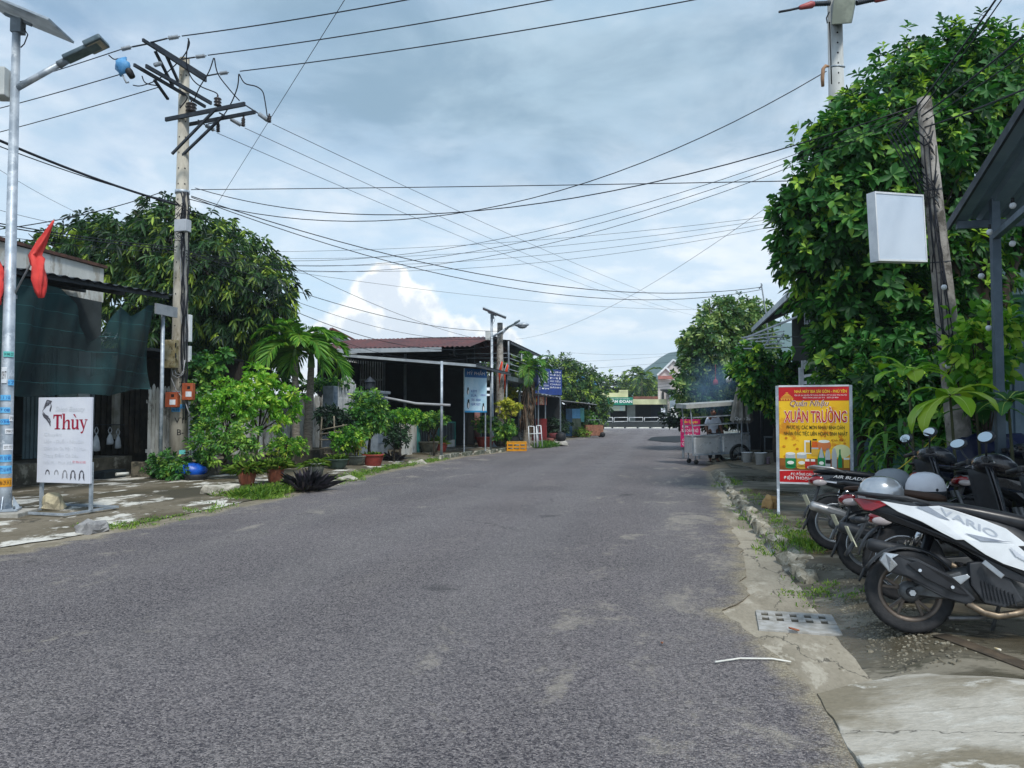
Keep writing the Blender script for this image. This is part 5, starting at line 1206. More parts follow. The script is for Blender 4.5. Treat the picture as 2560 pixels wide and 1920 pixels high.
# banner with penguins
def banner():
    a, b = C(1161, 1030, 27.8), C(1216, 1030, 28.6); ang = math.atan2(b.y - a.y, b.x - a.x); W = ((b.x - a.x) ** 2 + (b.y - a.y) ** 2) ** .5
    mid = (a + b) / 2; z0, z1 = C(1188, 1031, 28.2).z, C(1188, 922, 28.2).z; g = .13
    t = thing('shop_banner', 'blue and white banner with penguins on two thin legs', 'sign', (mid.x, mid.y, g), ang)
    z0 -= g; z1 -= g; H = z1 - z0
    MB().bbox((-W / 2, -.015, z0), (W / 2, .015, z1)).build('panel', mat('banner_pale', (166, 206, 226), (196, 222, 236), 2, rough=.5), t)
    MB().bbox((-W / 2, -.02, z1 - H * .2), (W / 2, -.0155, z1)).build('header', mat('banner_blue', (40, 110, 176), (30, 92, 156), 3, rough=.5), t)
    MB().bbox((-W / 2, -.02, z0), (W / 2, -.0155, z0 + H * .04)).build('footer', mat('banner_blue2', (50, 140, 190)), t)
    for s in (-1, 1): MB().bbox((s * (W / 2 - .02) - .02, .016, 0), (s * (W / 2 - .02) + .02, .05, z1)).build('leg', M_GALV, t)
    y = -.024
    text(t, 'MỸ PHẨM', 0, z1 - H * .14, H * .07, M_INKW, y, w=W * .8)
    for i, s in enumerate(('KEM', 'SỮA', 'TRÀ - BÁNH', 'NƯỚC NGỌT')): text(t, s, -W * .1 if i < 2 else 0, z0 + H * (.46 - i * .1), H * .055, M_INKB, y, w=W * (.25 if i < 2 else .42))
    text(t, 'MENU', W * .33, z0 + H * .38, H * .04, mat('ink_violet', (110, 90, 170)), y, w=W * .22)
    for cx, cz, s in ((-W * .34, z0 + H * .17, .9), (W * .34, z0 + H * .1, .8), (-W * .36, z0 + H * .47, .7)):
        o = MB(); o.add([(cx + math.cos(a_) * .075 * s, y, cz + math.sin(a_) * .16 * s) for a_ in [k * .52 for k in range(12)]], [tuple(range(12))]).add([(cx + math.cos(a_) * .05 * s, y, cz + .17 * s + math.sin(a_) * .06 * s) for a_ in [k * .52 for k in range(12)]], [tuple(range(12))]); o.build('penguin', M_INK, t, fix=False)
        MB().add([(cx + .01 + math.cos(a_) * .045 * s, y - .003, cz - .02 + math.sin(a_) * .12 * s) for a_ in [k * .52 for k in range(12)]], [tuple(range(12))]).build('penguin_belly', M_INKW, t, fix=False)
banner()
# near kerb blocks at the banner
kb = tag(bpy.data.objects.new('kerb_left', None), kind='structure'); col.objects.link(kb)
for k in range(9):
    y = 24.5 + k * 1.0; x = interp(LEFT, y + .5) - .03; MB().box((x, y + .5, .06), (.2, .97, .16), rz=R(1)).build('kerb_block', mat('kerb_concrete', (112, 116, 104), (84, 90, 78), 4, bump=.4, c3=(190, 188, 176), s3=5), kb, bevel=.015)

# ---- crates, frames, stalls further down
M_YCRATE = mat('crate_yellow', (226, 158, 30), (206, 136, 22), 4, rough=.5)
def crate(label, px, py, L=.8, rz=.0):
    c = G(px, py, .02); t = thing('plastic_crate', label, 'crate', (c.x, c.y, max(.02, zl(c.x, c.y))), rz, 'yellow plastic crates'); H_, W_ = .38, .42
    for s in (-1, 1):
        for z in (0, .13, .27): MB().bbox((-L / 2, s * W_ / 2 - .012, z), (L / 2, s * W_ / 2 + .012, z + .07)).build('slat', M_YCRATE, t); MB().bbox((s * L / 2 - .012, -W_ / 2 + .013, z), (s * L / 2 + .012, W_ / 2 - .013, z + .07)).build('slat', M_YCRATE, t)
        for x in (-L / 2 + .03, -L / 6, L / 6, L / 2 - .03): MB().bbox((x - .025, s * (W_ / 2 + .0145) - .002, 0), (x + .025, s * (W_ / 2 + .0145) + .002, H_)).build('rib', M_YCRATE, t)
    MB().bbox((-L / 2 + .013, -W_ / 2 + .013, 0), (L / 2 - .013, W_ / 2 - .013, .02)).build('base', M_YCRATE, t); MB().bbox((-L / 2, -W_ / 2, .345), (L / 2, W_ / 2, .38)).build('lid', mat('crate_load', (196, 150, 60), (160, 120, 50), 9), t)
crate('yellow plastic crate on the road edge in front of the metal frame', 1292, 1127, .78, R(8)); crate('yellow plastic crate beside the rubbish cart, left of the pair', 1447, 1092, .8, R(12)); crate('yellow plastic crate nearest the rubbish cart', 1466, 1086, .8, R(-5))
def mframe():
    t = thing('metal_frame', 'white welded metal frame barrier standing on the pavement', 'frame', G(1345, 1112, .1)); d = 32
    for x in (1321, 1341): MB().tube([C(x, 1066, d), C(x + 2, 1118, d)], .022, 6).build('upright', M_WHITE, t, True, fix=False)
    for x in (1341.5, 1352): MB().tube([C(x, 1064, d + .05), C(x + 4, 1116, d + .05)], .022, 6).build('upright', M_WHITE, t, True, fix=False)
    for a, b in (((1321, 1066), (1335, 1066)), ((1341, 1064), (1352, 1064)), ((1322, 1085), (1353, 1083)), ((1335, 1066), (1336, 1118))): MB().tube([C(*a, d), C(*b, d)], .022, 6).build('bar', M_WHITE, t, True, fix=False)
mframe()
M_BLUE = mat('sign_blue', (28, 62, 136), (22, 50, 116), 1.5, rough=.5)
def board(name, label, x0, y0, x1, y1, d0, d1, m_, texts=(), legs=True, cat='sign', g=.1, extra=None):
    a, b = C(x0, (y0 + y1) / 2, d0), C(x1, (y0 + y1) / 2, d1); ang = math.atan2(b.y - a.y, b.x - a.x); W = ((b.x - a.x) ** 2 + (b.y - a.y) ** 2) ** .5
    mid = (a + b) / 2; dm = (d0 + d1) / 2; xm = (x0 + x1) / 2; z0, z1 = C(xm, y1, dm).z - g, C(xm, y0, dm).z - g
    t = thing(name, label, cat, (mid.x, mid.y, g), ang); MB().bbox((-W / 2, -.02, z0), (W / 2, .02, z1)).build('panel', m_, t)
    if legs:
        for s in (-1, 1): MB().bbox((s * (W / 2 - .06) - .03, .021, 0), (s * (W / 2 - .06) + .03, .08, z1 - .05)).build('leg', M_STEEL, t)
    for s, u, v, h, w, mm in texts: text(t, s, u * W, z0 + (z1 - z0) * v, (z1 - z0) * h, mm, -.026, w=W * w if w else None)
    if extra: extra(t, W, z0, z1)
    return t
board('billboard', 'blue billboard with white C emblem partly hidden by the palm', 1297, 912, 1345, 968, 40, 38.5, M_BLUE, (('C', -.28, .28, .5, .4, M_INKW), ('afe', .15, .45, .14, .5, M_INKW)))
board('billboard', 'blue billboard with columns of white menu text above the red banner', 1338, 922, 1404, 987, 41.5, 43.5, M_BLUE, [(s, -.22, .8 - i * .12, .06, .42, M_INKW) for i, s in enumerate(('CÀ PHÊ', 'SINH TỐ', 'NƯỚC ÉP', 'GIẢI KHÁT', 'TRÀ SỮA', 'CƠM'))] + [(s, .24, .86 - i * .12, .06, .4, M_INKW) for i, s in enumerate(('BÚN', 'PHỞ BÒ', 'MÌ', 'HỦ TIẾU', 'CHÁO', 'BÁNH'))])
board('stall_banner', 'red and yellow stall banner below the blue billboard', 1318, 991, 1366, 1012, 41, 43, mat('banner_red', (186, 40, 36), (160, 34, 34), 4), (('QUÁN CƠM', -.22, .3, .45, .5, M_YEL),), extra=lambda t, W, z0, z1: MB().bbox((W * .12, -.0235, z0 + .02), (W * .48, -.0205, z1 - .02)).build('picture', mat('food_photo', (214, 190, 160), (170, 90, 70), 6), t))
def stalls():
    t = thing('market_stall', 'lean-to market stall with dark interior and maroon counter', 'stall', (-6.8, 42, .1))
    c = C(1342, 1075, 41.5); MB().bbox((c.x - .55, c.y - .04, .1), (c.x + .55, c.y, 1.25)).build('counter', mat('maroon_panel', (122, 40, 44), (100, 34, 38), 3), t, True)
    MB().bbox((-11, 45.6, .1), (c.x + .6, 45.8, 2.6)).build('back_wall', M_DARKIN, t, True)
    a, b = C(1270, 985, 38), C(1368, 1014, 42.5); MB().sheet(lambda u, v: (-10.5 + (b.x + 10.8) * u, 37.6 + 8 * v, 2.75 - .25 * u + .03 * math.sin(v * 40)), 4, 60).build('roof', mat('zinc_roof', (146, 152, 156), (112, 118, 122), 2, rough=.6, c3=(104, 84, 70), s3=3), t, True, solid=.02, fix=False)
    for px, d in ((1298, 37.6), (1363, 42), (1240, 36.5)): q = C(px, 1050, d); MB().tube([(q.x, q.y, .05), (q.x, q.y, 2.6)], .045, 8).build('post', M_STEEL, t, True, fix=False)
    t2 = thing('market_stall', 'farther shack with blue tarps and rusty zinc roof', 'stall', (-7, 52, .1))
    q = C(1400, 1010, 47); MB().sheet(lambda u, v: (-10 + (q.x + 11.6) * u, 45.9 + 9.5 * v, 2.7 - .55 * u - .02 * math.sin(v * 50)), 4, 60).build('roof', mat('zinc_roof', (146, 152, 156)), t2, True, solid=.02, fix=False)
    for i, (x0, x1, y0, y1, d, m_) in enumerate(((1415, 1430, 1022, 1085, 48.5, mat('blue_panel', (54, 92, 122), (44, 76, 104), 3)), (1427, 1450, 1022, 1046, 49, mat('tarp_sky', (104, 164, 206), (84, 146, 190), 3)), (1450, 1460, 1020, 1055, 50, M_TEAL), (1430, 1452, 1046, 1085, 49.2, mat('mossy_panel', (108, 116, 96), (80, 92, 70), 3)))):
        a, b = C(x0, y1, d), C(x1, y0, d + .6); m0 = .1 if i in (0, 3) else a.z
        MB().add([(a.x, a.y, m0), (b.x, b.y, m0), (b.x, b.y, b.z), (a.x, a.y, b.z)], [(0, 1, 2, 3)]).build(('wall_panel', 'tarp', 'tarp', 'wall_panel')[i], m_, t2, True, solid=.03, fix=False)
    MB().bbox((-11, 56, .1), (-5.6, 56.15, 2.2)).build('back_wall', M_DARKIN, t2, True)
    for px, d in ((1392, 46), (1472, 53)): q = C(px, 1050, d); MB().tube([(q.x, q.y, .05), (q.x, q.y, 2.3)], .045, 8).build('post', M_STEEL, t2, True, fix=False)
stalls()
# bicycle leaning in the shade
def bicycle():
    c = G(1292, 1108, .12); t = thing('bicycle', 'dark bicycle parked under the zinc roof behind the grey post', 'bicycle', (c.x - .3, c.y + 1.0, .13), R(20))
    for x, nm in ((-.5, 'rear'), (.5, 'front')):
        w = MB().tube([(x + math.cos(a) * .32, 0, .33 + math.sin(a) * .32) for a in [k * math.pi / 10 for k in range(21)]], .018, 6, cap=False).build('wheel', M_BLACK, t, fix=False)
        for k in range(6): a = k * math.pi / 6; MB().tube([(x - math.cos(a) * .3, 0, .33 - math.sin(a) * .3), (x + math.cos(a) * .3, 0, .33 + math.sin(a) * .3)], .004, 4).build('spoke', M_GALV, w, fix=False)
    mb = MB()
    for a, b in (((-.5, .33), (-.1, .3)), ((-.1, .3), (-.2, .78)), ((-.2, .74), (.36, .8)), ((-.1, .3), (.36, .72)), ((-.5, .33), (-.2, .74)), ((.5, .33), (.34, .95))): mb.tube([(a[0], 0, a[1]), (b[0], 0, b[1])], .018, 6)
    mb.build('frame', M_DSTEEL, t, fix=False); MB().box((-.2, 0, .84), (.24, .13, .05)).build('saddle', M_BLACK, t, bevel=.015); MB().tube([(.28, -.26, .98), (.36, -.1, 1.0), (.36, .1, 1.0), (.28, .26, .98)], .014, 6).build('handlebar', M_GALV, t, fix=False)
bicycle()
# palm with a thick shaggy trunk
pt = palm('palm with thick shaggy dead-leaf trunk growing by the stall roof', pbase(1318, 1100, 37.5, .1), C(1326, 922, 37.3), 16, 1.3, .4, 17, .17, lw=.06, el0=(R(-30), R(80)), nl=24, leafm=LM_MIDG, shaft=False)
mb = MB(); tb, tt = V(pbase(1312, 1100, 37.4, .1)), C(1322, 930, 37.2)
for k in range(40):
    a = rnd.random() * 6.28; z = rnd.uniform(.35, 1.); p = tb.lerp(tt, z); mb.tube([p + V((math.cos(a) * .15, math.sin(a) * .15, 0)), p + V((math.cos(a) * .32, math.sin(a) * .32, -.5 * rnd.random() - .2)), p + V((math.cos(a) * .27, math.sin(a) * .27, -1.1))], [.05, .035, .01], 4)
mb.build('dead_leaves', mat('dead_palm', (112, 92, 74), (80, 66, 54), 6, bump=.5), pt, True, fix=False)
tree('small_tree', 'yellow-green small tree on a thin stem in front of the stall', pbase(1268, 1105, 32, .1), [B(1255, 1015, 32, .26, .26, .16), B(1278, 1024, 32, .24, .24, .15), B(1270, 1005, 32, .24, .24, .14), B(1290, 1014, 32, .18), B(1262, 1036, 32, .16)], .04, LM_YEL, 130, 7, .14, .07, 41, tint0=.5)
tree('small_tree', 'yellow-green shrub spilling over the stall roof edge', pbase(1275, 1000, 38.5, 2.7), [B(1268, 978, 38.3, .45, .45, .25), B(1280, 984, 38.2, .3, .3, .2)], .03, LM_YEL, 120, 7, .14, .07, 42, tint0=.45)
sh('garden_shrub', 'leafy bush right of the three red pots', 1262, 1108, 32, .12, 1262, 1085, (.5, .5, .45), LM_MIDG, 260, 6, .13, .06, 43, tint0=.5)
sh('garden_shrub', 'bushy plants in the shade beside the maroon counter', 1385, 1090, 45, .1, 1385, 1070, (.9, .8, .7), LM_DARK, 240, 6, .2, .08, 44, tint0=.7)
sh('garden_shrub', 'green shrub in front of the blue tarp shack', 1470, 1075, 53, .1, 1462, 1056, (.9, .8, .9), LM_MIDG, 260, 6, .22, .09, 45, tint0=.4)
sh('garden_shrub', 'weeds beside the yellow crates', 1462, 1098, 49, .03, 1460, 1082, (.6, .5, .35), LM_GRASS, 160, 6, .16, .05, 46)
# concrete pole with street light, second and third lamps
def street_light_pole(label, px, d, ytop, name='utility_pole', arm=True, lean=0):
    b = C(px, 1060, d); top = C(px - lean, ytop, d); t = thing(name, label, 'utility pole', (b.x, b.y, .08)); MB().tube([(b.x, b.y, 0), (b.x, b.y, 2), (top.x, top.y, top.z)], [.2, .18, .12], 12).build('shaft', M_OLDC, t, True, fix=False)
    if arm:
        q = [(px + 2, 845), (px + 8, 832), (px + 22, 818), (px + 38, 812), (px + 48, 811)]
        MB().tube([C(a, y_, d) for a, y_ in q], .035, 8).build('arm', M_GALV, t, True, fix=False)
        h = C(px + 54, 812, d); MB().ell(h, (.34, .18, .1), 12, 8).build('lamp_head', M_GALV, t, True, fix=False); MB().ell(h + V((.03, 0, -.06)), (.22, .15, .11), 12, 8).build('lens', M_GLASSY, t, True, fix=False)
    return t
street_light_pole('old concrete pole with a curved street-light arm among the shops', 1250, 33.6, 807)
l2 = C(1229, 1060, 33); solar_lamp((l2.x, l2.y, .1), 'solar street lamp standing among the shops beside the old concrete pole', R(14), 5.72)
l3 = C(1452, 1040, 78); solar_lamp((l3.x, l3.y, .1), 'farthest solar street lamp near the cross street', R(14), 6.5)
for i, (px, py, d, lb) in enumerate(((1252, 955, 33.3, 'orange-red flag on the old concrete pole, upper of two'), (1238, 948, 32.8, 'red flag on the solar lamp among the shops'), (1461, 1000, 77.5, 'orange flag hanging on the farthest street lamp'))):
    b = C(px, py, d); k = d / 38; t = thing('flag', lb, 'flag', b)
    MB().tube([b, b + V((.3, 0, .9)) * k], .015, 6).build('flagpole', M_GALV, t, True, fix=False)
    MB().sheet(lambda u, v: b + V((.3, -.05, .9)) * k * (1 - u * .6) + V((.03 + .1 * math.sin(v * 3) * v, .06 * math.sin(v * 5 + u), -v * (.15 + .85 * u))) * k, 8, 8).build('cloth', mat('flag_orange', (230, 96, 66), (214, 76, 54), 3), t, True, solid=.01, fix=False)
# rubbish cart of woven panels
def rubbish():
    c = G(1484, 1093, .02); t = thing('rubbish_cart', 'brown woven rubbish cart with a wire hood at the road edge', 'cart', (c.x, c.y, .02), R(15)); m_ = mat('wicker', (150, 104, 82), (122, 82, 66), 9, bump=.6, bscale=25)
    for s in (-1, 1): MB().bbox((-.55, s * .35 - .02, .12), (.55, s * .35 + .02, .78)).build('side_panel', m_, t); MB().bbox((s * .55 - .02, -.33, .12), (s * .55 + .02, .33, .78)).build('end_panel', m_, t)
    MB().bbox((-.53, -.33, .1), (.53, .33, .14)).build('floor', m_, t)
    for y in (-.35, .35): MB().tube([(-.5, y, .78), (-.35, y, 1.1), (.4, y, 1.12), (.55, y, .78)], .015, 6).build('hoop', M_STEEL, t, fix=False)
    for s in (-1, 1): MB().lathe([(.001, -.03), (.17, -.03), (.17, .03), (.001, .03)], (.5, s * .42, .17), 16, m=Mx.Rotation(R(90), 3, 'X')).build('wheel', M_BLACK, t)
    MB().tube([(.55, -.2, .7), (.85, -.2, .95), (.85, .2, .95), (.55, .2, .7)], .018, 6).build('handle', M_STEEL, t, fix=False)
rubbish()
for i, (px, py, m_, lb) in enumerate(((1384, 1098, mat('dark_red_bag', (104, 40, 44), (80, 30, 36), 5), 'dark red tub in front of the shaded plants'), (1402, 1103, M_BLACK, 'black rubbish bag on the pavement beside the stall'), (1148, 1100, mat('red_bucket', (170, 60, 64), (150, 50, 56), 5), 'red bucket left of the banner leg'))):
    c = G(px, py, .1); one('tub' if i != 1 else 'rubbish_bag', MB().lathe([(.001, 0), (.2, 0), (.26, .12), (.27, .34), (.2, .4 if i == 1 else .34), (.05, .48 if i == 1 else .3), (.001, .5 if i == 1 else .3)], (c.x, c.y, .1), 14), m_, lb, 'tub' if i != 1 else 'bag', fix=False)
# broken slabs at the road edge by the frame
for i, (px, py, s, lb) in enumerate(((1395, 1110, (.9, 1.0, .16), 'pale concrete wedge at the stall entrance'), (1375, 1106, (.4, .6, .3), 'brown brick-coloured block beside the concrete wedge'))): stone(px, py, s, lb, 31 + i, mat('wedge', (176, 172, 164), (150, 146, 138), 4) if i == 0 else mat('brick_block', (120, 72, 62), (96, 58, 52), 5))
strip_grass('grass', [G(1350, 1118, .08), G(1372, 1112, .08)], 40, .45, 'green weeds beside the metal frame', 6, LM_MIDG)
# broad spreading tree
tree('spreading_tree', 'broad dark tree with layered crown behind the blue billboards', pbase(1440, 1040, 58, .1), [B(1390, 925, 58, 2.0, 2, 1.0), B(1430, 945, 58, 2.2, 2, 1.0), B(1400, 965, 57, 2.0, 2, .9), B(1450, 985, 56, 1.8, 1.8, .9), B(1475, 1010, 56, 1.5, 1.5, 1.0), B(1480, 1040, 56, 1.2, 1.2, .9), B(1420, 1010, 56, 1.6, 1.6, 1.)], .25, LM_MANGO, 2200, 7, .32, .1, 51, tint0=.4, tintv=.25, droop=.2)
tree('leafy_tree', 'dark tree behind the upper terrace and shaggy palm', pbase(1290, 1000, 48, .1), [B(1285, 930, 47, 1.3), B(1275, 900, 48, 1.0), B(1240, 915, 47, .9)], .2, LM_MANGO, 480, 7, .28, .1, 52, tint0=.4)

# ================================================================== THE FAR END
FD = 86.0
M_CREAM = mat('cream_paint', (206, 208, 168), (184, 186, 148), 1, rough=.9)
M_TEALSIGN = mat('pharmacy_green', (24, 138, 112), (20, 120, 98), 1, rough=.5)
def far():
    t = thing('pharmacy_building', 'low cream shop building with green pharmacy sign across the end street', 'building', C(1590, 1045, FD))
    def rect(name, x0, y0, x1, y1, m_, off=0., dep=.3, parent=t):
        a, b = C(x0, y1, FD - off), C(x1, y0, FD - off); ang = math.atan2(b.y - a.y, b.x - a.x); w = ((b.x - a.x) ** 2 + (b.y - a.y) ** 2) ** .5
        c = (a + b) / 2 + V((-math.sin(ang), math.cos(ang), 0)) * dep / 2
        return MB().box(c, (w, dep, b.z - a.z), rz=ang).build(name, m_, parent, True)
    rect('back_wall', 1500, 1008, 1675, 1072, M_DARKIN, -3.0, .2)
    rect('canopy', 1500, 998, 1672, 1011, M_CREAM, 2.0, 5.2)
    rect('parapet', 1502, 982, 1570, 997, M_CREAM, 1.0, .3); rect('parapet', 1548, 975, 1570, 981.6, M_CREAM, .9, .3)
    rect('roof', 1585, 991, 1645, 997.6, mat('rust_tile', (128, 80, 70), (98, 62, 56), 1.2), 0, 4)
    rect('pillar', 1568, 1011, 1588, 1072, mat('grey_tile', (142, 150, 150), (120, 128, 128), 1), .5, .5); rect('pillar', 1504, 1028, 1526, 1072, M_WALLG, .5, .5); rect('pillar', 1660, 1011, 1672, 1072, M_WALLG, .5, .5)
    rect('shutter', 1628, 1012, 1659, 1072, mat('blue_shutter', (30, 44, 66), (24, 36, 54), 2), -1, .1)
    s = rect('menu_board', 1653, 1018, 1663, 1031, M_STK_W, 2.4, .1)
    b2 = rect('lower_banner', 1504, 1014, 1563, 1027, mat('banner_cream', (216, 218, 190), (190, 210, 214), .8), 2.6, .1)
    # green sign with lettering
    a, b = C(1501, 1005, FD - 3.2), C(1582, 1005, FD - 3.2); ang = math.atan2(b.y - a.y, b.x - a.x); W = ((b.x - a.x) ** 2 + (b.y - a.y) ** 2) ** .5; z0, z1 = C(1540, 1012.5, FD - 3.2).z, C(1540, 993, FD - 3.2).z
    sg = thing('pharmacy_sign', 'green pharmacy sign reading TÂM ĐOAN with a white cross', 'sign', ((a.x + b.x) / 2, (a.y + b.y) / 2, z0), ang); H = z1 - z0
    MB().bbox((-W / 2, -.06, 0), (W / 2, .12, H)).build('panel', M_TEALSIGN, sg)
    text(sg, 'TÂM ĐOAN', W * .12, H * .28, H * .34, M_INKW, -.07, w=W * .72, bold=.03); text(sg, 'QUẦY THUỐC TÂY NHÂN DÂN', W * .1, H * .74, H * .12, M_INKW, -.07, w=W * .6)
    cr = MB(); n = 20; R0, R1 = H * .3, H * .25; cx, cz = -W * .39, H * .48
    for k in range(n): a0, a1 = 6.2832 * k / n, 6.2832 * (k + 1) / n; cr.quad(*[(cx + math.cos(a_) * r, -.07, cz + math.sin(a_) * r) for a_, r in ((a0, R0), (a0, R1), (a1, R1), (a1, R0))])
    cr.bbox((cx - R1 * .7, -.072, cz - R1 * .25), (cx + R1 * .7, -.068, cz + R1 * .25)).bbox((cx - R1 * .25, -.073, cz - R1 * .7), (cx + R1 * .25, -.067, cz + R1 * .7)); cr.build('emblem', M_INKW, sg, fix=False)
    a, b = C(1493, 1000, FD - 3), C(1500, 1000, FD - 3); one('blade_sign', MB().box(((a.x + b.x) / 2, (a.y + b.y) / 2, C(1497, 1005, FD - 3).z), (.3, .2, 1.1), rz=ang), mat('blade_teal', (60, 150, 140), (90, 180, 170), 2), 'narrow teal sign at the left end of the pharmacy canopy', 'sign')
    # gabled house to the right
    t2 = thing('gabled_house', 'tall pale house with stepped gables right of the pharmacy', 'house', C(1690, 1045, FD + 3))
    for i, (xa, xm, xb, ya, ym, d) in enumerate(((1645, 1664, 1682, 938, 920, FD + 2.5), (1662, 1683, 1715, 922, 901, FD + 4))):
        pts = [C(xa, 1066, d), C(xb, 1066, d), C(xb, ya, d), C(xm, ym, d), C(xa, ya, d)]; MB().add(pts, [(0, 1, 2, 3, 4)]).build('gable_wall', mat('pale_pink_wall', (214, 206, 204), (196, 188, 186), .6), t2, True, solid=.3, fix=False)
        MB().bar(C(xa - 2, ya, d - .3), C(xm, ym - 1.5, d - .3), .3, .18).bar(C(xm, ym - 1.5, d - .3), C(xb + 2, ya, d - .3), .3, .18).build('gable_trim', M_WHITE, t2, True)
    a, b = C(1645, 948, FD + 2), C(1684, 940, FD + 2); MB().bbox((a.x, a.y - .3, a.z), (b.x, b.y, b.z)).build('red_band', mat('brick_band', (176, 116, 110), (160, 104, 98), 2), t2, True)
    for x in (1655, 1668): a, b = C(x, 1000, FD + 2.1), C(x + 5, 978, FD + 2.1); MB().bbox((a.x, a.y, a.z), (b.x, b.y + .1, b.z)).build('window', M_DARKIN, t2, True)
    one('corner_wall', MB().bbox(C(1672, 1062, FD - .5), C(1700, 985, FD + 2)), mat('blue_grey_wall', (150, 166, 180), (128, 146, 160), 1, c3=(100, 110, 118), s3=2), 'blue-grey stained wall beside the gabled house', 'wall')
    one('white_wall', MB().bbox(C(1678, 1058, FD - 3), C(1705, 1018, FD - 1.5)), M_WALLW, 'white wall corner at the right end of the pharmacy', 'wall')
    b_ = C(1672, 1062, FD - 2.2); tt = C(1671, 985, FD - 2.2); up_ = thing('utility_pole', 'dark utility pole at the right end of the pharmacy canopy', 'utility pole', b_); MB().tube([b_, tt], [.16, .13], 10).build('shaft', M_OLDC, up_, True, fix=False); MB().lathe([(.1, 0), (.3, .12), (.9, .4), (.9, .5), (.001, .5)], tt, 14).build('shade_hood', M_DSTEEL, up_, True, fix=False)
    # dark retaining wall and railings
    ww = thing('barrier_wall', 'long dark low wall along the end street', 'wall', C(1590, 1071, 81)); a, b = C(1500, 1072, 81), C(1720, 1070, 80.5); MB().bar((a.x, a.y, .35), (b.x, b.y, .35), .25, .75, (0, 0, 1)).build('wall', mat('dark_wall', (38, 44, 48), (50, 56, 58), .8), ww, True)
    for k in range(7):
        p = a.lerp(b, (k + .5) / 7); MB().box((p.x, p.y - .35, .06), (1.1, .3, .12), rz=R(k * 9)).build('kerb_chunk', M_PALE, ww, True, bevel=.03)
    x = 1504
    for k in range(6):
        x1 = x + (30 if k == 0 else 38 if k < 4 else 30); r_ = thing('railing', ('leftmost pipe railing panel on the dark wall', 'second pipe railing panel from the left on the dark wall', 'third pipe railing panel from the left on the dark wall', 'fourth pipe railing panel from the left on the dark wall', 'pipe railing panel in front of the white wall corner', 'rightmost pipe railing panel behind the food cart')[k], 'railing', C(x + 15, 1054, 80.8), group='pipe railings')
        p = [C(x + 1, 1044, 80.8), C(x1 - 3, 1043.5, 80.8), C(x1 - 3, 1053.5, 80.8), C(x + 1, 1054, 80.8)]
        MB().tube(p + [p[0]], .045, 6).build('loop', M_GRILLE, r_, True, fix=False)
        for q in (p[0], p[1]): MB().tube([V((q.x, q.y, .6)), q], .04, 6).build('post', M_GRILLE, r_, True, fix=False)
        x = x1
    palm('coconut palm rising behind the pharmacy roof', pbase(1602, 1000, 98, .1), C(1603, 945, 98), 16, 3.4, .9, 23, .2, lw=.14, el0=(R(-40), R(70)), nl=18, leafm=LM_MANGO, shaft=False, name='coconut_palm')
    tree('leafy_tree', 'green tree mass behind the pharmacy parapet', pbase(1560, 1000, 105, .1), [B(1520, 975, 104, 2.2), B(1590, 985, 104, 3.2, 3, 1.8), B(1625, 985, 104, 2.6, 2.6, 1.8), B(1550, 970, 106, 2.2), B(1480, 985, 104, 2.4)], .3, LM_MANGO, 700, 6, .6, .25, 61, tint0=.45)
    bh = thing('blue_roof_house', 'distant house with bright blue metal roof left of the pharmacy', 'house', C(1450, 1000, 100)); a, b = C(1415, 960, 100), C(1492, 960, 100); z0, z1 = C(1450, 962, 100).z, C(1450, 938, 100).z
    MB().add([(a.x, a.y, z0), (b.x, b.y, z0), (b.x - 1, b.y + 3, z1), (a.x + 1, a.y + 3, z1), (a.x, a.y + 6, z0), (b.x, b.y + 6, z0)], [(0, 1, 2, 3), (3, 2, 5, 4), (1, 5, 2), (0, 3, 4)]).build('roof', mat('blue_roof', (64, 130, 196), (50, 112, 176), .5, rough=.5), bh, True)
    MB().bbox((a.x + .3, a.y + .3, .1), (b.x - .3, b.y + 5.7, z0 - .02)).build('wall', M_WALLW, bh, True)
far()

# ================================================================== RIGHT SIDE
LM_BANG = leafmat('leaf_almond', (18, 60, 26), (52, 118, 42), (168, 206, 70), .32, .6)
LM_RTREE = leafmat('leaf_rtree', (34, 68, 44), (84, 126, 70), (178, 198, 116), .3)
LM_BIG = leafmat('leaf_big', (60, 124, 30), (128, 184, 44), (200, 220, 80), .4, .35)
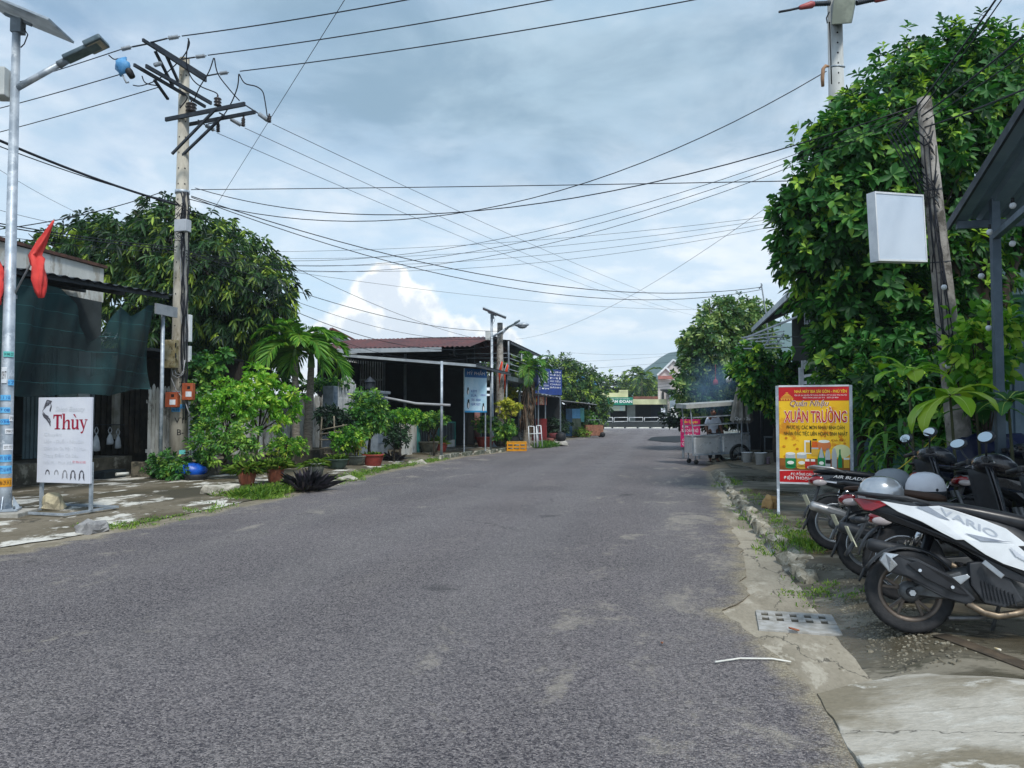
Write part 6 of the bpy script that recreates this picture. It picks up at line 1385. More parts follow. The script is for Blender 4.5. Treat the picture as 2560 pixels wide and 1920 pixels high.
# ---- house with dark roof and stone column
M_SLATE = mat('split_stone', (112, 122, 132), (78, 86, 96), 6, rough=.9, bump=.8, bscale=12)
def right_house():
    t = thing('right_house', 'house with steep dark roof overhang and grey stone corner column', 'house', (6, 24, .1))
    eA, eB = C(1872, 828, 27.5), C(2010, 705, 18.0); X = 3.0; z = 4.45
    Y0, Y1 = 17.2, 27.6
    MB().sheet(lambda u, v: (X + 5 * u, Y0 + (Y1 - Y0) * v, z + 2.2 * u + .012 * math.cos(v * 300)), 6, 220).build('roof', M_ROOFD, t, True, solid=.05, fix=False)
    MB().bar((X, Y0, z - .05), (X, Y1, z - .05), .05, .16).build('fascia', M_WHITEBAR, t, True)
    MB().bbox((4.3, Y0 + .6, .1), (4.45, Y0 + 2.2, 4.9)).build('wall', mat('teal_grey_wall', (78, 106, 112), (64, 90, 96), 1), t, True); MB().bbox((4.3, Y0 + 4.2, .1), (4.45, Y1, 4.9)).build('wall', M_DARKIN, t, True); MB().bbox((4.3, Y0 + 2.2, 2.8), (4.45, Y0 + 4.2, 4.9)).build('wall', mat('teal_grey_wall', (78, 106, 112)), t, True)
    MB().bbox((4.45, Y0 + .6, .1), (9, Y0 + .75, 4.9)).build('wall', mat('teal_grey_wall', (78, 106, 112)), t, True)
    MB().bbox((7.8, Y0 + .8, .1), (8, Y1, 6)).build('back_wall', M_DARKIN, t, True)
    cx, cy = 3.72, 18.9
    cl = MB().bbox((cx - .2, cy - .2, .1), (cx + .2, cy + .2, 2.9)).build('column', M_SLATE, t, True)
    rg = random.Random(4)
    for r_ in range(17):
        zz = .15 + r_ * .16; k = 0; x = -.2
        while x < .19:
            w = min(rg.uniform(.1, .2), .2 - x); MB().bbox((cx + x + .004, cy - .2 - rg.uniform(.015, .04), zz), (cx + x + w - .004, cy - .201, zz + .15)).build('stone', M_SLATE, cl, True); MB().bbox((cx - .2 - rg.uniform(.015, .04), cy + x + .004, zz), (cx - .201, cy + x + w - .004, zz + .15)).build('stone', M_SLATE, cl, True); x += w
    MB().box((cx, cy, 3.02), (.6, .6, .2), taper=1.15).build('capital', M_WALLW, t, True, bevel=.03)
    # open awning frame of white bars
    for k in range(5): MB().bar(C(1838 + k * 4, 872 - k * 7, 24), C(1960, 868 - k * 10, 20.5), .03, .03).build('awning_bar', M_WHITEBAR, t, True)
    for k in range(4): MB().bar(C(1850 + k * 30, 876 - k * 4, 23.5 - k), C(1870 + k * 30, 842 - k * 3, 23.5 - k), .03, .03).build('awning_bar', M_WHITEBAR, t, True)
    MB().bar(C(1860, 846, 24), C(1998, 790, 19.2), .045, .045).build('awning_bar', M_WHITEBAR, t, True)
    for q in (C(1860, 846, 24), C(1840, 872, 24)): MB().bar(q, V((4.32, q.y + .3, q.z + .05)), .03, .03).build('awning_bar', M_WHITEBAR, t, True)
    # balcony bars above
    for k in range(5): MB().bar(C(2012 + k * 6, 770, 18.6), C(2012 + k * 6, 812, 18.6), .025, .025).build('balcony_bar', M_WHITEBAR, t, True)
    for y_ in (772, 790, 808): MB().bar(C(2010, y_, 18.55), C(2042, y_ + 2, 18.4), .025, .025).build('balcony_rail', M_WHITEBAR, t, True)
right_house()
def white_gate():
    t = thing('slatted_gate', 'white gate with horizontal slats right of the stone column', 'gate', C(2030, 1100, 17.6))
    a, b = C(2003, 940, 17.6), C(2048, 940, 16.9); zt, zb = C(2020, 918, 17.4).z, .2
    for q in (a, b): MB().bbox((q.x - .05, q.y - .05, zb), (q.x + .05, q.y + .05, zt)).build('stile', M_GRILLE, t, True)
    n = 15
    for k in range(n): z = zb + .1 + (zt - zb - .15) * k / n; MB().bar((a.x + .05, a.y, z), (b.x - .05, b.y, z), .02, .07).build('slat', M_GRILLE, t, True)
    for k in range(6): p = a.lerp(b, (k + .5) / 6); MB().bbox((p.x - .025, p.y - .02, zt - .04), (p.x + .025, p.y + .02, zt + .16)).build('spike', M_GRILLE, t, True)
white_gate()
# ---- stall added with dark walls to deepen the shade behind the cart
def shade_stall():
    t = thing('shade_stall', 'dark open-fronted eatery under the trees behind the food cart', 'building', (5, 29, .1))
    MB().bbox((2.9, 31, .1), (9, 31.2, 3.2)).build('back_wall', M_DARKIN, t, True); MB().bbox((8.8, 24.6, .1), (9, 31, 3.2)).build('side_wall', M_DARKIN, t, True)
    MB().bar((2.6, 27.6, 2.95), (9, 27.6, 3.3), .06, 7.0, (0, 1, 0)).build('roof', M_ROOFD, t, True)
    for x, y in ((2.9, 24.4), (2.9, 30.8), (5.8, 24.4)): MB().tube([(x, y, .05), (x, y, 2.95)], .05, 8).build('post', M_DSTEEL, t, True, fix=False)
    for k in range(3):
        x = 3.7 + k * 1.3; tb = MB().bbox((x - .45, 27, .7), (x + .45, 27.6, .74)).build('table_top', mat('table_steel', (120, 128, 134), (100, 108, 114), 4, rough=.4), t, True)
        for q in ((x - .4, 27.05), (x + .4, 27.05), (x - .4, 27.55), (x + .4, 27.55)): MB().bbox((q[0] - .015, q[1] - .015, .1), (q[0] + .015, q[1] + .015, .7)).build('table_leg', M_STEEL, tb, True)
shade_stall()
# ---- trees of the right side
tree('roadside_tree', 'round leafy tree by the food cart beneath the hill', pbase(1800, 1080, 31, .1), [B(1790, 860, 31, 1.3), B(1850, 800, 31.5, 1.15), B(1760, 920, 31, 1.05), B(1890, 790, 32, .95), B(1820, 930, 31, 1.2), B(1745, 860, 31, .8), B(1730, 940, 31, .65), B(1800, 780, 31.5, .8), B(1880, 870, 32, 1.2), B(1765, 830, 30.8, .7), B(1700, 975, 30.5, .5), B(1760, 985, 31, .9), B(1850, 980, 31.5, 1.0), B(1740, 1005, 31.5, .7), B(1800, 1015, 32, .9)], .2, LM_RTREE, 2200, 7, .24, .1, 71, shell=.45, tint0=.5, tintv=.22)
tree('roadside_tree', 'smaller dark glossy tree in front of the right house', pbase(1945, 1080, 20.8, .1), [B(1880, 925, 20.8, .5), B(1930, 930, 20.8, .6), B(1960, 965, 20.6, .5), B(1905, 980, 20.7, .5), B(1870, 880, 20.9, .3), B(1975, 930, 20.6, .35), B(1945, 1000, 20.5, .45), B(1895, 955, 20.5, .4), B(1980, 985, 20.5, .3)], .09, LM_BANG, 560, 8, .2, .09, 72, tint0=.42, tintv=.2)
sh('hedge_shrub', 'dark undergrowth beneath the round tree behind the food cart', 1790, 1080, 34, .1, 1785, 1045, (2.0, 1.0, .7), LM_DARK, 520, 6, .24, .1, 78, tint0=.5, k=9)  # dark-leaved shrub added to stand in for the shade under the tree
bang = [B(2260, 420, 13.4, 1.35), B(2400, 250, 13.6, 1.25), B(2250, 260, 13.6, .95), B(2130, 400, 13.3, .95), B(2080, 500, 13.2, .8), B(2150, 300, 13.6, .7), B(2050, 620, 13.2, .75), B(2170, 580, 13.2, 1.2), B(2095, 760, 13.3, .65), B(2170, 760, 13.2, 1.0), B(2290, 650, 13.3, 1.3), B(2480, 350, 13.2, 1.2), B(2540, 240, 13.4, 1.0), B(2430, 560, 13.8, 1.4), B(2010, 665, 13.2, .45), B(2130, 880, 13.0, .7), B(2220, 880, 12.8, .9), B(2085, 870, 13.2, .4), B(2330, 170, 14, .8), B(2000, 520, 13.2, .45), B(2010, 590, 13.2, .45), B(2090, 350, 13.4, .55), B(2460, 150, 14, .8), B(2600, 500, 13.5, 1.3), B(2350, 820, 13.2, 1.2), B(2100, 930, 13, .35), B(2140, 980, 12.6, .5)]
bt = thing('almond_tree', 'huge dense broad-leaved tree over the leaning pole and parked scooters', 'tree', (5.6, 13.8, .12))
limbs('trunk', (5.6, 13.8, .12), bang, .22, M_BARK, bt, seed=8)
def almond():
    rg = np.random.default_rng(77); p, d = crown_points(rg, bang, 6400, .48, None, .2)
    # the 280 outer leaf clusters that show largest are parts of their own, the rest is one mass
    cpos = np.array([0, 0, 1.5]); tocam = unit(cpos - p); score = (d * tocam).sum(1) + .3 * d[:, 2] - np.linalg.norm(p - cpos, axis=1) * .12 + rg.random(len(p)) * .6
    order = np.argsort(-score); big = order[:280]; rest = order[280:]
    v, q, t = rosettes(rg, p[rest], d[rest], 8, .185, .074, up=.3, open_=1.25, droop=.3, tint0=.36, tintv=.26)
    o = link_mesh('crown', np_mesh('crown', v, q, t), LM_BANG, bt, True)
    var = []
    for k in range(8):
        r2 = np.random.default_rng(500 + k); v, q, t = rosettes(r2, np.zeros((1, 3)), np.array([[0, 0, 1.]]), 10, .215, .086, up=.2, open_=1.3, droop=.35, tint0=(.3, .42, .5, .36, .6, .45, .8, .32)[k], tintv=.05)
        var.append(np_mesh('leaf_cluster', v, q, t)); var[-1].materials.append(LM_BANG)
    for i in big:
        c = bpy.data.objects.new('leaf_cluster', var[int(rg.integers(8))]); col.objects.link(c); c.parent = bt
        ax = V(d[i]) + V((0, 0, .35)) + V(rg.normal(size=3)) * .25; c.location = V(p[i]) - V((5.6, 13.8, .12)); c.rotation_euler = (ax.to_track_quat('Z', 'Y') @ Mx.Rotation(rg.random() * 6.28, 3, 'Z').to_quaternion()).to_euler(); s = .85 + .35 * rg.random(); c.scale = (s, s, s)
almond()
# a dark hedge mass behind the sign and scooters, and drooping dracaena
sh('hedge_shrub', 'dark leafy hedge shrub between the beer sign and the leaning pole', 2220, 1150, 11.6, .12, 2230, 1010, (.75, .6, .8), LM_BANG, 620, 7, .18, .06, 73, tint0=.25, k=8, r=.06)
sh('hedge_shrub', 'dark leafy hedge shrub behind the scooter handlebars', 2400, 1130, 11.2, .12, 2420, 1020, (1.1, .7, .8), LM_BANG, 560, 7, .2, .08, 74, tint0=.2, k=8, r=.06)
sh('hedge_shrub', 'fine-leaved dark bush right behind the beer sign board', 2150, 1150, 12.6, .12, 2160, 960, (.5, .5, .9), LM_MANGO, 520, 7, .13, .04, 75, tint0=.55, k=8, r=.06)
def dracaena(label, px, d, ztop, n, L, seed):
    b = C(px, 1150, d); b.z = zr(b.x, b.y); t = thing('dracaena', label, 'plant', b, group='dracaena plants'); rg = np.random.default_rng(seed)
    MB().tube([b, b + V((.03, 0, ztop * .5)), b + V((0, .02, ztop))], [.025, .022, .018], 7).build('stem', M_BARK, t, True, fix=False)
    for k in range(n):
        z = ztop * (.35 + .65 * k / n); a = k * 2.4 + rg.random(); dd = np.array([[math.cos(a), math.sin(a), .5 * rg.random()]])
        B0 = np.array([[0, 0, z]]); l = L * (.8 + .4 * rg.random())
        # long strap leaf in four arching segments
        pts = [V((0, 0, z))]; ang = .9 - .5 * rg.random()
        for j in range(6): pts.append(pts[-1] + V((math.cos(a) * math.cos(ang), math.sin(a) * math.cos(ang), math.sin(ang))) * l / 6); ang -= .42
        sd_ = V((-math.sin(a), math.cos(a), 0)); w = [.25, .8, 1, 1, .8, .5, .05]; vs, fs = [], []
        for p, ww in zip(pts, w): vs += [p - sd_ * ww * .032 + V((0, 0, .01)), p, p + sd_ * ww * .032 + V((0, 0, .01))]
        q = []
        for j in range(6): q += [(3 * j, 3 * j + 1, 3 * j + 4, 3 * j + 3), (3 * j + 1, 3 * j + 2, 3 * j + 5, 3 * j + 4)]
        link_mesh('leaf', np_mesh('leaf', [list(p) for p in vs], q, np.full(12, float(np.clip(.4 + .25 * rg.normal(), 0, 1)))), LM_MIDG, t)
dracaena('dracaena with drooping strap leaves nearest the beer sign', 2215, 10.6, 1.25, 26, .6, 1); dracaena('dracaena with drooping strap leaves above the grey helmet', 2265, 10.3, 1.3, 26, .6, 2); dracaena('dracaena with drooping strap leaves behind the white helmet', 2310, 10.0, 1.05, 24, .55, 3); dracaena('lower dracaena between sign post and grey helmet', 2185, 11.2, 1.0, 20, .5, 4)
def big_leaf(t, base, az, el, L, W, seed, m_=None, droop=1.4, tint=.5):
    rg = random.Random(seed); pts = [V(base)]; ang = el
    for j in range(8): pts.append(pts[-1] + V((math.cos(az) * math.cos(ang), math.sin(az) * math.cos(ang), math.sin(ang))) * L / 8); ang -= droop / 8 * (.6 + j * .12)
    w = [.06, .3, .58, .82, .97, 1, .88, .58, .04]; vs = []; sd_ = V((-math.sin(az), math.cos(az), 0))
    for j, (p, ww) in enumerate(zip(pts, w)):
        tg = (pts[min(j + 1, 8)] - pts[max(j - 1, 0)]).normalized(); nn = sd_.cross(tg); rp = .008 * (j % 2)
        vs += [p - sd_ * ww * W * .5 - nn * (.18 * ww * W * .5) + nn * rp, p - sd_ * ww * W * .25 - nn * (.03 * W) - nn * rp, p, p + sd_ * ww * W * .25 - nn * (.03 * W) - nn * rp, p + sd_ * ww * W * .5 - nn * (.18 * ww * W * .5) + nn * rp]
    q = [(5 * j + k, 5 * j + k + 1, 5 * j + k + 6, 5 * j + k + 5) for j in range(8) for k in range(4)]
    lf = link_mesh('leaf', np_mesh('leaf', [list(p) for p in vs], q, np.full(len(q), tint)), m_ or LM_BIG, t, True)
    MB().tube([p + V((0, 0, .004)) for p in pts], [.006 * (1 - .8 * j / 8) for j in range(9)], 5).build('midrib', mat('midrib', (190, 210, 110), (176, 196, 96), 5), lf, True, fix=False)
def sapling(label, px, py, d, n, L, W, seed, m_=None, el=(.15, .9), tint=.55, zb=None, az0=0):
    hub = C(px, py, d); b = V((hub.x + .05, hub.y + .05, zr(hub.x, hub.y))); t = thing('sapling', label, 'plant', b, group='large-leaved saplings'); rg = random.Random(seed)
    MB().tube([b, b.lerp(hub, .5) + V((.03, .02, 0)), hub], [.022, .018, .012], 7).build('stem', mat('green_stem', (70, 72, 48), (54, 58, 38), 5), t, True, fix=False)
    for k in range(n): big_leaf(t, hub - V((0, 0, .05 * k / n)), az0 + k * 2.4 + rg.uniform(-.2, .2), rg.uniform(*el), L * rg.uniform(.7, 1.1), W * rg.uniform(.8, 1.1), seed * 50 + k, m_, rg.uniform(1.0, 2.0), tint + rg.uniform(-.25, .25))
sapling('young tree with huge light green drooping leaves in front of the leaning pole', 2375, 985, 8.3, 10, .62, .20, 3, el=(-.2, .7), az0=.5)
sapling('young tree with upright light green leaves left of the leaning pole', 2270, 930, 8.9, 9, .5, .2, 4, el=(.2, 1.1))
sapling('dark big-leaved sapling beside the corrugated fence', 2520, 1000, 8.2, 11, .55, .19, 5, LM_MIDG, (.0, .7), .3)
sapling('dark big-leaved sapling behind the leaning pole foot', 2440, 1015, 9.0, 10, .5, .18, 6, LM_MIDG, (.0, .7), .25)
tree('climbing_shrub', 'light leafy climber on the shed post right of the leaning pole', pbase(2470, 1060, 9.6, .12), [B(2440, 870, 9.5, .34), B(2490, 820, 9.6, .3), B(2460, 930, 9.4, .3), B(2530, 800, 9.6, .25), B(2420, 800, 9.7, .22), B(2380, 910, 9.6, .2), B(2500, 900, 9.5, .22)], .02, LM_BRIGHT, 130, 7, .17, .085, 76, tint0=.38, tintv=.25)
# ---- leaning pole with blank light box
def lean_pole():
    top, mid, bot = C(2310, 245, 10.0), C(2345, 600, 10.0), C(2402, 1130, 9.9); d = (top - mid)
    base = C(2412, 1215, 9.9); base.z = .1
    t = thing('leaning_pole', 'old leaning concrete pole wound with black cables', 'utility pole', base)
    MB().tube([base - V((0, 0, .2)), bot, mid, top], [.155, .15, .115, .085], 14).build('shaft', M_OLDC, t, True, fix=False)
    cdv = (V((0, 0, 1.5)) - mid).normalized(); sv = cdv.cross(V((0, 0, 1))).normalized()
    def onp(py, s=0., off=.0):
        k = (py - 245) / (1130 - 245); p = (top.lerp(mid, (py - 245) / 355) if py < 600 else mid.lerp(bot, (py - 600) / 530)); r = .085 + (.15 - .085) * k
        return p + sv * (-s * r) + cdv * (r * math.sqrt(max(0, 1 - s * s)) + off)
    for py in (300, 345, 400, 455, 510, 530, 680, 765, 865): MB().cyl(onp(py, .1, -.01), onp(py, .1, .004), .016, n=8).build('bolt_hole', M_BLACK, t, True)
    for j in range(8):
        s0, s1 = rnd.uniform(-.9, .9), rnd.uniform(-.9, .9); y0, y1 = rnd.uniform(255, 620), rnd.uniform(640, 985); MB().tube([onp(y0 + (y1 - y0) * k / 8, s0 + (s1 - s0) * k / 8 + rnd.uniform(-.12, .12), .012) for k in range(9)], .007, 5).build('cable', M_WIRE, t, True, fix=False)
    for j in range(9):
        c = rnd.uniform(270, 470) if j < 6 else rnd.uniform(800, 900); MB().tube([onp(c + 28 * math.sin(k) + k * 4, -.5 + 1.3 * math.cos(k * .8) * (.8 + .2 * rnd.random()), .03) for k in range(10)], .006, 4).build('cable_coil', M_WIRE, t, True, fix=False)
    for j in range(5): MB().tube([onp(262, -.5, .02), onp(262, 0, .0) + sv * (.25 + .05 * j) - V((0, 0, .3)), onp(420, -.8, .02) + V((0, 0, -.1 * j))], .008, 5).build('cable_loop', M_WIRE, t, True, fix=False)
    for py in (475, 655): MB().tube([onp(py, s, .006) for s in (-.98, -.6, 0, .6, .98)], .01, 5).build('band', M_DSTEEL, t, True, fix=False)
    # stencilled numbers
    for s, py in (('202', 945), ('BB', 968)):
        p = onp(py, .05, .006); o = text(None, s, 0, 0, .055, M_INK, 0); me = o.data; ang = math.atan2(sv.y, sv.x) + math.pi
        me.transform(Mx.Translation(p) @ Mx.Rotation(ang, 4, 'Z')); me.transform(wm(t).inverted()); o.parent = t
    # light box, blank
    a, b = C(2186, 572, 9.7), C(2305, 572, 10.0); ang = math.atan2(b.y - a.y, b.x - a.x); W = ((b.x - a.x) ** 2 + (b.y - a.y) ** 2) ** .5; z1, z0 = C(2245, 488, 9.85).z, C(2245, 654, 9.85).z; mid2 = (a + b) / 2
    lb = thing('light_box', 'blank white light box bracketed to the leaning pole', 'light box', (mid2.x, mid2.y, z0), ang, tilt=Mx.Rotation(R(-3), 4, 'Y')); MB().bbox((-W / 2, -.06, 0), (W / 2, .06, z1 - z0)).build('case', mat('lightbox_white', (206, 218, 232), (196, 210, 226), .8, rough=.4), lb, bevel=.012)
    for z in (0, z1 - z0): MB().bbox((-W / 2 - .008, -.068, z - .012), (W / 2 + .008, .068, z + .012)).build('trim', M_WHITE, lb)
    for s in (-1, 1): MB().bbox((s * W / 2 - .01, -.067, .012), (s * W / 2 + .01, .067, z1 - z0 - .012)).build('trim', M_WHITE, lb)
    for z in (.07, z1 - z0 - .07): MB().bar((W / 2, .0, z), (W / 2 + .22, .05, z), .03, .03).build('bracket', M_DSTEEL, lb)
    # bulbs hanging
    def bulb(px, py, d, label): 
        c = C(px, py, d); t_ = thing('light_bulb', label, 'light bulb', c, group='string of bulbs'); MB().ell(c, (.034, .034, .036), 12, 8).build('globe', M_WHITE, t_, True, fix=False); MB().cyl(c + V((0, 0, .03)), c + V((0, 0, .085)), .018, n=8).build('socket', M_BLACK, t_, True)
    for px, py, d, lb_ in ((2360, 718, 9.6, 'topmost white bulb on the leaning pole'), (2378, 853, 9.55, 'middle white bulb on the leaning pole'), (2370, 915, 9.5, 'lowest white bulb on the leaning pole, above the stencil'), (2474, 580, 8.7, 'white bulb at the top of the shed post'), (2453, 690, 9.1, 'white bulb hanging left of the shed post'), (2472, 820, 9.0, 'white bulb low beside the shed post'), (2532, 514, 8.4, 'white bulb under the shed roof beam'), (2531, 609, 8.6, 'white bulb below the roof beam bulb')): bulb(px, py, d, lb_)
lean_pole()
# ---- transformer pole
def trans_pole():
    b = C(2110, 1200, 15.2); b.z = .1; t = thing('transformer_pole', 'tall concrete pole carrying a grey switch box above the tree', 'power pole', b); top = C(2084, -120, 15.2)
    MB().tube([b - V((0, 0, .2)), top], [.2, .13], 16).build('shaft', mat('pole_pale', (190, 194, 194), (166, 170, 170), 3, rough=.9, bump=.25, bscale=40, c3=(140, 142, 140), s3=1.5, stretch=(1, 1, .3)), t, True, fix=False)
    cdv = (V((0, 0, 0)) - V((b.x, b.y, 0))).normalized()
    for k in range(7): py = 65 + k * 25; p = C(2093 + k * .6, py, 15.2) + cdv * .15; MB().cyl(p, p + cdv * .012, .018, n=8).build('bolt_hole', M_BLACK, t, True)
    c = C(2103, 20, 15.0); a = C(2075, 20, 14.8); m_ = mat('switch_grey', (128, 136, 124), (104, 112, 102), 4, rough=.6)
    P_ = lambda px, py, dd: C(px, py, 15 + dd)
    MB().add([P_(2078, 62, -.3), P_(2127, 58, -.3), P_(2140, -10, -.3), P_(2085, -10, -.3), P_(2080, 62, .45), P_(2130, 58, .45), P_(2143, -10, .45), P_(2088, -10, .45)], [(0, 1, 2, 3), (7, 6, 5, 4), (0, 4, 5, 1), (1, 5, 6, 2), (3, 2, 6, 7), (0, 3, 7, 4)]).build('switch_box', m_, t, True, bevel=.02)
    for sgn, x0, x1 in ((-1, 2076, 2035), (1, 2140, 2185)):
        mb = MB(); n = 28; p0, p1 = P_(x0, 8, -.2), P_(x1, 10 if sgn < 0 else -2, -.2); mb.tube([p0.lerp(p1, i / n) for i in range(n + 1)], [(.05 if i % 3 else .03) for i in range(n + 1)], 10); mb.build('bushing', M_DSTEEL, t, True, fix=False)
        q0, q1 = p1, P_(x1 + sgn * 38, 20 if sgn < 0 else -6, -.2); MB().tube([q0, q0.lerp(q1, .15), q0.lerp(q1, .9), q1], [.05, .07, .045, .03], 10).build('red_boot', mat('boot_red', (172, 84, 84), (150, 70, 72), 5, rough=.5), t, True, fix=False)
        MB().tube([q1, P_(x1 + sgn * 60, 25 if sgn < 0 else -10, -.2), P_(x1 + sgn * 88, 30 if sgn < 0 else -25, -.2)], .022, 6).build('lead_wire', M_WIRE, t, True, fix=False)
    MB().tube([P_(2072, 166, -.1), P_(2064, 165, -.15), P_(2058, 172, -.15), P_(2056, 195, -.15), P_(2057, 216, -.15)], [.02, .035, .035, .035, .03], 8).build('strain_clamp', mat('clamp_tan', (176, 140, 110), (150, 116, 90), 5), t, True, fix=False)
    MB().tube([P_(2077, 166, -.17), P_(2095, 164, -.2), P_(2112, 167, -.17)], .02, 6).build('band', M_GALV, t, True, fix=False)
    MB().tube([P_(2073, 30, -.1), P_(2066, 45, -.15), P_(2068, 58, -.15), P_(2074, 55, -.15), P_(2076, 120, -.16), P_(2079, 210, -.18)], .012, 6).build('cable', M_WIRE, t, True, fix=False)
    stickers(t, 0, 0, .185, [(2.35, -10, .3, .3, M_STK_T, 'HÀN'), (1.75, 10, .2, .1, M_STK_B, '0975'), (1.5, 10, .2, .1, M_STK_B, '0260')], math.atan2(cdv.y, cdv.x))
trans_pole()
# ---- steel shed: corrugated roof sloping away, posts, corrugated fence
M_CORR = mat('blue_grey_corrugated', (116, 138, 154), (98, 120, 136), 1.5, rough=.5, metal=.1)
M_BLUEST = mat('blue_grey_steel', (86, 102, 116), (70, 86, 100), 3, rough=.5, metal=.2)
def shed():
    t = thing('steel_shed', 'blue-grey steel shed roof on posts over the parked scooters', 'shed', (5.2, 8.5, .12))
    a = C(2375, 562, 9.4); X0 = a.x; k = C(2560, 265, 1) - V((0, 0, 1.5)); tt = X0 / k.x; b = V((0, 0, 1.5)) + k * tt
    sl = (b.z - a.z) / (b.y - a.y)
    ya, yb = a.y, 3.0
    def f(u, v): y = ya + (yb - ya) * u; return V((X0 + 5.5 * v, y, a.z + sl * (y - ya)))
    n = 17
    def trap(x): 
        w = (x * n) % 1; return 0 if w < .55 else (.06 if .62 < w < .92 else .03)
    def g(u, v): p = f(u, v); p.z += trap(v); return p
    MB().sheet(lambda u, v: g(v, u), n * 10, 6, smooth=False).build('roof_sheet', M_CORR, t, True, fix=False)
    for u in (.01, .29, .6, .9): p, q = f(u, 0), f(u, 1); MB().bar(p - V((-.05, 0, .05)), q - V((0, 0, .05)), .06, .09).build('purlin', M_BLUEST, t, True)
    MB().bar(f(0, .0) + V((-.02, 0, -.02)), f(1, .0) + V((-.02, 0, -.02)), .03, .1).build('edge_trim', M_DSTEEL, t, True)
    pc = C(2492, 750, 8.9); MB().bbox((pc.x - .045, pc.y - .045, .1), (pc.x + .045, pc.y + .045, f(.1, .2).z - .05)).build('post', M_BLUEST, t, True, bevel=.004)
    MB().bar((pc.x, pc.y, C(2490, 590, 8.9).z), C(2570, 520, 7.6), .07, .07).build('brace', M_BLUEST, t, True)
    MB().bbox((9.2, 3.2, .1), (9.3, 11.5, 3.4)).build('back_wall', M_CORR, t, True)
shed()
def corr_fence():
    t = thing('corrugated_fence', 'blue-grey corrugated metal fence at the right edge', 'fence', (5.3, 9.6, .12))
    a = C(2505, 1000, 9.9); z1 = C(2530, 840, 9.9).z; L_ = 3.6; n = 18
    for k in range(6):
        x0 = a.x + k * .62; def_ = []
        mb = MB(); m_ = 20
        def f(u, v, x0=x0): w = (u * 4) % 1; return (x0 + .6 * u, a.y - .02 * k * 0 + (0 if w < .5 else .03), .12 + (z1 - .12) * v)
        mb.sheet(f, 40, 1, smooth=False); mb.build('panel', M_CORR, t, True, solid=.004, fix=False)
    for z in (.4, z1 - .3): MB().bar((a.x - .05, a.y + .07, z), (a.x + 3.8, a.y + .07, z), .05, .05).build('rail', M_BLUEST, t, True)
    MB().bbox((a.x - .11, a.y + .0, .1), (a.x - .04, a.y + .08, z1 + .3)).build('post', M_BLUEST, t, True)
    # green horizontal sheets behind the trees
    t2 = thing('green_wall', 'green corrugated metal wall glimpsed behind the big tree', 'wall', (6, 15.3, .1)); m_ = mat('green_sheet', (70, 122, 104), (54, 104, 88), 1.5, rough=.5)
    MB().sheet(lambda u, v: (3.9 + 9 * u, 15.6, 2.0 + 2.4 * v + 0) if False else (3.9 + 9 * u, 15.6 + .04 * math.cos(v * 2 * math.pi * 14), .1 + 3.6 * v), 4, 14 * 8).build('sheet', m_, t2, True, solid=.01, fix=False)
corr_fence()
# blue tarpaulin-covered heap behind the scooters
def tarp():
    c = C(2480, 1110, 9.2); z0 = zr(c.x, c.y); mb = MB()
    def f(u, v):
        a = u * 6.2832; r = 1 - v; k = 1 + .12 * mn.noise(V((math.cos(a) * 2, math.sin(a) * 2, v * 3)))
        return (c.x + math.cos(a) * 1.0 * (r ** .6) * k, c.y + math.sin(a) * .35 * (r ** .6) * k, z0 + 1.08 * (1 - r ** 1.8) * k)
    mb.sheet(f, 40, 14); one('tarpaulin_heap', mb, mat('tarp_blue', (12, 30, 78), (8, 22, 58), 3, rough=.45, bump=.5, bscale=6), 'dark blue tarpaulin draped over a heap behind the scooters', 'tarpaulin', fix=False)
tarp()
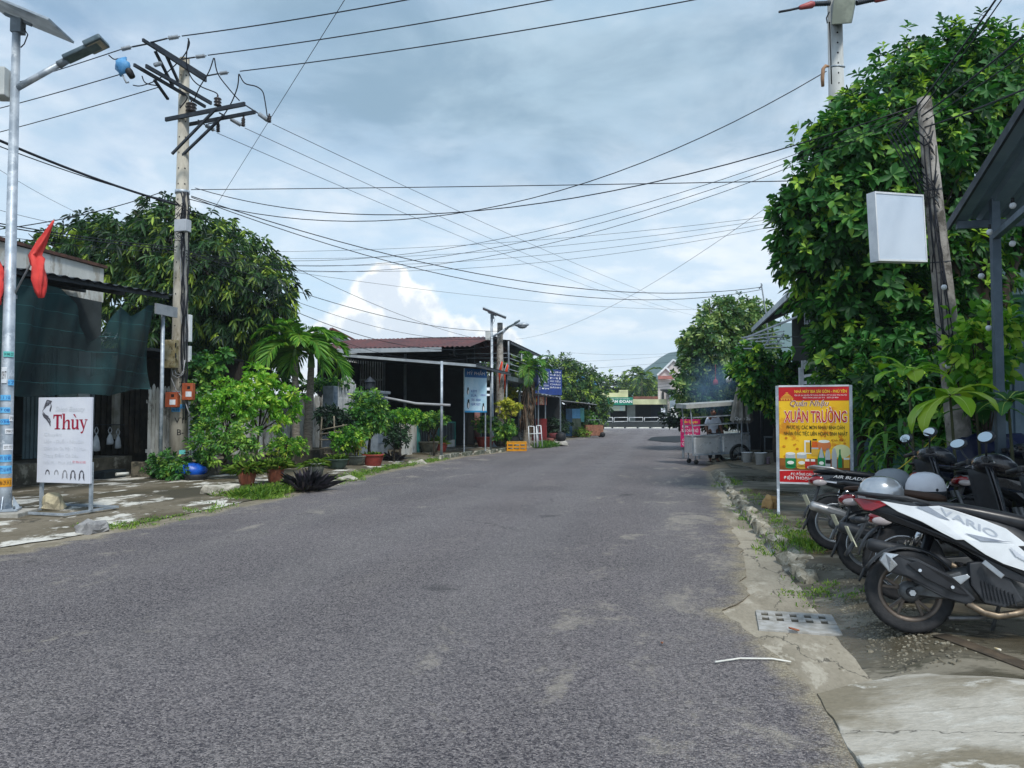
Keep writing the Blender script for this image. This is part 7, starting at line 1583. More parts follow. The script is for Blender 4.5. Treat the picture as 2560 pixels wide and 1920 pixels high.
# ---- beer restaurant sign
def beer_sign():
    a, b = C(1948, 1090, 10.9), C(2124, 1090, 10.6); ang = math.atan2(b.y - a.y, b.x - a.x); W = ((b.x - a.x) ** 2 + (b.y - a.y) ** 2) ** .5; mid = (a + b) / 2; g = zr(a.x, a.y)
    z1, z0 = C(2035, 967, 10.75).z - g, C(2035, 1206, 10.75).z - g; H = z1 - z0
    t = thing('beer_sign', 'yellow and red restaurant signboard reading XUÂN TRƯỜNG on a steel stand', 'sign', (mid.x, mid.y, g), ang)
    MB().bbox((-W / 2, -.02, z0), (W / 2, .02, z1)).build('panel', mat('beer_yellow', (240, 184, 22), (250, 204, 40), 2.2, rough=.4, c3=(214, 140, 20), s3=3.), t)
    y = -.0235; red = mat('sign_red', (206, 24, 32), (190, 20, 28), 2, rough=.4)
    MB().bbox((-W / 2, -.022, z1 - H * .145), (W / 2, -.0205, z1)).build('header', red, t)
    mb = MB(); n = 14
    mb.add([(-W / 2 + W * k / n, -.022, z0 + H * (.115 + .012 * math.sin(k / n * 3.1))) for k in range(n + 1)] + [(W / 2, -.022, z0), (-W / 2, -.022, z0)], [tuple(range(n + 3))]); mb.build('footer', red, t, fix=False)
    mb = MB(); mb.add([(-W / 2 + W * k / n, -.0215, z0 + H * (.13 + .014 * math.sin(k / n * 3.1))) for k in range(n + 1)] + [(W / 2, -.0215, z0 + .02), (-W / 2, -.0215, z0 + .02)], [tuple(range(n + 3))]); mb.build('footer_trim', M_INKW, t, fix=False)
    # steel frame, legs and feet
    for s in (-1, 1): MB().bbox((s * (W / 2 + .022) - .02, -.025, 0), (s * (W / 2 + .022) + .02, .025, z1 + .02)).build('leg', M_GALV, t); MB().bbox((s * (W / 2 + .022) - .02, -.3, 0), (s * (W / 2 + .022) + .02, -.026, .04)).build('foot', M_GALV, t); MB().bar((s * (W / 2 + .022), -.26, .02), (s * (W / 2 + .022), -.03, .32), .03, .03).build('strut', M_GALV, t)
    MB().bbox((-W / 2, -.025, z1 + .001), (W / 2, .025, z1 + .025)).build('top_rail', M_WHITE, t); MB().bbox((-W / 2, -.025, z0 - .025), (W / 2, .025, z0 - .001)).build('bottom_rail', M_WHITE, t)
    T = lambda s, u, v, h, w, m_, **k: text(t, s, u * W, z0 + H * v, H * h, m_, k.pop('y', y - .001), w=W * w, **k)
    T('NHÀ MÁY BIA SÀI GÒN - PHÚ YÊN', .10, .937, .030, .74, M_YEL, bold=.015)
    T('ĐỊA CHỈ: 265 NGUYỄN TẤT THÀNH, PHƯỜNG 2, TP. TUY HÒA, TỈNH PHÚ YÊN', .10, .905, .014, .74, M_INKW); T('ĐIỆN THOẠI: (0257) 382 7715    (0257) 381 8849', .10, .880, .014, .5, M_INKW)
    # gold emblem: tiers of arcs
    mb = MB(); gold = mat('ink_gold', (236, 170, 60)); cx, cz = -W * .38, z0 + H * .9
    for r_, (yy_, ww, hh) in enumerate(((-.03, .085, .012), (-.012, .07, .012), (.006, .05, .012), (.022, .032, .014), (.042, .016, .016))): mb.bbox((cx - ww, y - .001, cz + yy_), (cx + ww, y, cz + yy_ + hh))
    for k in range(5): mb.add([(cx - .07 + k * .035 + math.cos(a_) * .014, y - .001, cz - .045 + math.sin(a_) * .012) for a_ in [j * .785 for j in range(8)]], [tuple(range(8))])
    mb.build('emblem', gold, t, fix=False)
    T('Quán Nhậu', -.06, .80, .058, .56, M_INKW, shear=.3, bold=.03, y=y - .0005); T('Quán Nhậu', -.06, .80, .058, .56, mat('ink_brown', (150, 70, 24)), shear=.3, y=y - .0015)
    T('XUÂN TRƯỜNG', .02, .632, .115, .90, M_INKW, bold=.036, y=y - .0005); T('XUÂN TRƯỜNG', .02, .632, .115, .885, red, bold=.012, y=y - .0015)
    T('PHỤC VỤ CÁC MÓN NHẬU BÌNH DÂN', .02, .557, .038, .82, mat('ink_green', (14, 52, 24)), bold=.008); T('NHẬN ĐẶC TIỆC LIÊN HOAN, SINH NHẬT', .02, .492, .038, .9, mat('ink_green', (14, 52, 24)), bold=.008)
    T('Kính Mời!', .34, .43, .026, .2, mat('ink_brown', (150, 70, 24)), shear=.3)
    T('ĐC: ĐỒNG CAU, SUỐI TÂN, CAM LÂM', .02, .072, .026, .72, M_INKW, bold=.015); T('ĐIỆN THOẠI: 070.4567.890', -.08, .030, .03, .72, M_INKW, bold=.015)
    # still life of drinks: simple printed silhouettes
    def shp(pts, m_, dy=0.): MB().add([(p[0] * W, y - .0015 - dy, z0 + H * p[1]) for p in pts], [tuple(range(len(pts)))]).build('print', m_, t, fix=False)
    def rc(a, b, c, d, m_, dy=0.): shp([(a, b), (c, b), (c, d), (a, d)], m_, dy)
    def el(cx_, cz_, rx, rz_, m_, dy=0.): shp([(cx_ + math.cos(a_) * rx, cz_ + math.sin(a_) * rz_) for a_ in [j * .3927 for j in range(16)]], m_, dy)
    rc(-.5, .128, .5, .25, mat('print_wood', (150, 92, 36), (120, 70, 28), 6), -.001)
    gr, sv, gl, am, wt, bk = mat('print_green', (20, 132, 74)), mat('print_silver', (176, 184, 188)), mat('print_gold', (214, 170, 60)), mat('print_amber', (214, 96, 30)), mat('print_white', (232, 236, 230)), mat('print_black', (34, 32, 30))
    for cx_, m_ in ((-.34, gr), (-.18, gl)): el(cx_, .16, .075, .02, m_); rc(cx_ - .075, .16, cx_ + .075, .25, m_); rc(cx_ - .07, .25, cx_ + .07, .30, sv); el(cx_, .30, .07, .014, wt, .0005); el(cx_, .205, .05, .018, wt, .0006)
    rc(-.14, .30, -.04, .44, wt); rc(-.12, .31, -.06, .42, gl, .0005); rc(-.06, .31, -.04, .44, bk, .0006); rc(-.03, .36, .05, .43, am); rc(-.02, .44, .04, .455, bk); rc(-.04, .28, .06, .35, gl); rc(-.04, .35, .06, .365, sv, .0004); el(.14, .39, .10, .055, mat('print_amber2', (206, 120, 70))); el(.14, .43, .08, .016, wt, .0006)
    shp([(.05, .15), (.15, .15), (.155, .25), (.12, .34), (.10, .37), (.08, .34), (.045, .25)], gr); shp([(.062, .26), (.138, .26), (.115, .34), (.10, .37), (.085, .34)], sv, .0005); el(.10, .205, .035, .018, wt, .0006)
    for cx_ in (.19, .28): shp([(cx_ - .035, .16), (cx_ + .035, .16), (cx_ + .035, .30), (cx_ + .015, .36), (cx_ - .015, .36), (cx_ - .035, .30)], sv)
    el(.38, .33, .13, .07, mat('print_pale', (222, 226, 170)), -.0005); rc(.16, .2, .23, .24, bk, .0007)
    shp([(.33, .16), (.39, .16), (.39, .25), (.37, .30), (.37, .35), (.35, .35), (.35, .30), (.33, .25)], gr, .0008); rc(.41, .16, .49, .26, gl, .0008); rc(.41, .245, .49, .265, wt, .001)
    for cx_ in (-.10, -.02): rc(cx_ - .035, .15, cx_ + .035, .22, mat('print_red', (186, 44, 34)), .0008); rc(cx_ - .03, .22, cx_ + .03, .245, wt, .0009)
    rg = random.Random(3)
    for k in range(16): cx_, cz_ = rg.uniform(-.46, .46), rg.choice([rg.uniform(.46, .84), rg.uniform(.26, .5)]); r_ = rg.uniform(.012, .03); shp([(cx_ + math.cos(a_) * r_, cz_ + math.sin(a_) * r_ * .6) for a_ in [j * .785 for j in range(8)]], mat('print_drop', (222, 150, 24), (200, 120, 20), 20), -.0008)
beer_sign()
stone(1928, 1272, (.22, .22, .2), 'tan stone block weighing the foot of the beer sign', 3, mat('sand_block', (190, 152, 100), (150, 116, 76), 6, bump=.6), zr)
strip_grass('grass', [G(1990, 1368, .1), G(1965, 1335, .1), G(1890, 1280, .08), G(1840, 1228, .06), G(1815, 1205, .05)], 60, .10, 'tufts of green grass between the kerb stones', 8)
strip_grass('grass', [G(1955, 1352, .06), G(2000, 1392, .06)], 26, .12, 'long grass tuft in the gap of the kerb', 9)
strip_grass('grass', [G(2010, 1445, .06), G(2060, 1490, .06)], 22, .06, 'sparse weeds beside the gravel', 10)
# ---- small ramp by the cart
one('plank_ramp', MB().add([G(1750, 1172, .02), G(1945, 1190, .1), G(1940, 1130, .3), G(1850, 1140, .2), G(1750, 1176, .0) + V((0, 0, -.02)), G(1945, 1196, .08), G(1940, 1132, .05), G(1850, 1142, .05)], [(0, 1, 2, 3), (0, 4, 5, 1), (1, 5, 6, 2), (3, 2, 6, 7), (0, 3, 7, 4)]), mat('mud_concrete', (126, 116, 98), (100, 90, 74), 2, bump=.4), 'sloping muddy concrete slab beside the food cart', 'ramp')
# ---- food cart, awry, with man behind
M_STAIN = mat('stainless', (216, 218, 220), (200, 203, 206), 2.5, rough=.3, metal=.35)
def food_cart():
    a, b = G(1742, 1160, .02), G(1841, 1158, .04); ang = math.atan2(b.y - a.y, b.x - a.x) + R(4); c = (a + b) / 2
    t = thing('food_cart', 'stainless steel street food cart with canopy and one big wheel', 'cart', (c.x, c.y, .03), ang); L = 1.72; W_ = .72; s = L / 2
    z0, z1 = .32, .86
    for k in (0, 1):
        x0, x1 = -s + k * s + .01, -s + (k + 1) * s - .01
        def f(u, v, x0=x0, x1=x1): return (x0 + (x1 - x0) * u, -W_ / 2 - .012 * math.sin(u * math.pi) * math.sin(v * math.pi * 2 + k), z0 + (z1 - z0) * v + .05 * (u + k - 1))
        MB().sheet(f, 8, 8).build('front_panel', M_STAIN, t, solid=.006, fix=False)
    MB().bbox((-s, -W_ / 2 + .02, z0), (s, W_ / 2, z1 - .06)).build('body', M_STAIN, t); MB().bbox((-s - .02, -W_ / 2 - .02, z1 - .05), (s + .02, W_ / 2 + .02, z1 - .02)).build('counter', M_STAIN, t)
    for x in (-s, 0, s): MB().bar((x, -W_ / 2 - .02, z0 - .05), (x, -W_ / 2 - .02, z1), .03, .03).build('frame_bar', M_GALV, t)
    for z in (z0 - .03, z1): MB().bar((-s, -W_ / 2 - .022, z - .02), (s, -W_ / 2 - .022, z + .06), .03, .03).build('frame_bar', M_GALV, t)
    for x in (-s + .02, s - .02):
        for y_ in (-W_ / 2, W_ / 2): MB().bar((x, y_, z1), (x - .1, y_, 1.78 + .1 * (x > 0)), .025, .025).build('canopy_post', M_GALV, t)
    for z in (1.12, 1.36):
        for y_ in (-W_ / 2, W_ / 2): MB().bar((-s, y_, z), (s - .05, y_, z + .1), .022, .022).build('shelf_bar', M_GALV, t)
    MB().add([(-s - .22, -W_ / 2 - .1, 1.74), (s - .02, -W_ / 2 - .1, 1.86), (s - .02, W_ / 2 + .1, 1.9), (-s - .22, W_ / 2 + .1, 1.78), (-s - .22, -W_ / 2 - .1, 1.62), (s - .02, -W_ / 2 - .1, 1.76), (s - .02, W_ / 2 + .1, 1.8), (-s - .22, W_ / 2 + .1, 1.66)], [(0, 1, 2, 3), (4, 7, 6, 5), (0, 4, 5, 1), (1, 5, 6, 2), (2, 6, 7, 3), (3, 7, 4, 0)]).build('canopy', mat('canopy_metal', (196, 198, 196), (170, 172, 170), 2, rough=.4, metal=.3), t)
    wo = MB().lathe([(.27, -.045), (.30, -.03), (.30, .03), (.27, .045), (.22, .03), (.22, -.03), (.27, -.045)], (s - .33, -W_ / 2 - .08, .30), 28, m=Mx.Rotation(R(90), 3, 'X')).build('wheel', M_BLACK, t, fix=False)
    MB().lathe([(.001, -.02), (.05, -.02), (.05, .02), (.001, .02)], (s - .33, -W_ / 2 - .08, .30), 12, m=Mx.Rotation(R(90), 3, 'X')).build('hub', M_DSTEEL, wo)
    for k in range(8): a_ = k * math.pi / 4; MB().tube([(s - .33, -W_ / 2 - .08, .30), (s - .33 + math.cos(a_) * .225, -W_ / 2 - .08, .30 + math.sin(a_) * .225)], .008, 4).build('spoke', M_STEEL, wo, fix=False)
    MB().lathe([(.27, -.045), (.30, -.03), (.30, .03), (.27, .045), (.22, .03), (.22, -.03), (.27, -.045)], (s - .33, W_ / 2 + .08, .30), 28, m=Mx.Rotation(R(90), 3, 'X')).build('wheel', M_BLACK, t, fix=False)
    for y_ in (-.3, .3):
        MB().tube([(-s + .1, y_, z0), (-s + .1, y_, .1)], .02, 6).build('caster_leg', M_GALV, t, fix=False); MB().lathe([(.001, -.02), (.07, -.02), (.07, .02), (.001, .02)], (-s + .12, y_, .07), 14, m=Mx.Rotation(R(90), 3, 'X')).build('caster', M_BLACK, t)
food_cart()
board('price_sign', 'pink and white food menu board leaning left behind the food cart', 1702, 1048, 1750, 1118, 25.6, 25.2, mat('menu_pink', (206, 24, 104), (186, 18, 92), 2, rough=.5), (('Yến Quyên', 0, .86, .09, .8, M_YEL), ('BÚN', -.25, .70, .08, .3, M_INKW), ('BÚN CHẢ HÀ NỘI', 0, .54, .11, .85, M_INKW), ('PHỞ BẮC', 0, .37, .11, .6, M_INKW), ('CHẢ CÁ', -.2, .22, .08, .4, M_INKW), ('VỊT QUAY LẠNG', 0, .06, .11, .88, M_INKW)), legs=True, g=.03)
def person():
    c = G(1783, 1157, .02); c = C(1783, 1100, 23.7); g = V((c.x, c.y, .03))
    t = thing('person', 'person in a white shirt and dark trousers standing behind the food cart', 'person', g, YAW, tilt=Mx.Scale(.955, 4))
    # local: x right, y away from the viewer, z up
    J = {'pel': (0, 0, .90), 'ab': (0, -.01, 1.06), 'ch': (0, 0, 1.26), 'nk': (0, -.01, 1.42), 'nk2': (0, -.03, 1.48), 'shL': (-.17, 0, 1.36), 'shR': (.17, 0, 1.36), 'elL': (-.24, -.03, 1.1), 'wrL': (-.22, -.2, .94), 'elR': (.24, -.02, 1.1), 'wrR': (.26, -.16, .92), 'hiL': (-.095, 0, .86), 'hiR': (.095, 0, .86), 'knL': (-.1, -.03, .48), 'knR': (.11, -.02, .48), 'anL': (-.1, .02, .08), 'anR': (.12, .02, .08), 'toL': (-.12, -.13, .03), 'toR': (.15, -.12, .03)}
    Rr = {'pel': .15, 'ab': .145, 'ch': .155, 'nk': .07, 'nk2': .055, 'shL': .075, 'shR': .075, 'elL': .048, 'wrL': .032, 'elR': .048, 'wrR': .032, 'hiL': .1, 'hiR': .1, 'knL': .065, 'knR': .065, 'anL': .045, 'anR': .045, 'toL': .035, 'toR': .035}
    E = [('pel', 'ab'), ('ab', 'ch'), ('ch', 'nk'), ('nk', 'nk2'), ('ch', 'shL'), ('shL', 'elL'), ('elL', 'wrL'), ('ch', 'shR'), ('shR', 'elR'), ('elR', 'wrR'), ('pel', 'hiL'), ('hiL', 'knL'), ('knL', 'anL'), ('anL', 'toL'), ('pel', 'hiR'), ('hiR', 'knR'), ('knR', 'anR'), ('anR', 'toR')]
    m_skin = mat('skin', (132, 92, 74), (118, 82, 66), 6, rough=.6); m_shirt = mat('shirt', (226, 230, 240), (212, 217, 230), 8, rough=.85); m_tr = mat('trousers', (42, 44, 52), (34, 36, 44), 6)
    def skin(name, edges, mm, k=1., parent=t, sub=2):
        keys = []; [keys.append(n) for e in edges for n in e if n not in keys]; me = bpy.data.meshes.new(name); me.from_pydata([J[n] for n in keys], [(keys.index(a), keys.index(b)) for a, b in edges], []); me.materials.append(mm)
        o = bpy.data.objects.new(name, me); col.objects.link(o); o.parent = parent; md = o.modifiers.new('skin', 'SKIN'); md.use_smooth_shade = True
        for i, n in enumerate(keys): r_ = Rr[n] * k; me.skin_vertices[0].data[i].radius = (r_, r_ * (.72 if n in ('pel', 'ab', 'ch') else 1)); me.skin_vertices[0].data[i].use_root = i == 0
        s_ = o.modifiers.new('sub', 'SUBSURF'); s_.levels = sub; s_.render_levels = sub; return o
    body = skin('body', E, m_skin)
    J2 = dict(J); 
    for k_, (a, b, f) in {'slL': ('shL', 'elL', .75), 'slR': ('shR', 'elR', .75), 'aL': ('knL', 'anL', .97), 'aR': ('knR', 'anR', .97), 'hem': ('pel', 'ab', -.35)}.items(): J[k_] = tuple(V(J[a]).lerp(V(J[b]), f)); Rr[k_] = {'slL': .068, 'slR': .068, 'aL': .062, 'aR': .062, 'hem': .155}[k_]
    skin('shirt', [('hem', 'pel'), ('pel', 'ab'), ('ab', 'ch'), ('ch', 'nk'), ('ch', 'shL'), ('shL', 'slL'), ('ch', 'shR'), ('shR', 'slR')], m_shirt, 1.1)
    skin('trousers', [('pel', 'hiL'), ('hiL', 'knL'), ('knL', 'aL'), ('pel', 'hiR'), ('hiR', 'knR'), ('knR', 'aR')], m_tr, 1.1)
    hd = MB(); hc = V((0, -.045, 1.575)); hd.ell(hc, (.073, .09, .112), 18, 14)
    for i, p in enumerate(hd.v):
        q = p - hc
        if q.y < 0 and q.z < -.02: q.x *= .86
        if abs(q.x) < .02 and q.y < -.06 and -.045 < q.z < .025: q.y -= .018
        if q.y < -.05 and .0 < q.z < .03 and .02 < abs(q.x) < .05: q.y += .008
        hd.v[i] = hc + q
    hd.ell(hc + V((-.076, .005, -.005)), (.012, .02, .03), 8, 6).ell(hc + V((.076, .005, -.005)), (.012, .02, .03), 8, 6); head = hd.build('head', m_skin, body, fix=False)
    for s_ in (-1, 1): MB().ell(hc + V((s_ * .03, -.08, .012)), (.012, .006, .006), 8, 6).build('eye', M_INK, head, fix=False); MB().ell(hc + V((s_ * .03, -.083, .032)), (.018, .006, .004), 8, 6).build('eyebrow', M_INK, head, fix=False)
    MB().ell(hc + V((0, -.083, -.052)), (.024, .008, .006), 8, 6).build('mouth', mat('lips', (126, 70, 62)), head, fix=False)
    hr = MB(); hr.ell(hc + V((0, .018, .03)), (.086, .096, .104), 18, 14)
    hr.v = [V((p.x, p.y, max(p.z, hc.z + (.005 if p.y > hc.y - .01 else .04)))) for p in hr.v]; hr.build('hair', M_INK, head, fix=False)
    for s_, wn in ((-1, 'wrL'), (1, 'wrR')):
        wr = V(J[wn]); h_ = MB().ell(wr + V((0, -.045, -.02)), (.038, .05, .018), 10, 6).build('palm', m_skin, body, fix=False)
        for k in range(4): b0 = wr + V((-.027 + k * .018, -.085, -.022)); MB().tube([b0, b0 + V((0, -.035 - .006 * (k in (1, 2)), -.012)), b0 + V((0, -.055 - .008 * (k in (1, 2)), -.035))], [.009, .008, .006], 6).build('finger', m_skin, h_, fix=False)
        b0 = wr + V((-s_ * .03, -.03, -.02)); MB().tube([b0, b0 + V((-s_ * .03, -.03, -.005)), b0 + V((-s_ * .035, -.06, -.015))], [.011, .009, .007], 6).build('thumb', m_skin, h_, fix=False)
    for s_, an in ((-1, 'anL'), (1, 'anR')): p = V(J[an]); MB().box(p + V((s_ * .015, -.06, -.065)), (.1, .26, .025)).build('sandal', M_BLACK, t, bevel=.01)
person()
# folded parasol
def parasol():
    b = C(1855, 1120, 22.2); b.z = .1; t = thing('folded_parasol', 'tall folded grey parasol with faint lettering beside the food cart', 'parasol', b)
    MB().tube([b, b + V((0, 0, 2.3))], .02, 8).build('pole', M_GALV, t, True, fix=False)
    z0, z1 = C(1855, 1055, 22.2).z, C(1855, 955, 22.2).z
    def f(u, v): a = u * 6.2832; r = (.06 + .20 * v ** .8) * (1 + .22 * math.cos(a * 8)); return (b.x + math.cos(a) * r * 1.05, b.y + math.sin(a) * r, z1 + (z0 - z1) * v + .05 * v * math.cos(a * 8))
    MB().sheet(f, 64, 10).build('canopy', mat('parasol_grey', (140, 138, 132), (110, 108, 102), 3), t, True, fix=False)
    o = text(t, 'Quán 2u', 0, 0, .09, M_INKW, 0, w=.42); o.data.transform(Mx.Translation(V((0, -.28, C(1870, 1050, 22).z - .1))))
parasol()
for px, py, d, r_, h, m_, lb in ((1902, 1125, 20.6, .16, .34, M_WHITE, 'white plastic bucket on the slab behind the food cart'), (1868, 1122, 21.6, .15, .3, M_WHITE, 'white plastic tub partly behind the food cart wheel'), (1919, 1118, 20.6, .06, .22, mat('lilac', (200, 180, 206)), 'small lilac container beside the white bucket')):
    c = G(px, py, .15); c = C(px, py, d); one('bucket', MB().lathe([(.001, 0), (r_ * .78, 0), (r_, h), (r_ * 1.05, h), (r_ * 1.05, h * .94), (r_ * .95, h * .96), (r_ * .74, .02), (.001, .02)], (c.x, c.y, .13), 18), m_, lb, 'bucket', fix=False)
for px, py, d, m_, lb in ((1822, 948, 24, M_WHITE, 'white lantern lamp hanging in the smoky shade behind the cart'), (1789, 955, 26, mat('lamp_red', (170, 60, 56)), 'small red lamp hanging in the shade of the round tree')):
    c = C(px, py, d); one('hanging_lamp', MB().lathe([(.001, -.1), (.08, -.1), (.09, -.02), (.07, .06), (.02, .1), (.006, .2), (.004, .6), (.001, .6)], c, 14), m_, lb, 'lamp', fix=False)

# ================================================================== PARKED SCOOTERS
def paint(name, c, rough=.28, c2=None): return mat(name, c, c2 or tuple(max(0, x - 12) for x in c), 4, rough=rough, coat=.5, spec=.5)
M_TYRE = mat('tyre', (38, 40, 43), (52, 52, 54), 14, rough=.85, bump=.25, bscale=60)
M_RIMB = mat('rim_bronze', (108, 98, 90), (86, 78, 72), 8, rough=.5, metal=.6)
M_RIMS = mat('rim_silver', (176, 180, 184), (150, 154, 158), 6, rough=.3, metal=.8)
M_PLB = mat('black_plastic', (40, 43, 48), (54, 57, 62), 7, rough=.5)
M_PLD = mat('deep_black', (26, 28, 33), (38, 40, 45), 7, rough=.35)
M_CHROME = mat('chrome', (206, 208, 210), (180, 182, 186), 5, rough=.15, metal=1.)
M_MUFS = mat('muffler_silver', (186, 184, 182), (160, 158, 156), 7, rough=.35, metal=.7)
M_ENG = mat('engine_alu', (112, 114, 116), (84, 86, 88), 10, rough=.55, metal=.5)
M_PIPE = mat('exhaust_pipe', (150, 136, 118), (120, 108, 94), 12, rough=.5, metal=.7)
M_TAILR = mat('tail_red', (150, 14, 26), (120, 8, 20), 5, rough=.12, coat=.8)
M_TAILW = mat('tail_clear', (196, 188, 186), (170, 160, 160), 5, rough=.1, coat=.8)
M_MIRR = mat('mirror_glass', (170, 184, 194), (170, 184, 194), 2, rough=.03, metal=1.)
M_PLATE = mat('plate', (206, 206, 180), (190, 190, 166), 9, rough=.5)
RX = Mx.Rotation(R(90), 3, 'X')
def wheel(t, x, r, tw, style, rim_m, y=0.):
    ri = r * .70
    o = MB().lathe([(ri, -tw * .36), (r * .86, -tw * .5), (r * .955, -tw * .43), (r * .992, -tw * .22), (r, 0), (r * .992, tw * .22), (r * .955, tw * .43), (r * .86, tw * .5), (ri, tw * .36)], (x, y, r), 48, m=RX).build('wheel', M_TYRE, t, fix=False)
    # tread grooves as raised shoulder blocks
    mb = MB(); n = 34
    for k in range(n):
        a = 6.2832 * k / n
        for s in (-1, 1):
            p = []
            for (da, rr, yy) in ((0, .965, .40), (.06, .965, .42), (.12, .998, .10), (.06, .998, .08)): p.append((x + math.cos(a + da) * r * rr * 1.006, y + s * tw * yy, r + math.sin(a + da) * r * rr * 1.006))
            mb.add(p, [(0, 1, 2, 3)])
    mb.build('tread', mat('tread_dark', (24, 25, 27), (30, 31, 33), 9, rough=.9), o, fix=False)
    MB().lathe([(ri * .88, -tw * .3), (ri * 1.0, -tw * .4), (ri * 1.035, -tw * .36), (ri * 1.035, tw * .36), (ri, tw * .4), (ri * .88, tw * .3), (ri * .86, 0), (ri * .88, -tw * .3)], (x, y, r), 40, m=RX).build('rim', rim_m, o, fix=False)
    MB().lathe([(.001, -tw * .62), (.03, -tw * .62), (.045, -tw * .5), (.062, -tw * .42), (.065, tw * .42), (.04, tw * .6), (.001, tw * .6)], (x, y, r), 20, m=RX).build('hub', M_ENG, o, fix=False)
    if style == 'cast':
        for k in range(5):
            for da in (-.17, .17):
                a0 = 6.2832 * k / 5 + .3; p0 = V((x + math.cos(a0) * .05, y, r + math.sin(a0) * .05)); p1 = V((x + math.cos(a0 + da) * ri * .9, y, r + math.sin(a0 + da) * ri * .9)); MB().bar(p0, p1, .018, tw * .42, (0, 1, 0)).build('spoke', rim_m, o, bevel=.003)
    elif style == 'cast3':
        for k in range(3):
            a0 = 6.2832 * k / 3 + .5
            for da in (-.28, .28): p0 = V((x + math.cos(a0) * .05, y, r + math.sin(a0) * .05)); p1 = V((x + math.cos(a0 + da) * ri * .9, y, r + math.sin(a0 + da) * ri * .9)); MB().bar(p0, p1, .024, tw * .42, (0, 1, 0)).build('spoke', rim_m, o, bevel=.003)
    else:
        for k in range(18): a0 = 6.2832 * k / 18; s = 1 if k % 2 else -1; MB().tube([(x + math.cos(a0 + .35) * .055, y + s * tw * .35, r + math.sin(a0 + .35) * .055), (x + math.cos(a0) * ri * .9, y + s * .005, r + math.sin(a0) * ri * .9)], .0025, 4).build('spoke', M_CHROME, o, fix=False)
    return o
def panel3(t, name, pts, th, m_, mirror=True, bevel=.004):
    """a facetted body panel: pts (x, z, y) on the right side; mirrored to the left"""
    n = len(pts); res = []
    for s in ((-1, 1) if mirror else (-1,)):
        mb = MB(); v = [V((p[0], s * abs(p[2]), p[1])) for p in pts]; w = [V((p.x, p.y - s * th, p.z)) for p in v]
        mb.add(v + w, [tuple(range(n)), tuple(range(2 * n - 1, n - 1, -1))] + [(i, (i + 1) % n, n + (i + 1) % n, n + i) for i in range(n)]); res.append(mb.build(name, m_, t, bevel=bevel))
    return res
def loft(t, name, secs, m_, n=14, sub=1, e=2.6):
    """smooth body: secs = (x, zc, half width, half height)"""
    mb = MB(); b = 0
    for (x, zc, w, h) in secs:
        for j in range(n):
            a = 6.2832 * j / n; c, s = math.cos(a), math.sin(a)
            mb.v.append(V((x, w * math.copysign(abs(c) ** (2 / e), c), zc + h * math.copysign(abs(s) ** (2 / e), s))))
    for i in range(len(secs) - 1):
        for j in range(n): mb.f.append((i * n + j, i * n + (j + 1) % n, (i + 1) * n + (j + 1) % n, (i + 1) * n + j)); mb.sm.append(True)
    mb.f += [tuple(range(n)), tuple((len(secs) - 1) * n + j for j in reversed(range(n)))]; mb.sm += [True, True]
    return mb.build(name, m_, t, sub=sub)
def mirror_pair(t, x, z, lean=0., m_=M_PLB):
    for s in (-1, 1):
        MB().tube([(x, s * .2, z), (x - .02, s * .27, z + .06), (x - .03, s * .31, z + .12)], .008, 6).build('mirror_stem', m_, t, fix=False)
        c = V((x - .03, s * .34, z + .155)); mm = Mx.Rotation(R(24 + rnd.uniform(-18, 18)), 3, 'Z') @ Mx.Rotation(R(14 + rnd.uniform(-8, 8)), 3, 'Y')
        o = MB().ell(c, (.022, .085, .052), 16, 10, m=mm).build('mirror', m_, t, fix=False); MB().add([c + mm @ V((-.0225, math.cos(k * .3142) * .07, math.sin(k * .3142) * .04)) for k in range(20)], [tuple(range(20))]).build('mirror_glass', M_MIRR, o, fix=False)
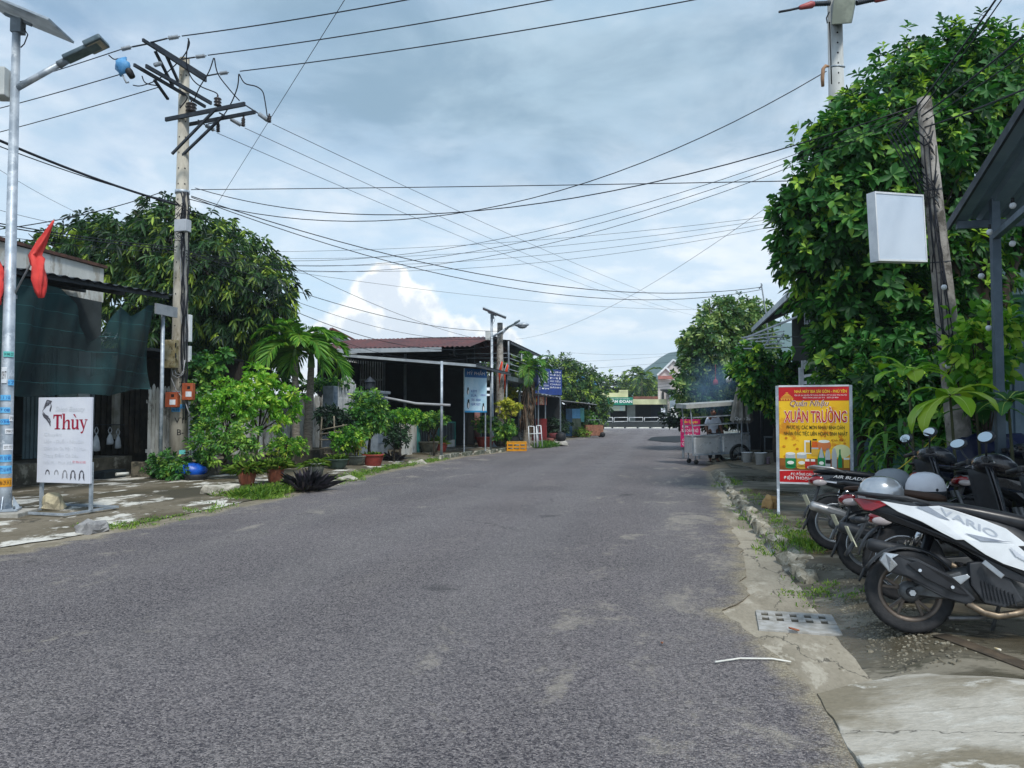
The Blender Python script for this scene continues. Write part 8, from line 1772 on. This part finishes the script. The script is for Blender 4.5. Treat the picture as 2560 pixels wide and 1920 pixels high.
def front_end(t, wb, r, pm, leg_m, mirrors=True, lever=True, head_m=None):
    wheel(t, wb, r, .08, 'cast', M_RIMB)
    MB().tube([(wb - .0, -.06, r), (wb - .1, -.06, .62)], .02, 8).build('fork', M_ENG, t, fix=False); MB().tube([(wb - .0, .06, r), (wb - .1, .06, .62)], .02, 8).build('fork', M_ENG, t, fix=False)
    mb = MB(); mb.sheet(lambda u, v: (wb + math.cos(R(20 + 130 * u)) * (r + .03), -.06 + .12 * v, r + math.sin(R(20 + 130 * u)) * (r + .03) - .015 * (2 * v - 1) ** 2), 14, 4); mb.build('front_fender', pm, t, solid=.006, fix=False)
    # leg shield: a curved apron, with inner black half
    def ap(u, v, off=0.):
        z = .32 + .62 * v; w = .19 + .05 * math.sin(v * 2.6); x = wb - .24 - .02 * v + .09 * (1 - (2 * u - 1) ** 2) - .1 * v
        return (x + off, w * (2 * u - 1), z)
    MB().sheet(lambda u, v: ap(u, v), 12, 10).build('leg_shield', pm, t, solid=.012, fix=False); MB().sheet(lambda u, v: ap(u, v, -.025), 12, 10).build('inner_shield', leg_m, t, solid=.01, fix=False)
    loft(t, 'front_cowl', [(wb - .42, .97, .09, .05), (wb - .32, .98, .15, .09), (wb - .2, .97, .14, .1), (wb - .1, .93, .08, .07), (wb - .06, .9, .03, .03)], head_m or pm)
    MB().tube([(wb - .42, -.33, .98), (wb - .36, -.2, 1.0), (wb - .33, 0, 1.0), (wb - .36, .2, 1.0), (wb - .42, .33, .98)], .014, 8).build('handlebar', M_PLB, t, fix=False)
    for s in (-1, 1):
        MB().tube([(wb - .375, s * .22, 1.0), (wb - .425, s * .345, .98)], .021, 10).build('grip', M_PLD, t, fix=False); MB().tube([(wb - .33, s * .2, .985), (wb - .36, s * .34, .965)], .007, 6).build('brake_lever', M_CHROME, t, fix=False); MB().box((wb - .365, s * .19, 1.0), (.06, .07, .05)).build('switch_box', M_PLB, t, bevel=.01)
    if mirrors: mirror_pair(t, wb - .37, 1.01)
def plate(t, x, z, tx=''):
    mm = Mx.Rotation(R(-22), 3, 'Y'); o = MB().box((x, 0, z), (.006, .19, .14), m=mm).build('number_plate', M_PLATE, t)
    return o
def white_scooter():
    p = C(2275, 1490, 4.92); base = V((p.x, p.y, zr(p.x, p.y) + .004))
    t = thing('motor_scooter', 'black and white sharp-panelled scooter nearest the camera with big black muffler', 'scooter', base, R(-7), 'parked scooters', tilt=Mx.Rotation(R(-7), 4, 'X') if True else None)
    fx = lambda a: (a - 870) / 1084.; fz = lambda b: .26 + (1240 - b) / 1084.
    P3 = lambda L: [(fx(a), fz(b), y) for a, b, y in L]
    W_ = wheel(t, 0, .262, .098, 'cast', M_RIMB)
    white = paint('scooter_white', (222, 226, 230), .22)
    # tail + under body, matt black
    loft(t, 'tail_body', [(fx(560), fz(655), .03, .03), (fx(680), fz(672), .085, .05), (fx(860), fz(700), .115, .075), (fx(1060), fz(735), .14, .095), (fx(1280), fz(800), .165, .13), (fx(1500), fz(890), .175, .16), (fx(1700), fz(1010), .165, .13), (fx(1800), fz(1090), .14, .07)], M_PLB)
    pn = panel3(t, 'side_panel', P3([(695, 622, .10), (880, 652, .135), (950, 654, .145), (1050, 645, .155), (1130, 668, .165), (1290, 722, .18), (1430, 780, .195), (1552, 886, .205), (1490, 890, .205), (1540, 940, .212), (1628, 1082, .205), (1400, 1008, .21), (1300, 955, .205), (1180, 866, .198), (1135, 868, .192), (1060, 828, .182), (940, 757, .16), (800, 695, .125)]), .02, white, bevel=.003)
    gry = mat('decal_grey', (150, 158, 170), (120, 128, 142), 8, rough=.3); lgt = mat('decal_light', (196, 202, 212)); gold = mat('decal_sand', (206, 196, 176))
    panel3(t, 'decal', P3([(910, 655, .147), (985, 652, .153), (1110, 740, .172), (1040, 725, .165)]), .0015, gry, bevel=0); panel3(t, 'decal', P3([(1190, 820, .194), (1400, 860, .2085), (1465, 865, .2115), (1280, 868, .2065)]), .0015, gry, bevel=0)
    for k in range(6): panel3(t, 'decal', P3([(1440 + k * 15, 900 + k * 13, .2135), (1450 + k * 15, 900 + k * 13, .2135), (1482 + k * 15, 960 + k * 8, .2155), (1472 + k * 15, 960 + k * 8, .2155)]), .001, lgt, bevel=0)
    o = text(t, 'VARIO', 0, 0, .038, mat('decal_text', (176, 184, 196)), 0, w=.34, shear=-.2, bold=.012, name='lettering')
    o.data.transform(Mx.Translation(V((fx(1205), -.209, fz(768)))) @ Mx.Rotation(R(25), 4, 'Y') @ Mx.Rotation(R(-6.5), 4, 'Z'))
    from mathutils.bvhtree import BVHTree
    pm_ = pn[0].data; bv = BVHTree.FromPolygons([v.co for v in pm_.vertices], [p.vertices for p in pm_.polygons])
    for v in o.data.vertices:      # the print follows the facets of the panel
        h_ = bv.ray_cast(V((v.co.x, -1, v.co.z)), V((0, 1, 0)))[0]
        if h_: v.co.y = h_.y - .003
    panel3(t, 'lower_panel', P3([(640, 690, .07), (760, 715, .10), (900, 770, .135), (1060, 835, .165), (1135, 875, .18), (1180, 872, .185), (1300, 962, .19), (1410, 1015, .195), (1640, 1090, .19), (1720, 1180, .18), (1640, 1170, .185), (1400, 1090, .18), (1250, 960, .175), (1150, 905, .17), (1000, 845, .14), (760, 760, .08)]), .03, M_PLD)
    panel3(t, 'tail_light', P3([(528, 612, .02), (560, 606, .045), (690, 620, .095), (735, 650, .11), (640, 695, .085), (590, 690, .06)]), .04, M_TAILR, bevel=.006)
    loft(t, 'seat', [(fx(900), fz(640), .09, .02), (fx(1000), fz(648), .13, .035), (fx(1200), fz(668), .15, .05), (fx(1400), fz(712), .15, .055), (fx(1640), fz(760), .13, .06), (fx(1760), fz(800), .08, .05)], M_PLD, e=3)
    for s in (-1, 1): MB().tube([(fx(545), s * .03, fz(570)), (fx(640), s * .095, fz(580)), (fx(860), s * .125, fz(598)), (fx(1000), s * .13, fz(630))], [.010, .013, .012, .01], 8).build('grab_rail', M_PLB, t, fix=False)
    # rear mudguard with plate and indicators
    mb = MB(); mb.sheet(lambda u, v: ((fx(620) + (fx(500) - fx(620)) * u - .03 * u * u), -.07 + .14 * v, fz(720) + (fz(1000) - fz(720)) * u - .02 * (2 * v - 1) ** 2), 8, 4); mb.build('mudguard', M_PLB, t, solid=.012, fix=False)
    plate(t, fx(505), fz(880)); 
    for s in (-1, 1): MB().ell((fx(560), s * .15, fz(760)), (.04, .035, .022), 10, 6).build('indicator', M_PLB, t, fix=False); MB().tube([(fx(600), s * .02, fz(755)), (fx(570), s * .13, fz(758))], .012, 6).build('indicator_stem', M_PLB, t, fix=False)
    mb = MB(); mb.sheet(lambda u, v: (math.cos(R(150 - 130 * u)) * .285, -.055 + .11 * v, .262 + math.sin(R(150 - 130 * u)) * .285 - .015 * (2 * v - 1) ** 2), 14, 4); mb.build('hugger', M_PLB, t, solid=.008, fix=False)
    # muffler: facetted black shield with bright end
    panel3(t, 'muffler', P3([(690, 985, .17), (790, 985, .185), (900, 1005, .19), (1130, 1122, .185), (1245, 1248, .165), (1200, 1292, .16), (1050, 1252, .17), (830, 1135, .175), (720, 1103, .165), (672, 1032, .16)]), .085, M_PLB, mirror=False, bevel=.016)
    panel3(t, 'muffler_tip', P3([(668, 1032, .172), (700, 975, .18), (786, 983, .197), (742, 1012, .198), (776, 1052, .195), (726, 1108, .176)]), .06, mat('muffler_tip', (186, 192, 198), (166, 172, 178), 6, rough=.3, metal=.6), mirror=False, bevel=.006)
    panel3(t, 'heat_shield', P3([(830, 1040, .198), (900, 1018, .198), (1110, 1125, .194), (1200, 1225, .18), (1130, 1222, .182), (940, 1130, .194)]), .012, M_PLD, mirror=False)
    for a, b in ((908, 1080), (1098, 1177)): MB().cyl((fx(a), -.196, fz(b)), (fx(a), -.206, fz(b)), .010, n=12).build('bolt', M_CHROME, t)
    MB().tube([(fx(1190), -.14, fz(1280)), (fx(1290), -.13, fz(1335)), (fx(1370), -.12, fz(1350)), (fx(1480), -.1, fz(1330)), (fx(1600), -.05, fz(1295))], .021, 10).build('exhaust_pipe', M_PIPE, t, fix=False)
    # engine, swing arm, footpeg, finned cover, stand
    loft(t, 'engine', [(fx(880), fz(1230), .04, .05), (fx(1050), fz(1190), .1, .08), (fx(1250), fz(1150), .14, .12), (fx(1480), fz(1180), .13, .13), (fx(1620), fz(1220), .08, .08)], M_ENG)
    gc = MB().prism([(fx(a), fz(b)) for a, b in ((1210, 1015), (1290, 1000), (1440, 1100), (1515, 1240), (1400, 1290), (1290, 1270), (1215, 1160))], -.17, -.09).build('fan_cover', M_PLB, t, bevel=.01)
    for k in range(9): MB().bar((fx(1275 + k * 22), -.176, fz(1125 + k * 9)), (fx(1290 + k * 22), -.176, fz(1240 + k * 4)), .007, .008).build('fin', M_PLD, gc)
    panel3(t, 'bracket', P3([(1100, 1115, .19), (1190, 1088, .19), (1210, 1105, .19), (1150, 1160, .19)]), .012, M_RIMS, mirror=False); MB().bar((fx(1285), -.205, fz(1000)), (fx(1385), -.235, fz(1090)), .022, .03).build('footpeg', M_RIMS, t, bevel=.004)
    panel3(t, 'swing_arm', P3([(850, 1210, .08), (900, 1200, .08), (1080, 1110, .12), (1160, 1080, .13), (1190, 1130, .13), (1060, 1260, .11), (900, 1255, .08)]), .04, M_ENG, mirror=False)
    MB().cyl((0, -.12, .262), (0, .12, .262), .028, n=12).build('axle', M_PLD, t); MB().cyl((0, -.135, .262), (0, -.115, .262), .02, n=6).build('axle_nut', M_RIMS, t)
    MB().tube([(fx(1090), -.08, fz(1395)), (fx(1260), -.06, fz(1380)), (fx(1400), 0, fz(1350))], .014, 6).build('centre_stand', M_ENG, t, fix=False)
    MB().tube([(.05, .14, .30), (.16, .14, .62)], .03, 10).build('shock', M_PLD, t, fix=False)
    loft(t, 'floor_panel', [(.72, .36, .15, .07), (.85, .33, .17, .06), (1.0, .33, .17, .05), (1.12, .38, .14, .06)], M_PLD)
    front_end(t, 1.28, .262, white, M_PLB)
    MB().tube([(.55, .1, .28), (.50, .2, .02)], .012, 6).build('side_stand', M_ENG, t, fix=False)
white_scooter()
def underbone(px, py, d, heading, label, pm, seat_m, style, rim_m, muf_m, rr=.282, rail_m=None, letter=None, lamp_z=.72, plate_on=True, lean=-7, strip=None, seat2=None, shock_m=M_CHROME, low=.04, mir=True):
    p = C(px, py, d); base = V((p.x, p.y, zr(p.x, p.y) + .004)); t = thing('motor_scooter', label, 'scooter', base, R(heading), 'parked scooters', tilt=Mx.Rotation(R(lean), 4, 'X'))
    wheel(t, 0, rr, .075, style, rim_m); dz = rr - .26; Z = lambda z: z + dz - low * min(1, max(0, (z - .3) / .3))
    sh_ = lambda x: x + .23 * max(0, min(1, (.6 - x) / 1.05)); XS = lambda L: [(sh_(q[0]), *q[1:]) for q in L]
    loft(t, 'tail_body', XS([(-.44, Z(.76), .03, .025), (-.34, Z(.745), .085, .05), (-.15, Z(.72), .115, .07), (.1, Z(.69), .13, .085), (.35, Z(.62), .14, .11), (.55, Z(.5), .12, .12), (.7, Z(.42), .09, .08)]), M_PLB)
    panel3(t, 'side_panel', XS([(-.40, Z(.78), .07), (-.15, Z(.775), .12), (.12, Z(.745), .145), (.38, Z(.70), .155), (.52, Z(.58), .155), (.34, Z(.50), .155), (.22, Z(.60), .15), (-.05, Z(.66), .135), (-.30, Z(.72), .09)]), .02, pm)
    if strip: panel3(t, 'trim_strip', XS([(-.33, Z(.725), .095), (-.05, Z(.70), .142), (.2, Z(.655), .157), (.3, Z(.60), .16), (.18, Z(.625), .157), (-.06, Z(.68), .142), (-.31, Z(.708), .095)]), .012, strip, bevel=.002)
    if letter:
        o = text(t, letter, 0, 0, .03, M_INKW, 0, w=.3, shear=.3); o.data.transform(Mx.Translation(V((.12, -.149, Z(.735)))) @ Mx.Rotation(R(6), 4, 'Y') @ Mx.Rotation(R(-7), 4, 'Z'))
    lt = loft(t, 'tail_light', XS([(-.47, Z(lamp_z), .02, .015), (-.44, Z(lamp_z), .075, .04), (-.36, Z(lamp_z + .01), .095, .055), (-.27, Z(lamp_z + .02), .095, .05)]), M_TAILR, e=3)
    for s in (-1, 1): MB().ell((sh_(-.36), s * .1, Z(lamp_z - .02)), (.07, .02, .032), 12, 8).build('indicator', M_TAILW, lt, fix=False)
    so_ = loft(t, 'seat', XS([(-.42, Z(.815), .07, .012), (-.3, Z(.82), .105, .028), (0, Z(.80), .125, .035), (.25, Z(.775), .13, .04), (.5, Z(.75), .11, .045), (.62, Z(.74), .06, .03)]), seat_m, e=3)
    if seat2: loft(t, 'seat_stripe', XS([(-.30, Z(.80), .115, .02), (-.05, Z(.785), .135, .028), (.12, Z(.765), .138, .02)]), seat2, e=3)
    for s in (-1, 1): MB().tube(XS([(-.46, s * .02, Z(.86)), (-.42, s * .1, Z(.865)), (-.22, s * .135, Z(.845)), (-.05, s * .14, Z(.80))]), [.012, .014, .014, .01], 8).build('grab_rail', rail_m or M_PLB, t, fix=False)
    # mudguard flap that reaches down behind the wheel
    mb = MB(); mb.sheet(lambda u, v: (-.13 - .15 * u - .03 * u * u, (-.055 + .11 * v) * (1 - .5 * u), Z(.70) - .47 * u), 8, 4); mb.build('mudguard', M_PLB, t, solid=.012, fix=False)
    if plate_on: plate(t, -.26, Z(.50))
    mb = MB(); mb.sheet(lambda u, v: (math.cos(R(170 - 140 * u)) * (rr + .03), -.05 + .10 * v, rr + math.sin(R(170 - 140 * u)) * (rr + .03) - .012 * (2 * v - 1) ** 2), 14, 4); mb.build('fender', M_PLB, t, solid=.006, fix=False)
    # swing arms, shocks, chain case, engine, muffler
    for s in (-1, 1):
        MB().bar((0, s * .075, rr), (.45, s * .08, rr + .05), .03, .045).build('swing_arm', M_ENG, t, bevel=.004)
        MB().tube([(-.0, s * .095, rr + .04), (.05, s * .10, Z(.44))], .016, 8).build('shock', shock_m, t, fix=False); MB().tube([(.05, s * .10, Z(.44)), (.12, s * .11, Z(.66))], .030, 10).build('shock_cover', shock_m, t, fix=False)
    loft(t, 'engine', [(.36, Z(.33), .08, .08), (.48, Z(.32), .12, .11), (.62, Z(.30), .12, .1), (.78, Z(.31), .07, .07)], M_ENG)
    MB().tube([(.42, -.14, Z(.22)), (.32, -.16, Z(.25)), (.24, -.165, Z(.28))], [.016, .018, .03], 8).build('exhaust_pipe', M_PIPE, t, fix=False)
    MB().tube([(.27, -.165, Z(.27)), (.2, -.168, Z(.29)), (-.05, -.175, Z(.38)), (-.25, -.178, Z(.45)), (-.27, -.178, Z(.457))], [.03, .046, .052, .046, .03], 14).build('muffler', muf_m, t, fix=False)
    MB().bar((.15, -.222, Z(.315)), (-.12, -.228, Z(.41)), .04, .006, (0, 1, 0)).build('heat_shield', muf_m, t, bevel=.002)
    loft(t, 'centre_body', [(.5, Z(.46), .09, .06), (.7, Z(.43), .1, .08), (.88, Z(.45), .1, .1), (1.0, Z(.52), .11, .12)], M_PLB)
    front_end(t, 1.24, .27, pm, M_PLB, mir)
    MB().bar((.33, -.2, Z(.28)), (.33, .2, Z(.28)), .025, .025).build('footpeg', M_PLD, t); MB().tube([(.5, .1, .22), (.46, .2, .01)], .011, 6).build('side_stand', M_ENG, t, fix=False)
    return t
underbone(2262, 1440, 5.65, -5, 'dark scooter with wire-spoked wheel tucked behind the white one', paint('scooter_black', (26, 28, 34)), M_PLD, 'wire', M_CHROME, M_PLB, lamp_z=.70, plate_on=False, low=.12, mir=False)
underbone(2177, 1405, 6.5, -2, 'dark scooter with brown seat and red tail light, second from the beer sign', paint('scooter_maroon', (36, 36, 44)), mat('seat_brown', (74, 54, 44), (62, 46, 38), 5, rough=.6), 'cast3', M_RIMS, M_PLB, rr=.27, seat2=mat('seat_tan', (176, 136, 96), (160, 122, 86), 6), shock_m=M_MUFS, strip=paint('trim_silver', (150, 152, 158)), low=.08)
underbone(2090, 1345, 7.75, 2, 'dark grey scooter with silver grab rail and muffler, nearest the beer sign', paint('scooter_grey', (44, 48, 56)), M_PLD, 'cast3', M_RIMS, M_MUFS, rr=.275, rail_m=M_MUFS, letter='AIR BLADE', strip=paint('trim_pale', (200, 204, 212)), plate_on=True)
underbone(2340, 1262, 8.55, 4, 'dark scooter mostly hidden beyond the others, nearest the dracaena plants', paint('scooter_navy', (24, 32, 52)), M_PLD, 'cast3', M_RIMB, M_PLB, rr=.27, plate_on=False, mir=False)
underbone(2452, 1290, 7.9, 6, 'dark scooter parked deeper in, its handlebars rising behind the row', paint('scooter_dark', (30, 34, 42)), M_PLD, 'cast3', M_RIMB, M_PLB, rr=.27, plate_on=False, mir=False)
# helmets
def helmet(label, px, py, d, m_, visor, rz, s=1.):
    c = C(px, py, d); t = thing('helmet', label, 'helmet', c - V((0, 0, .11)), rz, 'helmets')
    mb = MB(); prof = [(.137, -.05), (.142, 0), (.138, .04), (.122, .085), (.095, .118), (.055, .138), (.001, .146)]
    mb.lathe(prof, (0, 0, .1), 24); mb.v = [V((p.x * 1.15 * s, p.y * s, p.z * s + (.018 if p.x > .09 and p.z < .08 else 0))) for p in mb.v]; o = mb.build('shell', m_, t, solid=.012, fix=False)
    MB().tube([(math.cos(a) * .158 * s, math.sin(a) * .14 * s, .052 * s + (.02 if math.cos(a) > .6 else 0)) for a in [k * .2618 for k in range(25)]], .008, 6, cap=False).build('rim_trim', M_PLD, o, fix=False)
    if visor == 'peak': MB().sheet(lambda u, v: ((.15 + .09 * v * math.sin(math.pi * (.15 + .7 * u))) * math.cos(R(-55 + 110 * u)) * s * 1.08, .15 * math.sin(R(-55 + 110 * u)) * s, (.085 - .035 * v) * s), 14, 4).build('peak', M_PLD, t, solid=.006, fix=False)
    if visor == 'band': MB().sheet(lambda u, v: ((.166) * math.cos(R(-150 + 200 * u)) * s, .146 * math.sin(R(-150 + 200 * u)) * s, (.03 + .06 * v) * s), 24, 3).build('strap_band', M_PLD, t, solid=.006, fix=False)
    for sg in (-1, 1): MB().cyl((0, sg * .14 * s, .105 * s), (0, sg * .148 * s, .105 * s), .014, n=10).build('stud', M_DSTEEL, t)
helmet('matt grey helmet with dark peak on the scooter nearest the beer sign', 2230, 1212, 7.65, mat('helmet_grey', (128, 134, 140), (116, 122, 128), 3, rough=.45), 'peak', R(-12), 1.1)
helmet('shiny silver helmet on the brown-seated scooter', 2202, 1238, 6.4, mat('helmet_silver', (196, 200, 204), (176, 180, 186), 4, rough=.22, metal=.5, coat=.5), '', R(5), 1.08)
helmet('white helmet with dark band resting between the handlebars', 2314, 1222, 7.3, mat('helmet_white', (222, 222, 228), (210, 210, 218), 4, rough=.3), 'band', R(20), 1.08)
# thin yellow cord from the grey helmet to the plants
one('yellow_cord', MB().tube([C(2180, 1200, 8.0), C(2250, 1170, 8.3), C(2300, 1130, 8.6), C(2340, 1088, 8.8)], .006, 5), mat('cord_yellow', (196, 176, 60)), 'thin yellow cord stretched from the scooters to the plants', 'cord', fix=False)

# ================================================================== OVERHEAD WIRES
def WZ(px, py, z): return G(px, py, z)
def wire(label, a, b, sag, r=.012, group='overhead wires', n=24, m_=M_WIRE, cat='wire'):
    a, b = V(a), V(b); pts = []
    for i in range(n + 1): k = i / n; p = a.lerp(b, k); p.z -= sag * 4 * k * (1 - k); pts.append(p)
    mb = MB().tube(pts, r * .78, 5); o = mb.build('overhead_wire', m_, fix=False); return tag(o, label, cat, group)
Zt = at(450, 91, -1).z
A, Bq, Cq = at(455, 90, -1), at(520, 138, .2), at(600, 178, .8)
wire('topmost high-voltage wire running right from the power pole over the road', A, WZ(1700, -150, A.z + .3), .15, .017)
wire('second high-voltage wire running right from the power pole over the road', Bq, WZ(1980, -125, Bq.z + .3), .15, .017)
wire('third high-voltage wire running right from the power pole over the road', Cq, WZ(2300, -115, Cq.z + .3), .18, .017)
wire('topmost high-voltage wire leaving the power pole to the left', at(301, 124, -1), WZ(-250, 288, at(301, 124, -1).z), .06, .015)
wire('middle high-voltage wire leaving the power pole to the left', at(300, 186, -.9), WZ(-250, 330, at(300, 186, -.9).z), .06, .015)
wire('lower high-voltage wire leaving the power pole to the left', at(400, 217, -.2), WZ(-250, 392, at(400, 217, -.2).z), .06, .015)
end = C(1790, 800, 78)
wire('upper of three feeder wires running from the power pole down the street', at(682, 310, -.7), end + V((0, 0, .5)), .5, .009); wire('middle of three feeder wires running down the street', at(612, 320, .2), C(1740, 790, 78), .5, .009); wire('lower of three feeder wires running down the street', at(542, 332, .3), C(1690, 782, 78), .5, .009)
PC = at(470, 490, -.2)
wire('thick black cable bundle climbing left from the power pole', at(442, 512, -.2), WZ(-200, 262, 6.6), .12, .035); wire('thinner cable just below the thick bundle at upper left', at(436, 505, -.2), WZ(-200, 285, 6.4), .12, .014)
wire('thin grey wire slanting down from upper left behind the street lamp', C(-40, 400, 16), C(260, 560, 24), .1, .006); wire('single cable from the pole collar down to the left', at(405, 480, -.2), C(-60, 580, 14), .12, .013)
wire('thin wire crossing low behind the flag', C(-40, 515, 14), C(420, 600, 19), .1, .006)
for i, (y0, y1) in enumerate(((556, 618), (562, 625), (590, 632))): wire(('upper telephone cable left of the power pole', 'middle telephone cable left of the power pole', 'lowest telephone cable left of the power pole')[i], C(-60, y0 - 8, 12.5), at(440, y1, -.25), .05, .014 if i < 2 else .008)
# towards the right side of the street
TP = C(2066, 178, 15.0); LP = C(2300, 262, 10.0)
wire('service cable from the power pole up to the pale transformer pole', at(470, 497, -.2), TP, 1.5, .013); wire('service cable from the power pole to the top of the leaning pole', at(488, 470, -.2), LP, 1.0, .012)
wire('straight cable crossing the street level with the pole collar', at(478, 474, -.2), C(1990, 452, 14.0), .02, .012)
for i in range(3): wire(('upper', 'middle', 'lower')[i] + ' strand of three sagging cables to the leaning pole', at(455, 628 + i * 3, -.2), C(2298, 268 + i * 8, 10.0), .9 + .1 * i, .006)
for i, (y0, y1) in enumerate(((628, 540), (640, 545), (650, 552), (655, 560))): wire(('uppermost', 'second', 'third', 'lowest')[i] + ' of four thin telephone wires crossing the street', at(465, y0, -.2), C(2010, y1 - 10, 15), .25 + .1 * i, .005)
wire('twisted black cable sagging to the rooftop mast at right', at(478, 490, -.2), C(1903, 718, 30), 1.0, .016); wire('second twisted cable sagging to the rooftop mast at right', at(478, 493, -.2), C(1903, 724, 30), 1.2, .014)
wire('thin diagonal wire crossing the whole sky from upper middle to the mango tree', C(905, -70, 9), C(505, 570, 21), .0, .006); wire('thin diagonal wire descending left from the big tree to the lamps', C(1935, 505, 16), C(1290, 848, 38), .6, .006)
wire('thin long wire sloping across the cloud to the far right', at(470, 640, -.2), C(1890, 770, 40), .5, .006)
for i in range(4): wire(('first', 'second', 'third', 'fourth')[i] + ' cable of the bundle from the power pole down to the shop roofs', at(456, 622 + i * 7, -.2), C(1250, 828 + i * 16, 33.4), .5 + .25 * i, .009 if i % 2 else .013)
wire('cable from the mango tree side down to the terrace roof', at(440, 510, -.2), C(1190, 846, 36), .4, .010)
for i, (y0, y1) in enumerate(((905, 880), (925, 895), (880, 876), (955, 948))): wire(('cable', 'second cable', 'thin cable', 'low cable')[i] + ' across the far end of the street' , C(1250 if i < 2 else 1400, y0, 60), C(1760, y1, 70), .3, .012 if i % 2 else .009)
for i in range(4): wire(('upper', 'second', 'third', 'bottom')[i] + ' cable strung in front of the pharmacy roofs', C(1440, 950 + i * 7, 82), C(1700, 948 + i * 7, 82), .4, .018)
# near cables from the leaning pole out of the top right corner
for i, (x, y) in enumerate(((2530, -60), (2545, -60), (2640, 20), (2660, 60), (2700, 160))): wire(('leftmost', 'second', 'third', 'fourth', 'lowest')[i] + ' black cable rising from the leaning pole out of the frame', C(2296 + i * 4, 262 + i * 14, 9.95), C(x, y, 7.0 - .1 * i), .03, .014 if i % 2 == 0 else .009)
# mast on the right roof
def mast():
    b = C(1916, 790, 30); b.z = 2.5; b = C(1916, 790, 30); top = C(1903, 708, 30); t = thing('roof_mast', 'thin leaning cable mast above the right house', 'mast', b); MB().tube([C(1921, 860, 29.4), b, top], [.03, .03, .025], 7).build('pole', M_STEEL, t, True, fix=False); MB().bar(C(1898, 722, 30), C(1906, 712, 30), .04, .04).build('arm', M_STEEL, t, True)
mast()
# smoke drifting from the grill behind the cart
def smoke():
    c = C(1785, 965, 25.5); mb = MB(); mb.ell((0, 0, 0), (1.25, .9, 1.3), 20, 14); mb.v = [p * (1 + .25 * mn.noise(p * 1.3)) + c for p in mb.v]
    o = mb.build('smoke', None, fix=False); m = bpy.data.materials.new('smoke'); m.use_nodes = True; t = NT(m.node_tree); t.n.remove(t.n['Principled BSDF']); out = t.n['Material Output']
    pv = t.n.new('ShaderNodeVolumePrincipled'); pv.inputs['Color'].default_value = (.32, .55, .85, 1); co = t.vm('SUBTRACT', t.n.new('ShaderNodeNewGeometry').outputs['Position'], tuple(c)); ln_ = t.vm('LENGTH', co); t.set(pv.inputs['Density'], t.m('MULTIPLY', t.rng(ln_, .15, 1.25, .55, 0.), t.rng(t.noise(co, 1.6, 3), .35, .7, .1, 1.5))); t.l.new(pv.outputs[0], out.inputs[1]); o.data.materials.append(m); tag(o, 'bluish cooking smoke drifting behind the food cart', 'smoke', kind='stuff')
smoke()
# thin air that fades the far hill: one even box of haze round everything
def haze():
    o = MB().bbox((-600, -60, -2), (900, 1250, 140)).build('haze', None); m = bpy.data.materials.new('haze'); m.use_nodes = True; t = NT(m.node_tree); t.n.remove(t.n['Principled BSDF'])
    pv = t.n.new('ShaderNodeVolumePrincipled'); pv.inputs['Color'].default_value = (.8, .92, 1, 1); pv.inputs['Density'].default_value = .00045; t.l.new(pv.outputs[0], t.n['Material Output'].inputs[1]); o.data.materials.append(m); tag(o, 'thin bluish haze over the far hill', 'haze', kind='stuff')
haze()
